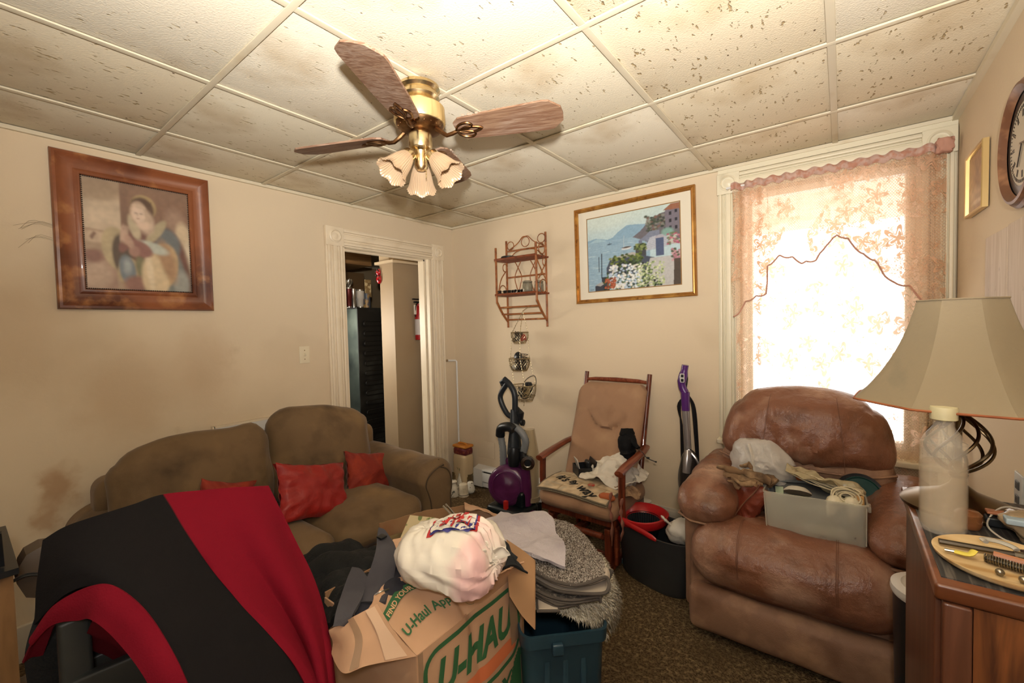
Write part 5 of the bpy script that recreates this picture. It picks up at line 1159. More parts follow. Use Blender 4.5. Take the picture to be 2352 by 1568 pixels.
b.build('tray_rim', GY, t); b = MB(); b.box((-.108, -.052, -.004), (.115, .052, .002), M=MT); b.build('tray_floor', mat('dark_slot2', '#1b1c1e', .4), t)
b = MB(); b.rbox((-.085, .01, .008), (.016, .022, .002), .001, M=MT); tag(b.build('green_note', mat('pale_green', '#a9b79a', .5)), 'small pale green tag inside the dark grey tray', 'tag')
b = MB(); b.rbox((-.02, .02, .06), (.135, .065, .045), .01, 2, M=MBn); b.rbox((.03, .0, .11), (.09, .06, .02), .008, 1, M=MBn); tag(b.build('packed_goods', mat('packed_dark', '#68675e', .8, var=[('#8b8778', 11, 2, .48, .6), ('#4c4b46', 7, 2, .55, .65)])), 'dim packed goods seen through the side of the frosted bin', 'goods')
b = MB(); b.rbox((.04, -.088, .045), (.075, .004, .018), .002, M=MBn); tag(b.build('folded_paper', mat('paper_pale', '#bcb6a2', .7)), 'pale folded paper pressed inside the lower front of the frosted bin', 'paper')
b = MB(); M_ = MBn @ Matrix.Translation((-.055, -.055, .175)) @ Matrix.Rotation(math.radians(-28), 4, 'X'); b.lathe([(.052, 0), (.050, .008), (.035, .022), (.012, .028), (0, .029)], 24, M=M_, mod=lambda a, q: 1+.03*math.cos(9*a)); b.lathe([(0, 0), (.052, 0)], 24, M=M_, wall=1); tag(b.build('shell_dish', mat('shell_white', '#bdb7a8', .45, trans=.1, bump=[(60, .003, 'n')])), 'crinkled pale round shell-like dish at the front of the bin', 'dish')
BW_ = mat('bulb_white', '#d9cfb4', .3, sss=.1)
for k, (x, y, z, lab) in enumerate(((.075, -.072, .165, 'white light bulb hanging base-down at the front of the bin, left of the two'), (.130, -.070, .168, 'white light bulb at the right front corner of the bin'))):
    tt = thing('light_bulb', lab, 'light bulb', inb(x, y, z), 0, 'light bulbs in the frosted bin')
    Mq = MBn @ Matrix.Translation((x, y, z)) @ Matrix.Rotation(math.radians(172), 4, 'X') @ Matrix.Rotation(math.radians(-18 if not k else 0), 4, 'Y')
    b = MB(); b.lathe([(0, -.03), (.018, -.025), (.029, -.008), (.030, .006), (.022, .025), (.016, .045), (.013, .055)], 24, M=Mq); b.build('globe', BW_, tt)
    b = MB(); b.lathe([(.013, .052), (.013, .058), (.011, .060), (.013, .063), (.011, .066), (.013, .069), (.011, .072), (.006, .078), (0, .08)], 16, M=Mq); b.build('screw_base', mat('base_metal', '#a8a294', .3, 1), tt)
b = MB(); b.rbox((.155, -.07, .185), (.016, .004, .02), .002, M=MBn); tag(b.build('amber_card', mat('amber_card', '#c09458', .5)), 'amber card corner at the right end of the bin', 'card')
ROPE = mat('cream_rope', '#c6ba9c', .75, bump=[(200, .001, 'n')]); 
t = thing('rope_bundle', 'bundle of cream rope and crinkled wrap lying over the bin', 'rope', inb(.03, .02, .2))
b = MB(); R2 = random.Random(4)
for k in range(16):
    o_ = R2.uniform(-.016, .016); p0 = inb(-.085+R2.uniform(-.01, .02), .06+o_, .245+R2.uniform(-.01, .01)); p3 = inb(.155+R2.uniform(-.02, .01), -.01+o_*1.5, .19+R2.uniform(-.015, .015))
    b.tube(curve([p0, p0.lerp(p3, .33)+Vector((0, o_, R2.uniform(-.008, .012))), p0.lerp(p3, .66)+Vector((0, o_, R2.uniform(-.01, .01))), p3], 12), .0028, 5)
b.build('strands', ROPE, t)
b = MB(); cc = inb(.115, -.055, .195)
for k in range(12):
    r = .015+.030*R2.random(); ph = R2.uniform(0, 6); tl = R2.uniform(-.5, .5)
    b.tube([cc+Vector((r*math.cos(a+ph)*1.15, -.006*k*.4+r*.3*math.sin(a+ph), r*.75*math.sin(a+ph)+tl*r*math.cos(a)*.4)) for a in np.linspace(0, 2*PI, 22)[:-1]], .0034, 5, closed=True)
b.build('coil', ROPE, t)
WRAP = mat('crinkled_cellophane', '#cbbd98', .15, trans=.45, bump=[(35, .006, 'n')], spec=.8)
rows = [[inb(-.10+.27*i/6, .085-.07*i/6-.045*j, .262-.058*i/6+.012*math.sin(j*2.0+i)) for i in range(7)] for j in range(3)]
o = sheet('cellophane', rows, WRAP, t, 50, 20, .0015, .016, 30, 2)
blob('white_dispenser', 'pale crumpled packet behind the rope in the bin', 'packet', inb(.10, .055, .195), (.07, .03, .03), .012, 20, WRAP, 5, 8)
GBAG = mat('thin_white_plastic', '#d8d2cc', .3, trans=.35, bump=[(18, .008, 'n')], var=[('#c2b6ac', 6, 4, .5, .8)])
t = thing('grocery_bag', 'thin white grocery bag with twisted handles on the recliner left of the bin', 'bag', (2.60, -.47, .55))
b = MB()
def gbf(p, u):
    d = p-Vector((2.615, -.47, .70)); q = p+Vector((0, -.045, 0))+d.normalized()*(.016*nz(p, 10, 5)+.016*ridged(p, 11, 8)+.008*ridged(p, 26, 4)); q.z += .022*math.sin(u[0]*2.0+1.2) if u[2] > 0 else 0; q.x += (q.z-.7)*-.25
    return q
b.rbox((2.615, -.47, .70), (.135, .070, .120), .068, 30, puff=(.01, .01, .02), warp=gbf); b.build('bag_body', GBAG, t)
b = MB(); p_ = curve([(2.555, -.57, .845), (2.575, -.585, .78), (2.585, -.60, .70), (2.59, -.605, .655)], 12); b.tube(p_, [.018, .019, .020, .020, .020, .019, .018, .017, .016, .014, .012, .009, .005], 10, flat=(1.1, .45)); b.build('handle_loop', BAG, t)
rows = [[(2.66+.05*i, -.52-.02*math.sin(i), .80-.055*j-.028*i+.02*math.sin(i*2+j)) for i in range(5)] for j in range(4)]
sheet('ragged_flap', rows, GBAG, t, 34, 26, .001, .016, 24, 7)
blob('orange_ball', 'orange fruit showing through the torn side of the grocery bag', 'fruit', (2.765, -.535, .715), (.024, .02, .02), .001, 5, mat('orange_skin', '#c7682e', .5), 1, 4)
b = MB(); b.rbox((2.745, -.55, .750), (.030, .006, .012), .004, 1, M=None); tag(b.build('dark_packet', mat('maroon_pack', '#5a2a38', .3)), 'maroon packet above the orange fruit in the torn bag', 'packet')
t = thing('driftwood', 'gnarled tan driftwood piece on the left arm and seat of the recliner', 'driftwood', (2.53, -.56, .68))
DW = mat('driftwood', '#7c6044', .8, var=[('#a48764', 16, 5, .48, .68), ('#3f2e20', 12, 5, .52, .7)], bump=[(30, .006, 'n')])
b = MB(); R2 = random.Random(12); D0 = lambda u, v, y=-.6: W(u, v-6, 'y', y-.07)
for k, (pts, r0) in enumerate((([D0(1648, 1078), D0(1680, 1085), D0(1712, 1092), D0(1740, 1100), D0(1770, 1112)], .016), ([D0(1662, 1092), D0(1690, 1100), D0(1722, 1108), D0(1752, 1118)], .017), ([D0(1680, 1100, -.66), D0(1695, 1112, -.66), D0(1715, 1118, -.66), D0(1735, 1120, -.66)], .012), ([D0(1705, 1085, -.56), D0(1725, 1095, -.56), D0(1765, 1105, -.56), D0(1778, 1118, -.56)], .022), ([D0(1670, 1108, -.63), D0(1690, 1118, -.64), D0(1700, 1128, -.65)], .008), ([D0(1700, 1078, -.55), D0(1715, 1072, -.55), D0(1728, 1080, -.55)], .010))):
    c = curve(pts, 16); b.tube(c, [r0*(.35+.65*math.sin(min(1, (i+1.5)/9)*PI/2))*(1+.35*nz((i, k, 0), .9)) for i in range(17)], 10)
b.v = [p+Vector((nz(p, 30), nz(p, 30, 4), nz(p, 30, 8)))*.014 for p in b.v]; b.build('gnarled_wood', DW, t)
DL = mat('oxblood_leather', '#6f2f1e', .42, var=[('#4c1c12', 8, 5, .5, .75), ('#8a4530', 14, 4, .6, .8)], bump=[(22, .006, 'n')])
def pil(nm, lab, ctr, xd, yd, w_, h_, th):
    o = cushion(nm, '', ctr, xd, yd, w_, h_, th, DL, 9, .05); return tag(o, lab, 'pillow')
lp = pil('leather_pillow', 'oxblood leather cushion wedged between the bin and the left arm', (2.565, -.665, .60), (.55, -.0, .95), (-.62, .62, .3), .22, .17, .085)
b = MB(); b.tube(curve([(2.52, -.735, .535), (2.555, -.735, .60), (2.60, -.72, .66), (2.625, -.70, .70)], 14), .003, 6); b.build('zip_seam', SEAM, lp)
b = MB(); b.rbox((2.505, -.755, .522), (.004, .004, .012), .002); b.build('zip_pull', mat('steel_wire', '#8f8d88'), lp)
t = thing('green_disc', 'round dark green container cover standing behind the right end of the bin', 'cover', (3.0, -.50, .56))
ML_ = Matrix.Translation((2.985, -.47, .655)) @ Matrix.Rotation(math.radians(72), 4, 'X') @ Matrix.Rotation(math.radians(10), 4, 'Y')
b = MB(); b.lathe([(0, .004), (.070, .004), (.074, .008), (.078, .004), (.078, -.008), (0, -.008)], 48, M=ML_); b.build('disc', mat('dark_green_plastic', '#123a38', .35), t)
b = MB(); b.lathe([(.074, -.012), (.090, -.010), (.092, -.016), (.090, -.026), (0, -.026)], 48, M=ML_); b.build('back_rim', BLK, t)
# ------------------------------------------------------------------ step bin beside the recliner
t = thing('step_bin', 'black round bin with a white lid between the recliner and the dresser', 'bin', (3.12, -1.03, 0))
LC = (3.155, -1.085)
b = MB(); b.lathe([(.085, 0), (.095, .01), (.105, .56), (0, .56)], 36, (*LC, 0)); b.build('bin_body', BLK, t)
b = MB(); b.lathe([(.108, .562), (.112, .572), (.110, .588), (.085, .594), (.08, .590), (0, .592)], 40, (*LC, 0)); b.build('bin_lid', mat('white_lid', '#c9c6c2', .35), t)
# ------------------------------------------------------------------ dresser
OAK = mat('oak_veneer', '#70401f', .42, wood=('#3f1e0e', 2, 26), var=[('#945a2e', 4, 4, .5, .8)], coat=.2)
OAKS = mat('oak_edge', '#573220', .45, wood=('#43210f', 2, 30), coat=.15)
TOPM = mat('dark_striped_top', '#2c2b2a', .5, var=[('#55504a', 2, 3, .5, .62)], stretch=(70, 3, 3))
dz = .985; dx0, dy0, dy1 = 3.046, -1.905, -1.36
dr = thing('dresser', 'oak dresser with a dark top at the right edge of the room', 'dresser', (3.2, -1.63, 0))
b = MB(); b.box((dx0+.012, dy0+.015, .04), (3.34, dy1, dz-.028)); b.build('carcass', OAKS, dr)
b = MB(); b.rbox(((dx0+3.34)/2, (dy0+dy1)/2, dz-.014), ((3.34-dx0)/2, (dy1-dy0)/2, .014), .006, 2); tp = b.build('top_board', mat('oak_top', '#693c22', .35, wood=('#522a14', 0, 30), coat=.3), dr)
b = MB(); b.box((dx0+.012, dy0+.03, dz), (3.335, dy1-.01, dz+.0022)); b.build('inlay', TOPM, tp)
b = MB(); b.rbox((dx0+.028, dy0+.008, .5), (.018, .010, .455), .004); b.build('stile', OAKS, dr)
b = MB(); b.box((dx0+.048, dy0+.006, .04), (3.34, dy0+.014, dz-.03)); b.build('front_panel', OAK, dr)
b = MB(); b.rbox((dx0+.008, dy0+.22, .50), (.006, .20, .455), .003); b.build('side_panel', OAKS, dr)
# lamp
LXY = (3.138, -1.475)
la = thing('table_lamp', 'table lamp with a parchment bell shade and twisted cage stem on the dresser', 'lamp', (*LXY, dz+.002))
AB = mat('antique_brass_lamp', '#6b5a42', .3, 1, var=[('#8f7a58', 10, 3, .5, .75)])
b = MB(); b.lathe([(.102, .0), (.104, .008), (.096, .016), (.066, .028), (.034, .042), (.016, .058), (.010, .075)], 40, wall=1); b.build('lamp_base', AB, la, local=True)
b = MB(); b.lathe([(0, .072), (.015, .074), (.018, .082), (.013, .088), (.007, .092), (.006, .218), (.016, .224), (.020, .232), (.014, .240), (.0, .241)], 24); b.build('stem', AB, la, local=True)
b = MB()
for k in range(8):
    a0 = 2*PI*k/8; pts = []
    for q in range(25):
        f = q/24; r = .010+.050*math.sin(f*PI)**.8*(1 if f < .6 else 1)*(1.0-.25*(f-.4)); a = a0+1.9*f; pts.append((r*math.cos(a), r*math.sin(a), .088+.136*f))
    b.tube(pts, .0036, 7)
b.build('twisted_cage', AB, la, local=True)
b = MB(); b.lathe([(.016, .236), (.030, .243), (.030, .247), (.018, .250), (.014, .256), (.0135, .345), (0, .346)], 28); b.build('socket_tube', AB, la, local=True)
SH = mat('parchment_shade', '#877a63', .8, var=[('#735e3c', 3.5, 4, .5, .75), ('#6d6858', 6, 5, .60, .8)], bump=[(120, .0008, 'n')], trans=0)
SHI = mat('shade_lining', '#9c5a34', .7, var=[('#7a3c1e', 6, 3, .45, .7)])
def shade_ring(r, z, n=8, rot=.28):
    return [(r*math.cos(2*PI*k/96), r*math.sin(2*PI*k/96), z) for k in range(96)]
def oct_(a, f): # octagon with slightly hollow sides
    s_ = (a-.28) % (PI/4); e = math.cos(PI/8)/math.cos(s_-PI/8); return (1-f)*1+f*e
def shade(off, sgn=1):
    rings = []
    for q in range(25):
        f = q/24; z = .255+.240*f; r = (.204-(.204-.080)*f**.80)+off
        r -= .012*math.sin(f*PI)
        rings.append([(r*oct_(2*PI*k/96, .9)*math.cos(2*PI*k/96), r*oct_(2*PI*k/96, .9)*math.sin(2*PI*k/96), z) for k in range(96)])
    return rings
b = MB(); loft(b, shade(0), cap0=False); sh = b.build('lamp_shade', SH, la, 14, local=True)
b = MB(); r_ = shade(-.003); r_.reverse(); loft(b, r_, cap0=False); b.build('shade_lining', SHI, sh, 30, local=True)
b = MB(); q = shade(0)[0]; b.tube([Vector(p) for p in q], .0028, 6, closed=True); b.build('bottom_welt', SHI, sh, local=True)
b = MB(); q = shade(0)[-1]; b.tube([Vector(p) for p in q], .0024, 6, closed=True); b.build('top_welt', SH, sh, local=True)
b = MB()
for k in range(3): a = 2*PI*k/3; b.tube([(0, 0, .47), (.078*math.cos(a), .078*math.sin(a), .490)], .0018, 5)
b.tube([(0, 0, .345), (0, 0, .47)], .004, 6); b.build('spider', AB, sh, local=True)
# bottle
t = thing('plastic_bottle', 'large clear plastic bottle with a cream cap half full of water on the dresser', 'bottle', (3.089, -1.650, dz+.0025))
BS = .76
b = MB()
pr_ = [(0, .006), (.030, .003), (.042, 0), (.048, .006), (.0495, .03), (.0495, .175), (.047, .19), (.036, .208), (.024, .222), (.0215, .235), (.0215, .252)]
prs = [(p.x, max(p.y, 0)) for p in curve([(r, z, 0) for r, z in pr_], 50)]
b.lathe([(r*BS, z) for r, z in prs]+[(r*BS-.0014, z+.001) for r, z in reversed(prs) if r > .003], 48, wall=1); b.build('bottle_wall', mat('clear_pet', '#e9e0d0', .05, alpha=.15, spec=1.0, bump=[(26, .002, 'n')]), t, local=True)
b = MB(); b.lathe([(0, .009), (.040*BS, .008), (.0462*BS, .014), (.0468*BS, .03), (.0468*BS, .148), (0, .149)], 48); b.build('water', mat('cloudy_water', '#cdb287', .05, alpha=.28, spec=.8), t, local=True)
b = MB(); b.lathe([(.019, .238), (.0215, .240), (.0220, .262), (.0205, .266), (0, .267)], 40, mod=lambda a, q: 1+.012*math.cos(40*a)); b.build('cap', mat('cream_cap', '#c2bb98', .45), t, local=True)
# round wooden tray with tools
def dt(x, y, z=0): return Vector((x, y, dz+.0035+z))
TC = (3.160, -1.775)
t = thing('wooden_tray', 'pale oval wooden tray of small tools at the front of the dresser', 'tray', (*TC, dz+.0035))
b = MB(); b.lathe([(0, 0), (.092, .0), (.100, .006), (.102, .012), (.096, .011), (.088, .006), (0, .006)], 56, mod=lambda a, q: 1+.006*math.sin(5*a)); b.build('plate', mat('birch_plate', '#cdb489', .5, wood=('#b08c5a', 0, 20)), t, local=True)
def on_tray(x, y, z=0): return Vector((TC[0]+x, TC[1]+y, dz+.0105+z))
STL = mat('tool_steel', '#8d8678', .28, 1)
def tool(nm, lab, cat, parts):
    t = thing(nm, lab, cat, parts[0][1][0])
    for (pn_, pts, r, m_, fl) in [(p[0], p[1], p[2], p[3], p[4] if len(p) > 4 else None) for p in parts]:
        b = MB(); b.tube(curve(pts, 10), r, 8, flat=fl); b.build(pn_, m_, t)
    return t
tool('metal_rod', 'thick dark steel rod across the back of the wooden tray', 'tool', [('rod', [on_tray(-.090, .02, .008), on_tray(.01, .028, .008)], .0055, mat('gun_metal', '#5d564c', .35, 1)), ('tip', [on_tray(.01, .028, .008), on_tray(.022, .029, .008)], .007, STL)])
t = thing('coil_spring', 'long steel coil spring on a bolt lying across the front of the tray', 'spring', on_tray(-.03, -.03))
A_, B_ = on_tray(-.035, -.018, .009), on_tray(.075, -.060, .009)
b = MB(); b.tube([A_, B_], .004, 8); b.build('bolt', mat('gun_metal', '#5d564c'), t)
b = MB(); ax_ = (B_-A_).normalized(); n1 = ax_.orthogonal().normalized(); n2 = ax_.cross(n1); nT = 34
b.tube([A_.lerp(B_, i/(nT*8))+(n1*math.cos(i*PI/4)+n2*math.sin(i*PI/4))*.0075 for i in range(nT*8+1)], .0013, 4); b.build('coil', STL, t)
b = MB(); b.lathe([(0, 0), (.011, 0), (.011, .012), (0, .012)], 6, M=stick_M(B_, B_+ax_)); b.build('nut', STL, t)
tool('screwdriver', 'screwdriver with a reddish handle in the middle of the tray', 'screwdriver', [('handle', [on_tray(-.02, .003, .010), on_tray(.03, -.012, .010)], .0065, mat('terracotta_handle', '#a06a48', .45)), ('shaft', [on_tray(.03, -.012, .010), on_tray(.075, -.026, .010)], .0022, STL)])
tool('utility_key', 'yellow and silver key-like clip at the left of the tray', 'clip', [('clip', [on_tray(-.072, -.012, .006), on_tray(-.055, -.018, .008), on_tray(-.047, -.010, .014)], .0055, mat('yellow_plastic', '#c9b84a', .4), (1.2, .6)), ('stem', [on_tray(-.072, -.012, .006), on_tray(-.086, -.010, .005)], .003, STL)])
b = MB(); b.tube([on_tray(-.005+.022*math.cos(a), .038+.014*math.sin(a), .012+.008*math.sin(a*.5)) for a in np.linspace(.2, 3.6, 18)], .0055, 8, flat=(1, .6)); tag(b.build('tape_loop', mat('clear_tape', '#b9b6ac', .2, trans=.3)), 'clear tape loop at the back of the tray', 'tape')
for k, (x, y, lab) in enumerate(((-.025, -.062, 'steel ball bearing at the front rim of the tray, left of two'), (.0, -.072, 'steel ball bearing at the front rim of the tray, right of two'))):
    b = MB(); b.rbox(on_tray(x, y, .006), (.006,)*3, .0059, 3); tag(b.build('steel_ball', STL), lab, 'ball bearing', 'ball bearings on the tray')
b = MB(); b.rbox(on_tray(.055, .022, .016), (.036, .020, .014), .013, 6, warp=lambda p, u: p+Vector((nz(p, 40), nz(p, 40, 4), nz(p, 40, 8)))*.012); tag(b.build('leather_pouch', mat('dark_brown_pouch', '#3c2216', .6, var=[('#6b4a2a', 30, 3, .55, .7)])), 'crumpled dark brown leather pouch on the right of the tray', 'pouch')
tool('small_pliers', 'dull grey pliers at the right end of the tray', 'pliers', [('jaw', [on_tray(.06, -.012, .010), on_tray(.095, -.045, .010)], .006, mat('dull_grey_tool', '#6d7478', .4, .6), (1.3, .5)), ('grip', [on_tray(.03, .0, .006), on_tray(.06, -.012, .010)], .005, BLK)])
b = MB(); b.rbox(dt(3.215, -1.885, .003), (.045, .004, .003), .002); tag(b.build('steel_ruler', mat('dull_ruler', '#7c8278', .35, .5)), 'thin dull metal strip on the dresser edge in front of the tray', 'ruler')
blob('clear_bag', 'crinkled clear plastic bag with a blue packet inside on the dresser', 'bag', dt(3.235, -1.61, .028), (.052, .040, .026), .022, 24, mat('tan_clear_bag', '#b79f7e', .2, trans=.4, bump=[(30, .006, 'n')]), 7, 10)
b = MB(); b.rbox(dt(3.200, -1.645, .045), (.022, .014, .006), .003, 2); tag(b.build('blue_packet', mat('pale_blue', '#94a5b0', .5)), 'pale blue packet sitting in the clear plastic bag', 'packet')
blob('cellophane_bundle', 'grey crinkled cellophane bundle at the right edge of the dresser', 'wrap', dt(3.285, -1.56, .040), (.05, .045, .03), .028, 26, mat('grey_cellophane', '#857b70', .2, trans=.35, bump=[(40, .006, 'n')]), 8, 10)
b = MB(); b.rbox(dt(3.225, -1.535, .010), (.06, .04, .010), .004, 2); tag(b.build('black_case', BLK), 'flat black case behind the clear bag on the dresser', 'case')
b = MB(); b.rbox(dt(3.215, -1.55, .026), (.045, .012, .003), .002, 1, M=None); tag(b.build('copper_card', mat('copper_card', '#a0633f', .5)), 'copper-coloured card lying on the black case', 'card')
b = MB(); b.rbox(dt(3.24, -1.545, .031), (.022, .018, .003), .002, 1); tag(b.build('pink_card', mat('pink_card', '#b8776c', .5)), 'pink card on top of the black case', 'card')
b = MB(); b.tube(curve([dt(3.255, -1.52, .03), dt(3.20, -1.53, .034), dt(3.165, -1.59, .012), dt(3.175, -1.64, .004), dt(3.20, -1.66, .003)], 22), .0018, 5); tag(b.build('white_cable', mat('white_wire', '#bfb6a6', .4)), 'thin white wire curling over the dresser top beside the bottle', 'cable')
b = MB(); b.lathe([(0, 0), (.018, 0), (.022, .01), (.022, .03), (.016, .036), (0, .037)], 20, (3.135, -1.60, dz+.0035)); tag(b.build('amber_vial', mat('amber_clear', '#b0764a', .1, trans=.6)), 'small amber pot just behind the bottle', 'pot')
b = MB(); b.tube(curve([dt(3.29, -1.66, .02), dt(3.31, -1.70, .03), dt(3.29, -1.74, .02), dt(3.32, -1.78, .012)], 14), .010, 8); tag(b.build('rubber_strap', BLK), 'thick black strap at the right edge of the dresser', 'strap')
# ------------------------------------------------------------------ big moving box in the foreground
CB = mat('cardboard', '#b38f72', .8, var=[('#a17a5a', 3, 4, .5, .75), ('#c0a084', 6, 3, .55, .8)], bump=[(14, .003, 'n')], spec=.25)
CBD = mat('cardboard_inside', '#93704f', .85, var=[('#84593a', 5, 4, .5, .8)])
GRN = mat('green_print', '#2c5a36', .75); ORG = mat('orange_print', '#c26a42', .75); TAPE = mat('packing_tape', '#a88a6e', .25, var=[('#b99a7c', 8, 3, .5, .8)], spec=.6, alpha=.62)
mb = thing('moving_box', 'large battered cardboard moving box with green lettering in the foreground', 'box', (1.85, -2.04, 0))
BX0, BX1, BY0, BY1, BZ = 1.63, 2.065, -2.235, -1.825, .62
def crump(p, a=.006, s=6, k=0): return Vector(p)+Vector((nz(p, s, k), nz(p, s, k+5), nz(p, s, k+9)))*a
def face_front(u, v, off=0):      # u along y, v up ; front faces +x
    y = BY0+(BY1-BY0)*u-.02*v*(1-u)*0; z = BZ*v+.030*u*v
    cr = -.012*math.exp(-((u-.46-.10*(1-v))/.035)**2)*max(0, (v-.45)/.55)
    x = BX1+.018*math.sin(u*PI)*math.sin(v*PI)+.02*(1-v)+cr+off+.030*u*v
    return Vector((x, y, z))+Vector((nz((x, y, z), 6)*.006, 0, 0))
b = MB(); b.grid(face_front, 60, 50, .005); b.build('front_wall', CB, mb)
def face_side(u, v): x = BX0+(BX1-BX0)*u; return crump((x+.02*(1-v)*u+.0*v, BY0-.010*math.sin(u*PI), BZ*v-.01*(1-u)*v), .006, 7, 2)
b = MB(); b.grid(face_side, 40, 30, .005); b.build('side_wall', CB, mb)
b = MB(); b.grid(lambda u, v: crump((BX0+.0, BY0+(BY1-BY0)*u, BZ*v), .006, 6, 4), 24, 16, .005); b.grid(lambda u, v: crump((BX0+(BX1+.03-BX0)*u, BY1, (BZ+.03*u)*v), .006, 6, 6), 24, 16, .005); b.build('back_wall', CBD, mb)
# flap rising inwards from the front edge
F = lambda u, v, z: W(u, v, 'z', z)
fl0 = [face_front(t_, 1) for t_ in (0, .2, .4, .55, .75, 1)]
top = [F(845, 1400, .70), F(893, 1335, .715), F(985, 1322, .725), F(1060, 1345, .72), F(1130, 1325, .72), F(1206, 1288, .715)]
mid = [a.lerp(c, .5)+Vector((.0, 0, .012)) for a, c in zip(fl0, top)]; mid[3] -= Vector((0, 0, .012))
FL = surf([fl0, mid, top])
def flap(u, v, off=0):
    e = .01; n_ = (FL(min(u+e, 1), v)-FL(max(u-e, 0), v)).cross(FL(u, min(v+e, 1))-FL(u, max(v-e, 0))).normalized()
    if n_.z < 0: n_ = -n_
    p = FL(u, v); p = p+n_*(off+.004*nz(p, 9, 2)-.010*math.exp(-((u-.50+.16*(1-v)*.5)/.03)**2)*(1-abs(v-.4)))
    if v > .93: p += n_*.0 + Vector((nz(p, 60), nz(p, 60, 3), 0))*.010
    return p
b = MB(); b.grid(flap, 80, 50, .004); b.build('front_flap', CB, mb)
# side flap, folded over the left wall and torn
sf = [[face_front(0, 1), F(845, 1528, .612), F(790, 1545, .60), F(762, 1500, .60)], [F(900, 1440, .68), F(845, 1462, .66), F(805, 1480, .64), F(765, 1475, .62)], [F(868, 1388, .705), F(820, 1412, .69), F(790, 1428, .67), F(756, 1446, .655)]]
S_ = surf(sf)
sheet('side_flap', sf, CB, mb, 40, 40, .004, .008, 14, 5)
b = MB(); b.grid(lambda u, v: face_front(.003+.035*u, 1-.55*v, .0025), 8, 24, .001); b.build('tape_strip', TAPE, mb)
b = MB(); b.grid(lambda u, v: flap(.83+.09*u, v*.75, .004), 6, 24, .001); b.grid(lambda u, v: face_front(.83+.09*u, 1-.30*v, .0075), 6, 16, .0005); b.build('tape_strip', TAPE, mb)
for ua, ub in ((.06, .20), (.42, .56)):
    b = MB(); b.grid(lambda u, v: S_(ua+(ub-ua)*u, v*.96)+Vector((.004, -.004, .0085)), 8, 30, .001); b.build('tape_strip', TAPE if ua > .3 else mat('pale_torn_paper', '#bfa187', .8), mb)
# corner and right-hand flap standing open
rows = [[F(1198, 1300, .715), F(1205, 1350, .68), face_front(1, 1)], [F(1170, 1262, .72), F(1200, 1280, .705), F(1218, 1330, .67)]]
rf = [[F(1165, 1240, .735), F(1198, 1262, .73), F(1230, 1287, .72)], [F(1168, 1300, .69), F(1200, 1330, .68), F(1230, 1365, .66)], [F(1172, 1370, .63), F(1203, 1415, .60), F(1230, 1445, .58)]]
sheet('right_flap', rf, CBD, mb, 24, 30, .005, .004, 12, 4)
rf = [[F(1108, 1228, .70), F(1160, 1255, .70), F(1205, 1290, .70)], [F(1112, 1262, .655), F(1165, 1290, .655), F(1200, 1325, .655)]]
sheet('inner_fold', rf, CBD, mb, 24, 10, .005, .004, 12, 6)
# printing on the front ------------------------------------------------
Wf = (BY1-BY0)
def ff(X, Y, off=.004):     # X to the right (metres along +y), Y up from the floor
    return face_front(min(max(X/Wf, 0), 1), Y/BZ, off)
def stroke_poly(pts, w_, fn, m_, parent, name, n=10, closed=False):
    b = MB(); P_ = [Vector((p[0], p[1], 0)) for p in pts]
    if closed: P_.append(P_[0])
    Q = []
    for a, c in zip(P_, P_[1:]):
        for k in range(n): Q.append(a.lerp(c, k/n))
    Q.append(P_[-1])
    L_ = []
    for i, p in enumerate(Q):
        a = Q[i-1] if i else (Q[-2] if closed else p); c = Q[i+1] if i < len(Q)-1 else (Q[1] if closed else p)
        t_ = (c-a).normalized(); n_ = Vector((-t_.y, t_.x, 0)); L_.append((p+n_*w_/2, p-n_*w_/2))
    vs = []; fs = []
    for i, (a, c) in enumerate(L_): vs += [fn(a.x, a.y), fn(c.x, c.y)]
    for i in range(len(L_)-1): fs.append((2*i, 2*i+1, 2*i+3, 2*i+2))
    b.add(vs, fs); return b.build(name, m_, parent, 0)
def rrect(x0, y0, x1, y1, r, n=5):
    o = []
    for cx, cy, a0 in ((x1-r, y1-r, 0), (x0+r, y1-r, PI/2), (x0+r, y0+r, PI), (x1-r, y0+r, 1.5*PI)):
        for k in range(n+1): a = a0+PI/2*k/n; o.append((cx+r*math.cos(a), cy+r*math.sin(a)))
    return o
stroke_poly(rrect(.020, .395, .385, .600, .045), .013, ff, GRN, mb, 'logo_frame', 4, True)
b = MB(); b.grid(lambda u, v: ff(.045+.320*u, .415+.040*v), 30, 3); b.build('logo_stripe', ORG, mb, 0)
def fine(txt, size, fn, m_, parent, nm, bold=0, shear=0, sp=1, mx=.012):
    vs, fs = text_verts(txt, size, bold, shear, sp)
    me = bpy.data.meshes.new('x'); me.from_pydata(vs, [], fs); bm = bmesh.new(); bm.from_mesh(me); bmesh.ops.triangulate(bm, faces=bm.faces)
    for _ in range(3):
        es = [e for e in bm.edges if e.calc_length() > mx]
        if not es: break
        bmesh.ops.subdivide_edges(bm, edges=es, cuts=1); bmesh.ops.triangulate(bm, faces=bm.faces)
    b = MB(); idx = {v: i for i, v in enumerate(bm.verts)}; b.v = [fn(v.co.x, v.co.y) for v in bm.verts]; b.f = [[idx[v] for v in f.verts] for f in bm.faces]; bm.free(); bpy.data.meshes.remove(me)
    return b.build(nm, m_, parent, 0)
fine('U-HAUL', .118, lambda x, y: ff(.048+x*.80, .478+y*1.05, .005), GRN, mb, 'lettering', .0045, .28)
fine('BOX', .075, lambda x, y: ff(.17+x, .315+y*.9, .005), GRN, mb, 'lettering', .003, .3)
b = MB(); pts = [(.285, .02), (.29, .20), (.315, .28), (.33, .33), (.355, .37), (.385, .40), (.40, .39), (.395, .28), (.40, .15), (.40, .02)]
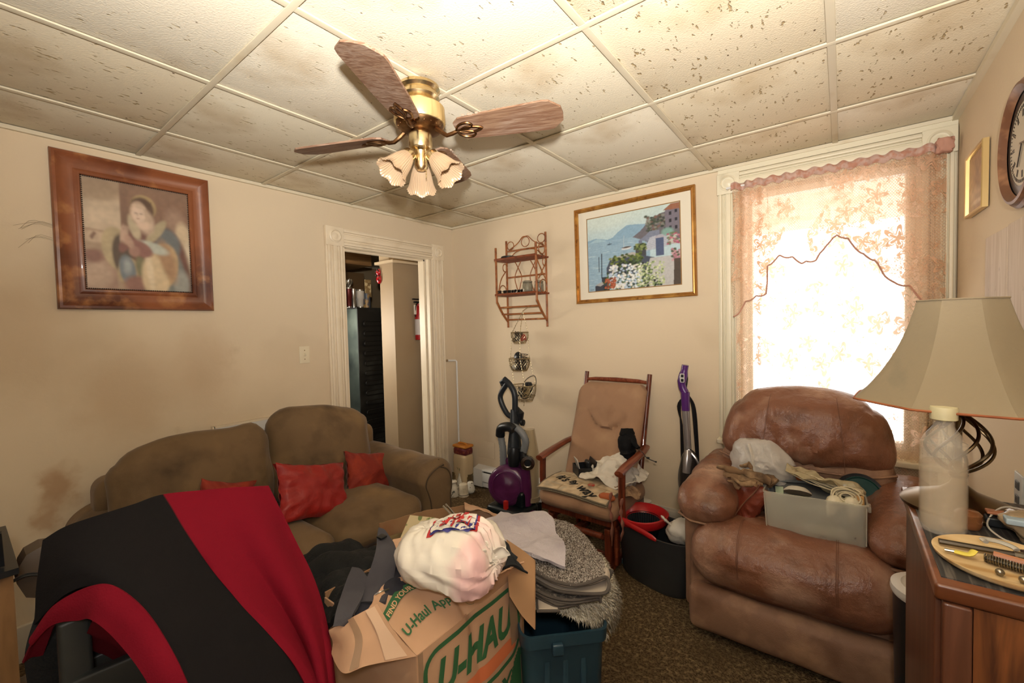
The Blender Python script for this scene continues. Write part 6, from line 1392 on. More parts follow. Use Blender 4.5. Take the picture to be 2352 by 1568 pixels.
def pin(x, y):
    r = False; n = len(pts)
    for i in range(n):
        (x1, y1), (x2, y2) = pts[i], pts[(i+1) % n]
        if (y1 > y) != (y2 > y) and x < (x2-x1)*(y-y1)/(y2-y1)+x1: r = not r
    return r
st = .006
for i in range(24):
    for j in range(70):
        x, y = .27+i*st, .02+j*st
        if pin(x+st/2, y+st/2): b.add([ff(x, y), ff(x+st, y), ff(x+st, y+st), ff(x, y+st)], [(0, 1, 2, 3)])
b.build('green_graphic', GRN, mb, 0)
# printing on the flap
Fl, Fh = .41, .20
def fp(X, Y, off=.004): return flap(min(max(X/Fl, 0), 1), min(max(Y/Fh, 0), 1), off)
b = MB(); b.grid(lambda u, v: fp(.0+.25*u, .118+.045*u+.028*v-.08*max(0, u-.62)*1.2), 60, 4); b.build('banner', GRN, mb, 0)
fine('FIND YOUR BELONGINGS', .023, lambda x, y: fp(.010+x*.80, .122+.18*x*.80+y*.95-.10*max(0, x*.8-.145), .0055), mat('print_gap', '#c49b76', .8), mb, 'lettering', .0006, 0)
fine('U-Haul App', .036, lambda x, y: fp(.010+x*.85, .050+.06*x+y, .0045), GRN, mb, 'lettering', .0008, 0)
fine('SCAN', .019, lambda x, y: fp(.265+x, .105+y), GRN, mb, 'lettering', .0004); fine('TO GET', .019, lambda x, y: fp(.265+x, .084+y), GRN, mb, 'lettering', .0004); fine('STARTED', .017, lambda x, y: fp(.268+x, .064+y), GRN, mb, 'lettering', .0004)
stroke_poly(rrect(.205, .035, .262, .150, .012, 3), .0022, fp, GRN, mb, 'phone_outline', 3, True)
# ------------------------------------------------------------------ tied carrier bag on the flap
CBG = mat('white_carrier_plastic', '#dcd6cb', .32, trans=.08, var=[('#e0cdc9', 5, 2, .50, .72)], bump=[(8, .004, 'n')], sss=.05)
t = thing('carrier_bag', 'tied white plastic carrier bag with red lettering on the moving box', 'bag', (2.0, -2.05, .73))
bc_ = W(1030, 1272, 'z', .79)
knot = W(1118, 1270, 'z', .80)+Vector((.012, -.012, 0))
MBg = frame_M(bc_, (.75, .30, .0), (-.30, .75, 0)); MBi = MBg.inverted(); kL = MBi @ knot
def bagf(p, u):
    q = Vector(p)
    q.z *= 1+.10*u[0]*.5; q.y *= 1-.16*max(0, -u[0]); q.z *= 1-.25*max(0, -u[0])
    n_ = Vector((q.x*.5, q.y, q.z*1.6)).normalized()
    d = q-kL; dl = d.length; t1 = Vector((0, 1, 0)); t2 = Vector((.4, 0, 1)).normalized(); a = math.atan2(d.dot(t2), d.dot(t1))
    q += n_*(.0075*math.sin(17*a+3*nz(q, 10))*math.exp(-dl/.15)+.010*ridged(q, 8, 3)+.006*ridged(q, 19, 5)) - n_*.022*math.exp(-(dl/.045)**2)
    q += Vector((nz(q, 7, 3), nz(q, 7, 6), nz(q, 7, 9)))*.012
    if q.z < -.060: q.z = -.060+(q.z+.060)*.2
    return q
b = MB(); b.rbox((0, 0, 0), (.146, .110, .072), .058, 34, puff=(.012, .006, .016), warp=bagf)
pink, wht = Vector(lin('#d9aeb0')[:3]), Vector(lin('#dcd6ca')[:3])
cs = []
for p in b.v:
    f = min(1, max(0, (p.x-.045-.15*abs(p.z+.02)+.05*nz(p, 22))/.06))*min(1, max(0, (-p.y+.055)/.05)); f *= .9*min(1, max(0, (kL-p).length/.06-.35)); cs.append(tuple(wht.lerp(pink, f)))
b.c = cs; b.v = [MBg @ p for p in b.v]
CBA = attr_mat('carrier_plastic_tinted', .32, .5, bump=[(10, .003, 'n')])
bb = b.build('bag_body', CBA, t)
b = MB(); R2 = random.Random(3)
for k in range(22):
    a = 2*PI*k/22; e = MBg @ Vector((.11, .095*math.cos(a), .062*math.sin(a))); m1_ = knot.lerp(e, .5)+Vector((.01, .0, .016)); b.tube(curve([knot, m1_, e], 8), [.0065, .0062, .006, .0055, .005, .004, .003, .002, .001], 6)
b.build('gather', CBG, t)
ear = [[knot+Vector(p) for p in r] for r in (((0, 0, 0), (.012, .010, .022), (.026, .016, .030)), ((.006, .008, -.004), (.030, .026, .018), (.046, .030, .022)), ((.010, .012, -.012), (.036, .032, -.004), (.052, .040, .002)))]
sheet('knot_ear', ear, CBG, t, 20, 20, .002, .008, 40, 3)
ear = [[knot+Vector(p) for p in r] for r in (((-.004, 0, 0), (-.020, -.002, .022), (-.036, -.002, .034)), ((-.002, .010, -.002), (-.018, .016, .018), (-.030, .018, .030)))]
sheet('knot_ear', ear, CBG, t, 16, 10, .002, .006, 40, 5); b = MB(); b.rbox(knot, (.014, .014, .011), .010, 4, warp=lambda p, u: p+Vector((nz(p, 90), nz(p, 90, 3), 0))*.006); b.build('knot', CBG, t)
b = MB(); b.rbox(knot+Vector((.018, -.012, -.012)), (.010, .002, .002), .0015); b.build('torn_edge', mat('rust_tear', '#7a4326', .6), t)
BR = mat('bag_red', '#b03030', .5); BL = mat('bag_blue', '#3a3a7c', .5)
# project flat print down onto the bag from above its far side
from mathutils.bvhtree import BVHTree
bv = BVHTree.FromPolygons([Vector(p) for p in b.v] if False else [v.co.copy()+Vector((2.0, -2.05, .73)) for v in bb.data.vertices], [tuple(p.vertices) for p in bb.data.polygons])
oc = W(1040, 1222, 'z', .86); dirn = Vector((.30, -.45, -1)).normalized()
ux = Vector((-.80, -.55, .0)).normalized(); uy = dirn.cross(ux).normalized(); uy = uy if uy.y < 0 else -uy
def proj_bag(x, y, off=.0016):
    o_ = oc+ux*x+uy*y-dirn*.3; h = bv.ray_cast(o_, dirn)
    return (h[0]+h[1]*off*(1 if h[1].dot(dirn) < 0 else -1)) if h[0] is not None else oc+ux*x+uy*y
def pb_(f): return lambda x, y: proj_bag(*f(x, y))
b = MB(); b.grid(lambda u, v: proj_bag(-.075+.14*u, -.045+.09*v-.012*math.sin(u*PI)*(1-2*v)*-1, .002), 24, 16); b.build('red_badge', BR, t, 0)
b = MB(); b.grid(lambda u, v: proj_bag(-.068+.126*u, -.037+.074*v-.010*math.sin(u*PI)*(2*v-1)*-1, .0045), 24, 14); b.build('blue_badge', BL, t, 0)
b = MB(); b.grid(lambda u, v: proj_bag(-.064+.118*u, -.033+.066*v-.010*math.sin(u*PI)*(2*v-1)*-1, .0070), 24, 14); b.build('white_badge', CBG, t, 0)
fine('MAR', .040, lambda x, y: proj_bag(-.052+x, .002+y, .0095), BR, t, 'lettering', .0018, .2, 1, .02); fine('KET', .032, lambda x, y: proj_bag(-.045+x, -.028+y, .0095), BR, t, 'lettering', .0014, .2, 1, .02)
# things poking from the boxes -------------------------------------------
b = MB(); b.box((-.06, -.045, 0), (.06, .045, .006), M=frame_M(F(960, 1215, .72), (.8, .1, .1), (-.1, .7, .7))); tag(b.build('game_board', mat('pale_card', '#c3b28c', .6, var=[('#6d7a4a', 22, 2, .60, .64)])), 'pale printed card edge behind the carrier bag', 'card')
kf = [[F(868, 1345, .70), F(905, 1290, .72)], [F(903, 1238, .78), F(960, 1228, .775)]]
sheet('cardboard_divider', kf, CB, None, 12, 12, .004, .003, 12, 3); tag(bpy.data.objects['cardboard_divider'], 'plain cardboard piece standing left of the carrier bag', 'cardboard')
b = MB(); b.tube([F(1018, 1162, .86), F(1045, 1192, .84)], .0035, 6); b.tube([F(1024, 1158, .86), F(1052, 1190, .84)], .0035, 6); tag(b.build('metal_clamp', mat('chrome', '#b7b4ae', .12, 1)), 'shiny metal prongs sticking up behind the carrier bag', 'tool')
# ------------------------------------------------------------------ garments in and around the box
GRC = mat('charcoal_fabric', '#37353a', .9, var=[('#4a484c', 6, 3, .5, .75)], bump=[(200, .0006, 'n'), (14, .004, 'n')], sheen=.05)
BKF = mat('black_fleece', '#0c0d0d', .95, bump=[(22, .006, 'n'), (160, .003, 'n')], sheen=.0, var=[('#161818', 9, 3, .5, .7)])
co = thing('coat', 'charcoal grey coat with a standing collar stuffed in the moving box', 'coat', (1.75, -2.15, .6))
q = [[F(868, 1215, .80), F(885, 1222, .79), F(905, 1250, .77)], [F(862, 1270, .77), F(885, 1275, .76), F(910, 1290, .745)], [F(845, 1330, .72), F(872, 1335, .715), F(900, 1345, .70)], [F(832, 1385, .68), F(860, 1385, .69), F(885, 1385, .70)]]
sheet('collar', q, GRC, co, 24, 40, .008, .008, 14, 3)
q = [[F(808, 1308, .73), F(828, 1312, .725), F(845, 1330, .715)], [F(790, 1350, .715), F(815, 1350, .71), F(835, 1365, .70)], [F(772, 1410, .69), F(800, 1405, .69), F(818, 1405, .69)], [F(764, 1440, .67), F(780, 1436, .67), F(792, 1430, .67)]]
sheet('sleeve_panel', q, GRC, co, 20, 40, .010, .006, 14, 6)
q = [[F(842, 1320, .70), F(905, 1290, .72), F(960, 1330, .70)], [F(835, 1360, .68), F(880, 1345, .70), F(930, 1350, .70)], [F(815, 1420, .66), F(860, 1400, .67), F(900, 1390, .67)]]
sheet('body_panel', q, mat('navy_grey_fabric', '#24242c', .9, bump=[(14, .006, 'n')]), co, 30, 30, .010, .022, 12, 8)
b = MB(); b.tube(curve([F(862, 1365, .735), F(875, 1358, .74), F(893, 1352, .735)], 8), .0022, 5); b.build('snap', mat('steel_wire', '#8f8d88'), co)
b = MB(); b.rbox(F(877, 1232, .795), (.012, .012, .003), .002, M=None); b.build('patch', BLK, co)
fz = [[F(690, 1290, .52), F(740, 1262, .56), F(800, 1255, .56), F(870, 1268, .56)], [F(700, 1330, .55), F(750, 1290, .60), F(810, 1290, .60), F(865, 1310, .60)], [F(725, 1380, .56), F(760, 1350, .61), F(800, 1350, .62), F(840, 1370, .62)], [F(745, 1440, .56), F(765, 1430, .58), F(785, 1430, .60), F(805, 1425, .62)]]
tag(sheet('black_blanket', fz, BKF, None, 60, 60, .02, .045, 9, 2, None, .010, 30), 'black fuzzy blanket heaped between the sofa and the moving box', 'blanket')
gg = [[F(1098, 1238, .74), F(1125, 1225, .75), F(1150, 1245, .74)], [F(1130, 1268, .745), F(1155, 1262, .745), F(1180, 1280, .735)], [F(1150, 1310, .72), F(1180, 1300, .72), F(1212, 1318, .70)]]
tag(sheet('black_garment', gg, mat('black_knit', '#17191b', .9), None, 30, 30, .01, .014, 20, 4), 'black garment showing right of the carrier bag knot', 'garment')
# ------------------------------------------------------------------ second box behind
b2 = thing('open_carton', 'open brown carton behind the carrier bag, in front of the sofa', 'box', (1.55, -1.6, 0))
P1, P2, P3, P4 = F(872, 1215, .52), F(1066, 1168, .52), F(1172, 1200, .52), F(990, 1275, .52)
def wallq(a, c, z0, z1, nm, m_, seed=0, lift=0):
    b = MB(); b.grid(lambda u, v: crump(Vector((a.x+(c.x-a.x)*u, a.y+(c.y-a.y)*u, z0+(z1-z0)*v))+Vector((0, 0, (lift*math.sin(u*PI*1.3)+.004*nz((u*20, seed, 0), 1.5))*v)), .006, 8, seed), 24, 14, .005); return b.build(nm, m_, b2)
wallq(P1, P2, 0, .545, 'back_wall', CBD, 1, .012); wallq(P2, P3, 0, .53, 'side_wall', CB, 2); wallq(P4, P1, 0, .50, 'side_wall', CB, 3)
q = [[P2+Vector((0, 0, .03)), P2.lerp(P3, .5)+Vector((0, 0, .02)), P3+Vector((0, 0, .01))], [F(1068, 1172, .56), F(1105, 1172, .56), F(1142, 1190, .55)]]
sheet('torn_flap', q, CB, b2, 20, 10, .005, .010, 22, 3)
fzz = [[P1+Vector((.02, 0, -.05)), P1.lerp(P2, .5)+Vector((.0, -.02, -.03)), P2+Vector((0, -.03, -.05))], [P1.lerp(P4, .5)+Vector((0, 0, -.06)), (P1+P3)/2+Vector((0, 0, .0)), P2.lerp(P3, .5)+Vector((0, -.02, -.06))], [P4+Vector((0, 0, -.08)), P4.lerp(P3, .5)+Vector((0, 0, -.05)), P3+Vector((0, 0, -.08))]]
tag(sheet('folded_linen', fzz, mat('khaki_linen', '#6e5d3c', .9, var=[('#2c241a', 9, 4, .5, .7)], bump=[(30, .004, 'n')]), None, 40, 40, .01, .03, 12, 3), 'khaki and dark linen filling the open carton', 'linen')
# ------------------------------------------------------------------ tote with rugs and towel
TOT = mat('slate_blue_plastic', '#203743', .42, var=[('#34525f', 4, 3, .5, .8)]); 
tt = thing('storage_tote', 'dark slate-blue storage tote under the folded rugs', 'tote', (2.12, -1.55, 0))
ta = Vector((.83, .56, 0)); 
MTo = frame_M((2.075, -1.635, 0), (.707, .707, 0), (-.707, .707, 0))
TK = Matrix.Diagonal((.58, .86, 1, 1)); MTo = MTo @ TK
def rr2(sx, sy, z, r=.05, n=6):
    out = []
    for cx, cy, a0 in ((1, 1, 0), (-1, 1, PI/2), (-1, -1, PI), (1, -1, 1.5*PI)):
        for k in range(n+1): a = a0+PI/2*k/n; out.append((cx*(sx-r)+r*math.cos(a), cy*(sy-r)+r*math.sin(a), z))
    return out
b = MB(); loft(b, [rr2(.20, .24, 0), rr2(.205, .245, .02), rr2(.225, .27, .44), rr2(.228, .275, .455), rr2(.24, .285, .46), rr2(.243, .288, .50), rr2(.232, .278, .50), rr2(.22, .26, .46), rr2(.20, .24, .03)], MTo, cap1=True); b.build('tub', TOT, tt)
b = MB()
for y in (-.13, -.05, .04, .13): b.rbox((-.218, y, .22), (.006, .016, .19), .005, M=MTo)
for x in (-.1, 0, .1): b.rbox((x, -.262, .22), (.016, .006, .19), .005, M=MTo)
b.build('rib', TOT, tt)
b = MB(); b.rbox((-.05, -.296, .462), (.03, .010, .018), .006, 1, M=MTo); b.build('latch', TOT, tt)
def tm(x, y, z): return MTo @ Vector((x, y, z))
def tuft(name, lab, fn, n, ln, r, m_, cols, seed, droop=.5, parent=None):
    """thick pile: thousands of short yarns in one mesh"""
    R3 = random.Random(seed); b = MB()
    for k in range(n):
        u, v = R3.random(), R3.random(); p = fn(u, v); e = .01
        nn = (fn(min(u+e, 1), v)-fn(max(u-e, 0), v)).cross(fn(u, min(v+e, 1))-fn(u, max(v-e, 0)))
        if nn.length < 1e-9: continue
        nn.normalize(); nn = nn if nn.z > -.2 else -nn
        d = (nn+Vector((R3.uniform(-.7, .7), R3.uniform(-.7, .7), R3.uniform(-.5, .2)-droop*(1-abs(nn.z))))).normalized(); s_ = d.orthogonal().normalized()*r; l_ = ln*R3.uniform(.6, 1.2); e1 = p+d*l_*.6; e2 = p+d*l_+Vector((0, 0, -l_*.25))
        c = R3.choice(cols); s2 = d.cross(s_).normalized()*r
        b.add([p+s_, p-s_*.5+s2, p-s_*.5-s2, e1+s_, e1-s_*.5+s2, e1-s_*.5-s2, e2], [(0, 1, 4, 3), (1, 2, 5, 4), (2, 0, 3, 5), (3, 4, 6), (4, 5, 6), (5, 3, 6)], None, c)
    o = b.build(name, m_, parent, 0); return o
PILE = attr_mat('rug_pile', .9, .1)
# white shag rug draped over the tote
SR = surf([[F(1215, 1395, .545), F(1270, 1400, .545), F(1310, 1415, .54), F(1362, 1430, .50), F(1385, 1455, .42)],
           [F(1225, 1350, .57), F(1290, 1365, .57), F(1340, 1372, .565), F(1392, 1390, .52), F(1408, 1418, .45)],
           [F(1235, 1300, .57), F(1300, 1310, .57), F(1350, 1320, .57), F(1395, 1335, .55), F(1415, 1370, .49)],
           [F(1240, 1250, .55), F(1300, 1250, .55), F(1350, 1262, .55), F(1380, 1285, .54), F(1400, 1325, .50)]])
sr = thing('shag_rug', 'cream shag rug draped over the corner of the slate tote', 'rug', (2.2, -1.6, .5))
b = MB(); b.grid(SR, 30, 30, .01); b.build('backing', mat('cream_backing', '#9d9580', .9), sr)
o = tuft('pile', '', SR, 15000, .026, .0016, PILE, [lin('#b5ac98'), lin('#c6bfae'), lin('#8f8774'), lin('#d4cebf')], 4, .8, sr); o['kind'] = 'stuff'
# folded grey rug: layers
fr_ = thing('folded_rug', 'folded grey speckled rug with dark bound edges on top of the shag rug', 'rug', (2.15, -1.6, .6))
GT = surf([[F(1205, 1290, .675), F(1240, 1318, .668), F(1300, 1342, .660), F(1350, 1338, .668), F(1388, 1325, .676)],
           [F(1200, 1240, .665), F(1250, 1262, .665), F(1300, 1275, .668), F(1345, 1280, .668), F(1385, 1290, .665)],
           [F(1195, 1205, .655), F(1240, 1212, .655), F(1290, 1218, .66), F(1330, 1232, .66), F(1365, 1262, .655)],
           [F(1190, 1185, .65), F(1235, 1190, .65), F(1280, 1196, .65), F(1310, 1205, .65), F(1345, 1235, .645)]])
b = MB(); b.grid(GT, 30, 30, .008); b.build('top_layer', mat('grey_backing', '#8a8074', .9), fr_)
o = tuft('pile', '', GT, 17000, .010, .0013, PILE, [lin('#8c8178'), lin('#a39a90'), lin('#4a423c'), lin('#6a6058'), lin('#b8b0a6')], 6, .2, fr_); o['kind'] = 'stuff'
BND = mat('dark_binding', '#4b443e', .85, bump=[(200, .001, 'n')]); BK2 = mat('rug_back', '#a2978a', .9)
ftop = [GT(i/20, 0) for i in range(21)]
tip = F(1395, 1350, .655)
prof = curve(ftop[::4]+[F(1397, 1332, .668), F(1398, 1350, .655), F(1385, 1362, .640), F(1330, 1362, .632), F(1270, 1352, .628), F(1210, 1318, .640)], 60)
b = MB(); b.tube(prof, .0055, 8); b.build('bound_edge', BND, fr_)
back = Vector((-.10, .30, 0)).normalized()
b = MB(); b.grid(lambda u, v: catmull(prof[20:], u)+Vector((-.02, .05, 0))*v, 40, 8, .006); b.build('under_layer', BK2, fr_)
for k, (z, du) in enumerate(((.612, 0), (.598, -50))):
    pr2 = curve([F(1215, 1345+k*8, z+.012), F(1260, 1368+k*10, z+.004), F(1310+du*.5, 1378+k*10, z), F(1372+du, 1370+k*12, z+.002), F(1380+du, 1378+k*10, z-.006)], 30)
    b = MB(); b.tube(pr2, .0045, 7); b.tube([p-Vector((0, 0, .009)) for p in pr2], .0040, 7); b.build('bound_edge', BND, fr_)
    b = MB(); b.grid(lambda u, v: catmull(pr2, u)+Vector((-.03, .16, .002))*v, 30, 6, .008); b.build('under_layer', mat('dark_pile', '#3d3834', .95, bump=[(120, .003, 'v')], var=[('#6d655c', 90, 1, .55, .62)]), fr_)
b = MB(); c_ = F(1258, 1385, .585); Mq = frame_M(c_, (.75, .55, 0), (-.5, .7, 0)); b.rbox((0, 0, 0), (.030, .035, .006), .004, 1, M=Mq); b.build('folded_corner', BK2, fr_); b = MB(); b.tube([Mq @ Vector(p) for p in ((-.032, .03, .0), (-.032, -.036, 0), (.032, -.036, 0), (.032, .03, 0))], .005, 6); b.build('bound_edge', BND, fr_)
# towel
TW = mat('lavender_grey_towel', '#a9a2a6', .95, var=[('#938c93', 7, 3, .5, .75)], bump=[(120, .003, 'n'), (12, .004, 'n')], sheen=.08)
q = [[F(1078, 1212, .715), F(1115, 1232, .71), F(1165, 1255, .71), F(1225, 1278, .70), F(1298, 1300, .688)],
     [F(1105, 1190, .725), F(1145, 1205, .725), F(1190, 1222, .72), F(1240, 1240, .71), F(1297, 1262, .695)],
     [F(1135, 1172, .73), F(1170, 1180, .735), F(1210, 1190, .725), F(1245, 1205, .715), F(1288, 1228, .70)],
     [F(1150, 1166, .72), F(1180, 1170, .73), F(1212, 1174, .725), F(1246, 1176, .715), F(1270, 1196, .70)]]
tw = sheet('towel', q, TW, None, 70, 60, .012, .024, 9, 3, None, .004, 40); tag(tw, 'lavender-grey towel laid over the folded rug', 'towel')
# ------------------------------------------------------------------ red and black blanket over a dark chair
BLD, BLR = lin('#161415'), lin('#6c0e1e')
BM = attr_mat('wool_blanket', .92, .12, bump=[(250, .0008, 'n'), (5, .004, 'n')])
X = lambda u, v, x: W(u, v, 'x', x)
bl = thing('draped_blanket', 'black and crimson wool blanket draped over a dark chair in the foreground', 'blanket', (1.6, -2.6, .9))
top = [(104, 1240, 1.50), (150, 1214, 1.52), (205, 1194, 1.54), (255, 1178, 1.55), (312, 1160, 1.55), (372, 1139, 1.56), (455, 1129, 1.57), (540, 1122, 1.58), (614, 1117, 1.58)]
m1 = [(99, 1290, 1.52), (160, 1262, 1.57), (225, 1248, 1.60), (300, 1250, 1.62), (370, 1252, 1.64), (448, 1255, 1.66), (530, 1235, 1.66), (605, 1215, 1.67), (668, 1228, 1.66)]
m2 = [(94, 1350, 1.53), (160, 1305, 1.60), (235, 1300, 1.65), (330, 1325, 1.69), (430, 1350, 1.72), (552, 1380, 1.75), (620, 1350, 1.74), (680, 1340, 1.76), (722, 1345, 1.74)]
m3 = [(92, 1395, 1.54), (165, 1335, 1.61), (243, 1325, 1.67), (340, 1380, 1.73), (450, 1460, 1.79), (660, 1500, 1.84), (700, 1480, 1.82), (730, 1475, 1.85), (752, 1470, 1.82)]
bt = [(88, 1432, 1.55), (170, 1356, 1.62), (250, 1344, 1.68), (335, 1415, 1.75), (450, 1600, 1.86), (735, 1640, 1.92), (750, 1640, 1.90), (760, 1640, 1.92), (770, 1640, 1.90)]
rows = [[X(*p) for p in r] for r in (top, m1, m2, m3, bt)]
def bcol(u, v): return BLR if u > .625 else BLD
def dense(fn, name, m_, parent, nu, nv, th, colf): b = MB(); b.grid(fn, nu, nv, th, colf=colf); return b.build(name, m_, parent, 60)
SB = surf(rows)
def bf(u, v):
    p = SB(u, v); a = .012*nz(p, 5, 3)+.004*nz(p, 14, 7)
    if u > .63: a += .016*math.sin((u-.63)*34+v*2.5)*v
    return p+Vector((a, -a*.5, a*.3))
dense(bf, 'blanket_face', BM, bl, 128, 70, .008, bcol)
# the part falling behind the chair rail
rowsb = [rows[0], [p+Vector((-.10, .02, -.05)) for p in rows[0]], [p+Vector((-.16, .02, -.35)) for p in rows[0]]]
SB2 = surf(rowsb); dense(lambda u, v: bf(u, 0)+(SB2(u, v)-SB2(u, 0))-Vector((.006, 0, .004)), 'back_fall', BM, bl, 60, 20, .003, lambda u, v: BLR if u > .625 else BLD)
# turned-up hem showing the crimson side
h1 = [(78, 1460, 1.56), (130, 1390, 1.62), (200, 1350, 1.67), (262, 1345, 1.71), (335, 1400, 1.77), (400, 1500, 1.83), (455, 1620, 1.88)]
h2 = [(70, 1480, 1.55), (125, 1432, 1.61), (190, 1422, 1.66), (222, 1425, 1.71), (275, 1470, 1.75), (330, 1540, 1.80), (385, 1640, 1.84)]
hm = [((a[0]+c[0])/2, (a[1]+c[1])/2, (a[2]+c[2])/2+.006) for a, c in zip(h1, h2)]
SH_ = surf([[X(*p) for p in r] for r in (h1, hm, h2)]); dense(lambda u, v: SH_(u, v)+Vector((.012*nz(SH_(u, v), 8, 2), 0, 0)), 'turned_hem', BM, bl, 60, 20, .006, lambda u, v: BLR)
h3 = [(215, 1420, 1.70), (280, 1440, 1.70), (340, 1520, 1.74), (420, 1640, 1.80)]; h4 = [(190, 1480, 1.50), (270, 1520, 1.50), (330, 1600, 1.52), (380, 1680, 1.55)]
SI = surf([[X(*p) for p in r] for r in (h3, h4)]); dense(SI, 'inner_fold', BM, bl, 20, 12, .005, lambda u, v: lin('#5c0d1c'))
hl = [[(78, 1458, 1.555), (100, 1440, 1.57), (128, 1432, 1.60)], [(50, 1520, 1.50), (70, 1505, 1.50), (100, 1500, 1.5)]]
SL = surf([[X(*p) for p in r] for r in hl]); dense(SL, 'hem_corner', BM, bl, 12, 12, .005, lambda u, v: lin('#5c0d1c'))
DCH = mat('charcoal_painted_wood', '#1c1e1d', .5, var=[('#262826', 6, 3, .5, .8)])
jk = [[X(92, 1380, 1.50), X(150, 1365, 1.50), X(215, 1390, 1.50)], [X(70, 1480, 1.48), X(140, 1480, 1.50), X(230, 1500, 1.50)], [X(70, 1640, 1.40), X(150, 1640, 1.40), X(260, 1640, 1.40)]]
tag(sheet('dark_filler', jk, BKF, None, 30, 30, .01, .02, 9, 5), 'black sheet added to darken the gap under the crimson hem at the lower left', 'sheet')  # added black sheet that keeps the area below the hem dark
dc = thing('dining_chair', 'dark painted slat-back chair under the red and black blanket', 'chair', (1.5, -2.6, 0))
ya, yb = -2.795, -2.40; cxx = 1.505
for y in (ya+.02, yb):
    b = MB(); b.rbox((cxx, y, .47), (.016, .022, .455), .008); b.build('back_post', DCH, dc)
b = MB(); b.rbox((cxx, (ya+yb)/2, .94), (.013, .20, .035), .01); b.build('top_rail', DCH, dc)
for z in (.80, .66, .53):
    b = MB(); b.rbox((cxx, (ya+yb)/2, z), (.010, .185, .028), .006); b.build('slat', DCH, dc)
b = MB(); b.rbox((cxx-.22, (ya+yb)/2, .445), (.22, .21, .018), .01, 2); b.build('seat', DCH, dc)
for y in (ya+.03, yb-.02): b = MB(); b.rbox((cxx-.41, y, .215), (.018, .018, .215), .006); b.build('front_leg', DCH, dc)
p0 = X(168, 1415, 1.60); b = MB(); b.rbox((p0.x, p0.y, p0.z/2), (.016, .026, p0.z/2), .008); b.build('side_post', DCH, dc)
b = MB(); a_, c_ = X(200, 1545, 1.62), X(330, 1490, 1.66); dv = (c_-a_); Mq = frame_M(a_, dv, (0, 0, 1)); L_ = dv.length; b.rbox((L_/2, -.05, 0), (L_/2+.10, .05, .014), .006, M=Mq); b.build('back_rail', DCH, dc)
# brown leatherette tub seat and wooden cabinet at the far left
lc = thing('leather_stool_chair', 'low dark brown leather chair back with strap behind the blanket at the far left', 'chair', (.85, -2.62, 0))
LB = mat('dark_brown_leatherette', '#4d4034', .5, var=[('#3a2f26', 4, 3, .5, .8)])
XX = lambda u, v: W(u, v, 'x', 1.0)
pol = [XX(45, 1300), XX(60, 1275), XX(95, 1255), XX(160, 1245), XX(190, 1300), XX(150, 1375), XX(60, 1372), XX(38, 1340)]
b = MB(); c0 = sum(pol, Vector())/8; n_ = len(pol); vs = pol+[p+Vector((-.08, .0, 0)) for p in pol]+[c0+Vector((.02, 0, 0))]; fs = [(i, (i+1) % 8, 16) for i in range(8)]+[(i, i+8, (i+1) % 8+8, (i+1) % 8) for i in range(8)]+[tuple(range(15, 7, -1))]
b.add(vs, fs); b.build('padded_back', LB, lc, 20)
b = MB(); b.tube(curve([XX(20, 1330)+Vector((.03, 0, 0)), XX(60, 1312)+Vector((.03, 0, 0)), XX(110, 1312)+Vector((.03, 0, 0))], 8), .010, 8, flat=(1, .4)); b.build('strap', BLK, lc)
b = MB(); b.rbox((1.08, -2.77, .40), (.10, .11, .05), .03, 3); b.rbox((1.08, -2.77, .19), (.03, .03, .17), .01); b.lathe([(0, 0), (.10, 0), (.10, .02), (0, .03)], 24, (1.08, -2.77, 0)); b.build('seat', LB, lc)
wc = thing('wooden_cabinet', 'tan wooden cabinet edge at the lower left corner', 'cabinet', (.9, -3.1, 0))
cp = W(30, 1318, 'x', 1.20)
b = MB(); b.box((.80, -3.4, 0), (cp.x, cp.y, cp.z)); b.build('cabinet_body', mat('tan_cabinet_wood', '#7b5a38', .5, wood=('#5d4026', 2, 25)), wc)
b = MB(); b.box((.79, -3.41, cp.z), (cp.x+.01, cp.y+.01, cp.z+.016)); b.build('cabinet_top', BLK, wc)
t = thing('leaning_print', 'small dark framed print standing on the cabinet at the left edge', 'picture', (1.15, cp.y-.03, cp.z+.017))
Mq = frame_M(Vector((1.17, cp.y-.012, cp.z+.017)), (-.10, -1, 0), (.30, .02, 1)); b = MB(); mitred(b, .12, .10, [(0, 0), (0, .012), (.006, .014), (.010, .010), (.010, 0)], Mq); b.build('frame', BLK, t); b = MB(); b.box((.009, .009, .002), (.111, .091, .005), M=Mq); b.build('print', mat('colourful_print', '#6a3f2a', .3, var=[('#b8792e', 40, 3, .5, .6), ('#7d7f86', 14, 2, .55, .65)]), t)
# ------------------------------------------------------------------ kitchen things seen through the doorway
KX = -.90
fg = thing('refrigerator', 'black refrigerator with condenser coils on its back, seen through the doorway', 'refrigerator', (-1.2, -.1, 0))
FRS = mat('dark_green_steel', '#4a5450', .35, .5, var=[('#7d8a80', 2.2, 3, .5, .8), ('#20282a', 3, 3, .5, .8)])
b = MB(); b.box((-1.55, -.445, .03), (KX-.004, .25, 1.655)); b.build('cabinet', FRS, fg)
b = MB(); b.box((KX-.004, -.445, .03), (KX, .25, 1.66)); b.box((KX, -.449, .03), (KX+.012, -.435, 1.66)); b.box((-1.56, -.455, 1.655), (KX+.012, .26, 1.668)); b.build('back_plate', mat('fridge_black', '#17191a', .4, .2, var=[('#3a3c3a', 3, 3, .5, .7)]), fg)
pts = []; z = 1.53
while z > .30:
    pts += [(KX+.018, .22, z), (KX+.018, -.370, z), (KX+.018, -.385, z-.015), (KX+.018, -.385, z-.035), (KX+.018, -.370, z-.05), (KX+.018, .22, z-.05)]; z -= .10
    pts += [(KX+.018, .235, z+.04), (KX+.018, .235, z+.01)]
b = MB(); b.tube(pts, .0055, 6); b.build('condenser_coil', mat('coil_black', '#0e0f10', .4), fg)
tz = 1.668
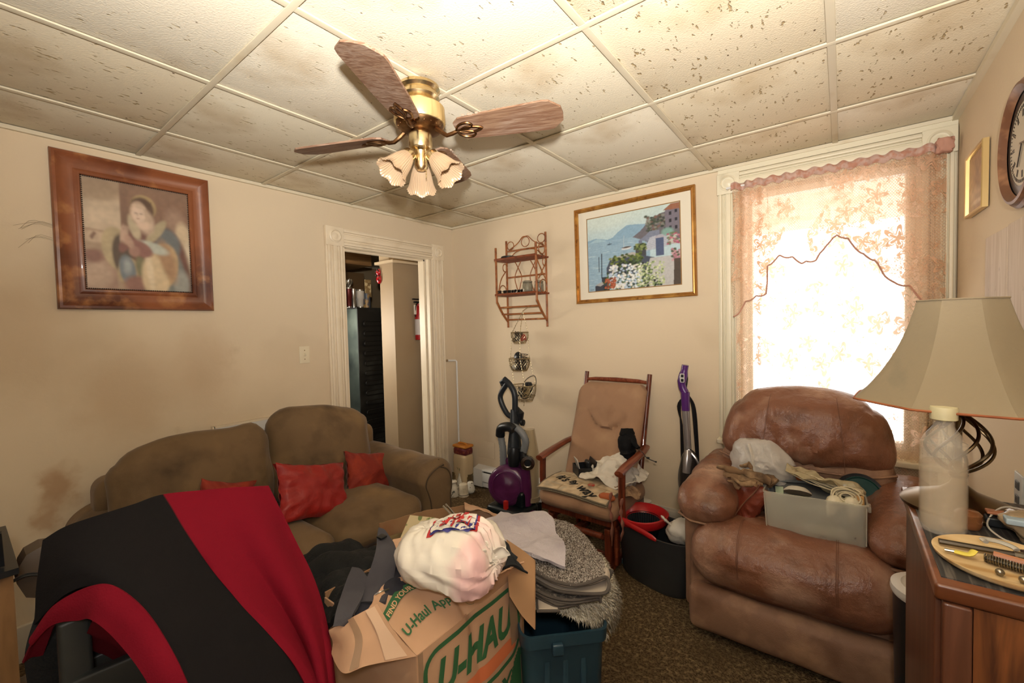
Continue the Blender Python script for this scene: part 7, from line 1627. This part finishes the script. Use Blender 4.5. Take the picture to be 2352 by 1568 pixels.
def tumbler(u, lab, m_, hh=.19, r=.034, y=None, grp='tumblers on the refrigerator'):
    p = W(u, 708, 'x', -1.0); t = thing('tumbler', lab, 'tumbler', (-1.0, p.y, tz), 0, grp)
    b = MB(); b.lathe([(0, 0), (r*.72, 0), (r*.76, .01), (r*.82, hh*.5), (r, hh*.55), (r, hh), (0, hh)], 24); b.build('cup_body', m_, t, local=True)
    b = MB(); b.lathe([(r*1.03, hh-.002), (r*1.03, hh+.012), (0, hh+.014)], 24); b.build('lid', mat('steel_lid', '#a3a29c', .25, .9), t, local=True)
    b = MB(); b.lathe([(r*.73, .0), (r*.78, .012), (r*.73, .02)], 24, wall=1); b.build('base_ring', mat('steel_lid', '#a3a29c'), t, local=True)
tumbler(790, 'black steel tumbler at the left end on top of the refrigerator', BLK); tumbler(802, 'maroon steel tumbler on top of the refrigerator', mat('maroon_steel', '#5c1f1e', .35, .4)); tumbler(813, 'silver and black steel tumbler on top of the refrigerator', mat('steel_lid', '#a3a29c'), .18, .028)
tumbler(828, 'pale grey tapered tumbler on top of the refrigerator', mat('pale_tumbler', '#b7b3ab', .4), .175, .042)
b = MB(); b.lathe([(0, 0), (.036, 0), (.038, .15), (0, .152)], 20, (-.98, W(843, 708, 'x', -.98).y, tz)); tag(b.build('canister', mat('blue_canister', '#3c4654', .4, var=[('#9a7c4c', 22, 3, .5, .6)])), 'blue and tan printed canister at the right end on the refrigerator', 'canister')
t = thing('utensil_holder', 'steel utensils standing behind the tumblers on the refrigerator', 'utensils', (-1.12, W(798, 660, 'x', -1.12).y, tz))
b = MB(); b.lathe([(0, 0), (.05, 0), (.05, .17), (0, .17)], 20); b.build('holder', BLK, t, local=True)
for k in range(5):
    a = k*1.25; b = MB(); b.tube([(0, 0, .16), (.03*math.cos(a), .03*math.sin(a), .23), (.04*math.cos(a), .04*math.sin(a), .27), (.045*math.cos(a), .045*math.sin(a), .30)], [.004, .005, .020, .008], 8, flat=(1, .3)); b.build('utensil', mat('steel_lid', '#a3a29c'), t, local=True)
KC = mat('kitchen_cabinet_wood', '#8d6a42', .6, wood=('#74532f', 1, 20))
t = thing('kitchen_cabinet', 'tan wooden wall cabinet above the refrigerator in the kitchen', 'cabinet', (-1.7, -.2, 1.95))
b = MB(); b.box((-2.4, -1.2, 2.16), (-1.30, W(853, 600, 'x', -1.30).y, 2.20)); b.box((-2.4, -1.2, 2.20), (-1.45, W(853, 600, 'x', -1.45).y, 2.378)); b.build('soffit', KC, t)
b = MB(); b.box((-2.0, -1.2, 1.75), (-1.9, W(836, 640, 'x', -1.9).y, 2.158)); b.build('panel', mat('kitchen_panel', '#6f5434', .6), t)
b = MB(); p = W(846, 668, 'x', -1.05); b.box((-1.06, p.y-.035, 1.79), (-1.05, p.y+.035, 1.97)); tag(b.build('floral_card', mat('floral_card', '#8d744c', .6, var=[('#c9b78e', 26, 3, .5, .6), ('#5c4426', 20, 3, .58, .66)])), 'brown floral card pinned up beside the partition in the kitchen', 'card')
fe = thing('fire_extinguisher', 'red fire extinguisher with white label on the kitchen partition', 'fire extinguisher', (-.345, -.06, 1.3))
p = W(960, 740, 'x', -.34); b = MB(); b.lathe([(0, -.17), (.036, -.168), (.038, -.16), (.038, .12), (.030, .145), (.012, .16), (.012, .18)], 24, (p.x, p.y+.01, p.z)); b.build('cylinder', mat('extinguisher_red', '#9c1a1c', .3), fe)
b = MB(); b.lathe([(.0385, -.12), (.0385, .03)], 24, (p.x, p.y+.01, p.z), wall=1); b.build('label', mat('label_white', '#b9b2ae', .5), fe)
b = MB(); b.rbox((p.x+.0, p.y-.005, p.z+.195), (.012, .035, .008), .004); b.rbox((p.x, p.y-.02, p.z+.222), (.008, .04, .006), .004, M=None); b.tube(curve([(p.x+.02, p.y-.01, p.z+.19), (p.x+.03, p.y-.05, p.z+.15), (p.x+.02, p.y-.045, p.z+.05)], 8), .006, 6); b.build('handle', BLK, fe)
b = MB(); b.rbox((p.x+.03, p.y-.055, p.z+.12), (.002, .015, .045), .001, M=None); b.build('paper_tag', mat('card_white', '#cfc8bb'), fe)
p = W(868, 636, 'y', -.40); t = thing('ladybug_ornament', 'glossy red ladybug ornament hung on the partition end', 'ornament', (p.x, -.383, p.z))
MQ = Matrix.Translation((p.x, -.385, p.z)) @ Matrix.Rotation(PI/2, 4, 'X')
b = MB(); b.lathe([(.032, 0), (.030, .014), (.018, .026), (0, .030)], 20, M=MQ @ Matrix.Translation((.004, -.02, 0)) @ Matrix.Scale(1.4, 4, (0, 1, 0))); b.build('wing_case', mat('glossy_red', '#a3141c', .12, coat=.8), t)
b = MB(); b.lathe([(.030, 0), (.027, .013), (.015, .024), (0, .028)], 20, M=MQ @ Matrix.Translation((-.004, .045, 0)) @ Matrix.Scale(1.2, 4, (0, 1, 0))); b.build('upper_body', mat('glossy_red', '#a3141c'), t)
b = MB(); [b.rbox((0, 0, 0), (.008,)*3, .0079, 3, M=MQ @ Matrix.Translation((x, y, .020))) for x, y in ((-.02, .02), (.02, -.03), (-.005, .075), (.012, .06), (-.022, .055), (.022, .012), (0, .0))]; b.build('spot', mat('black_gloss', '#0c0c0d', .15), t)
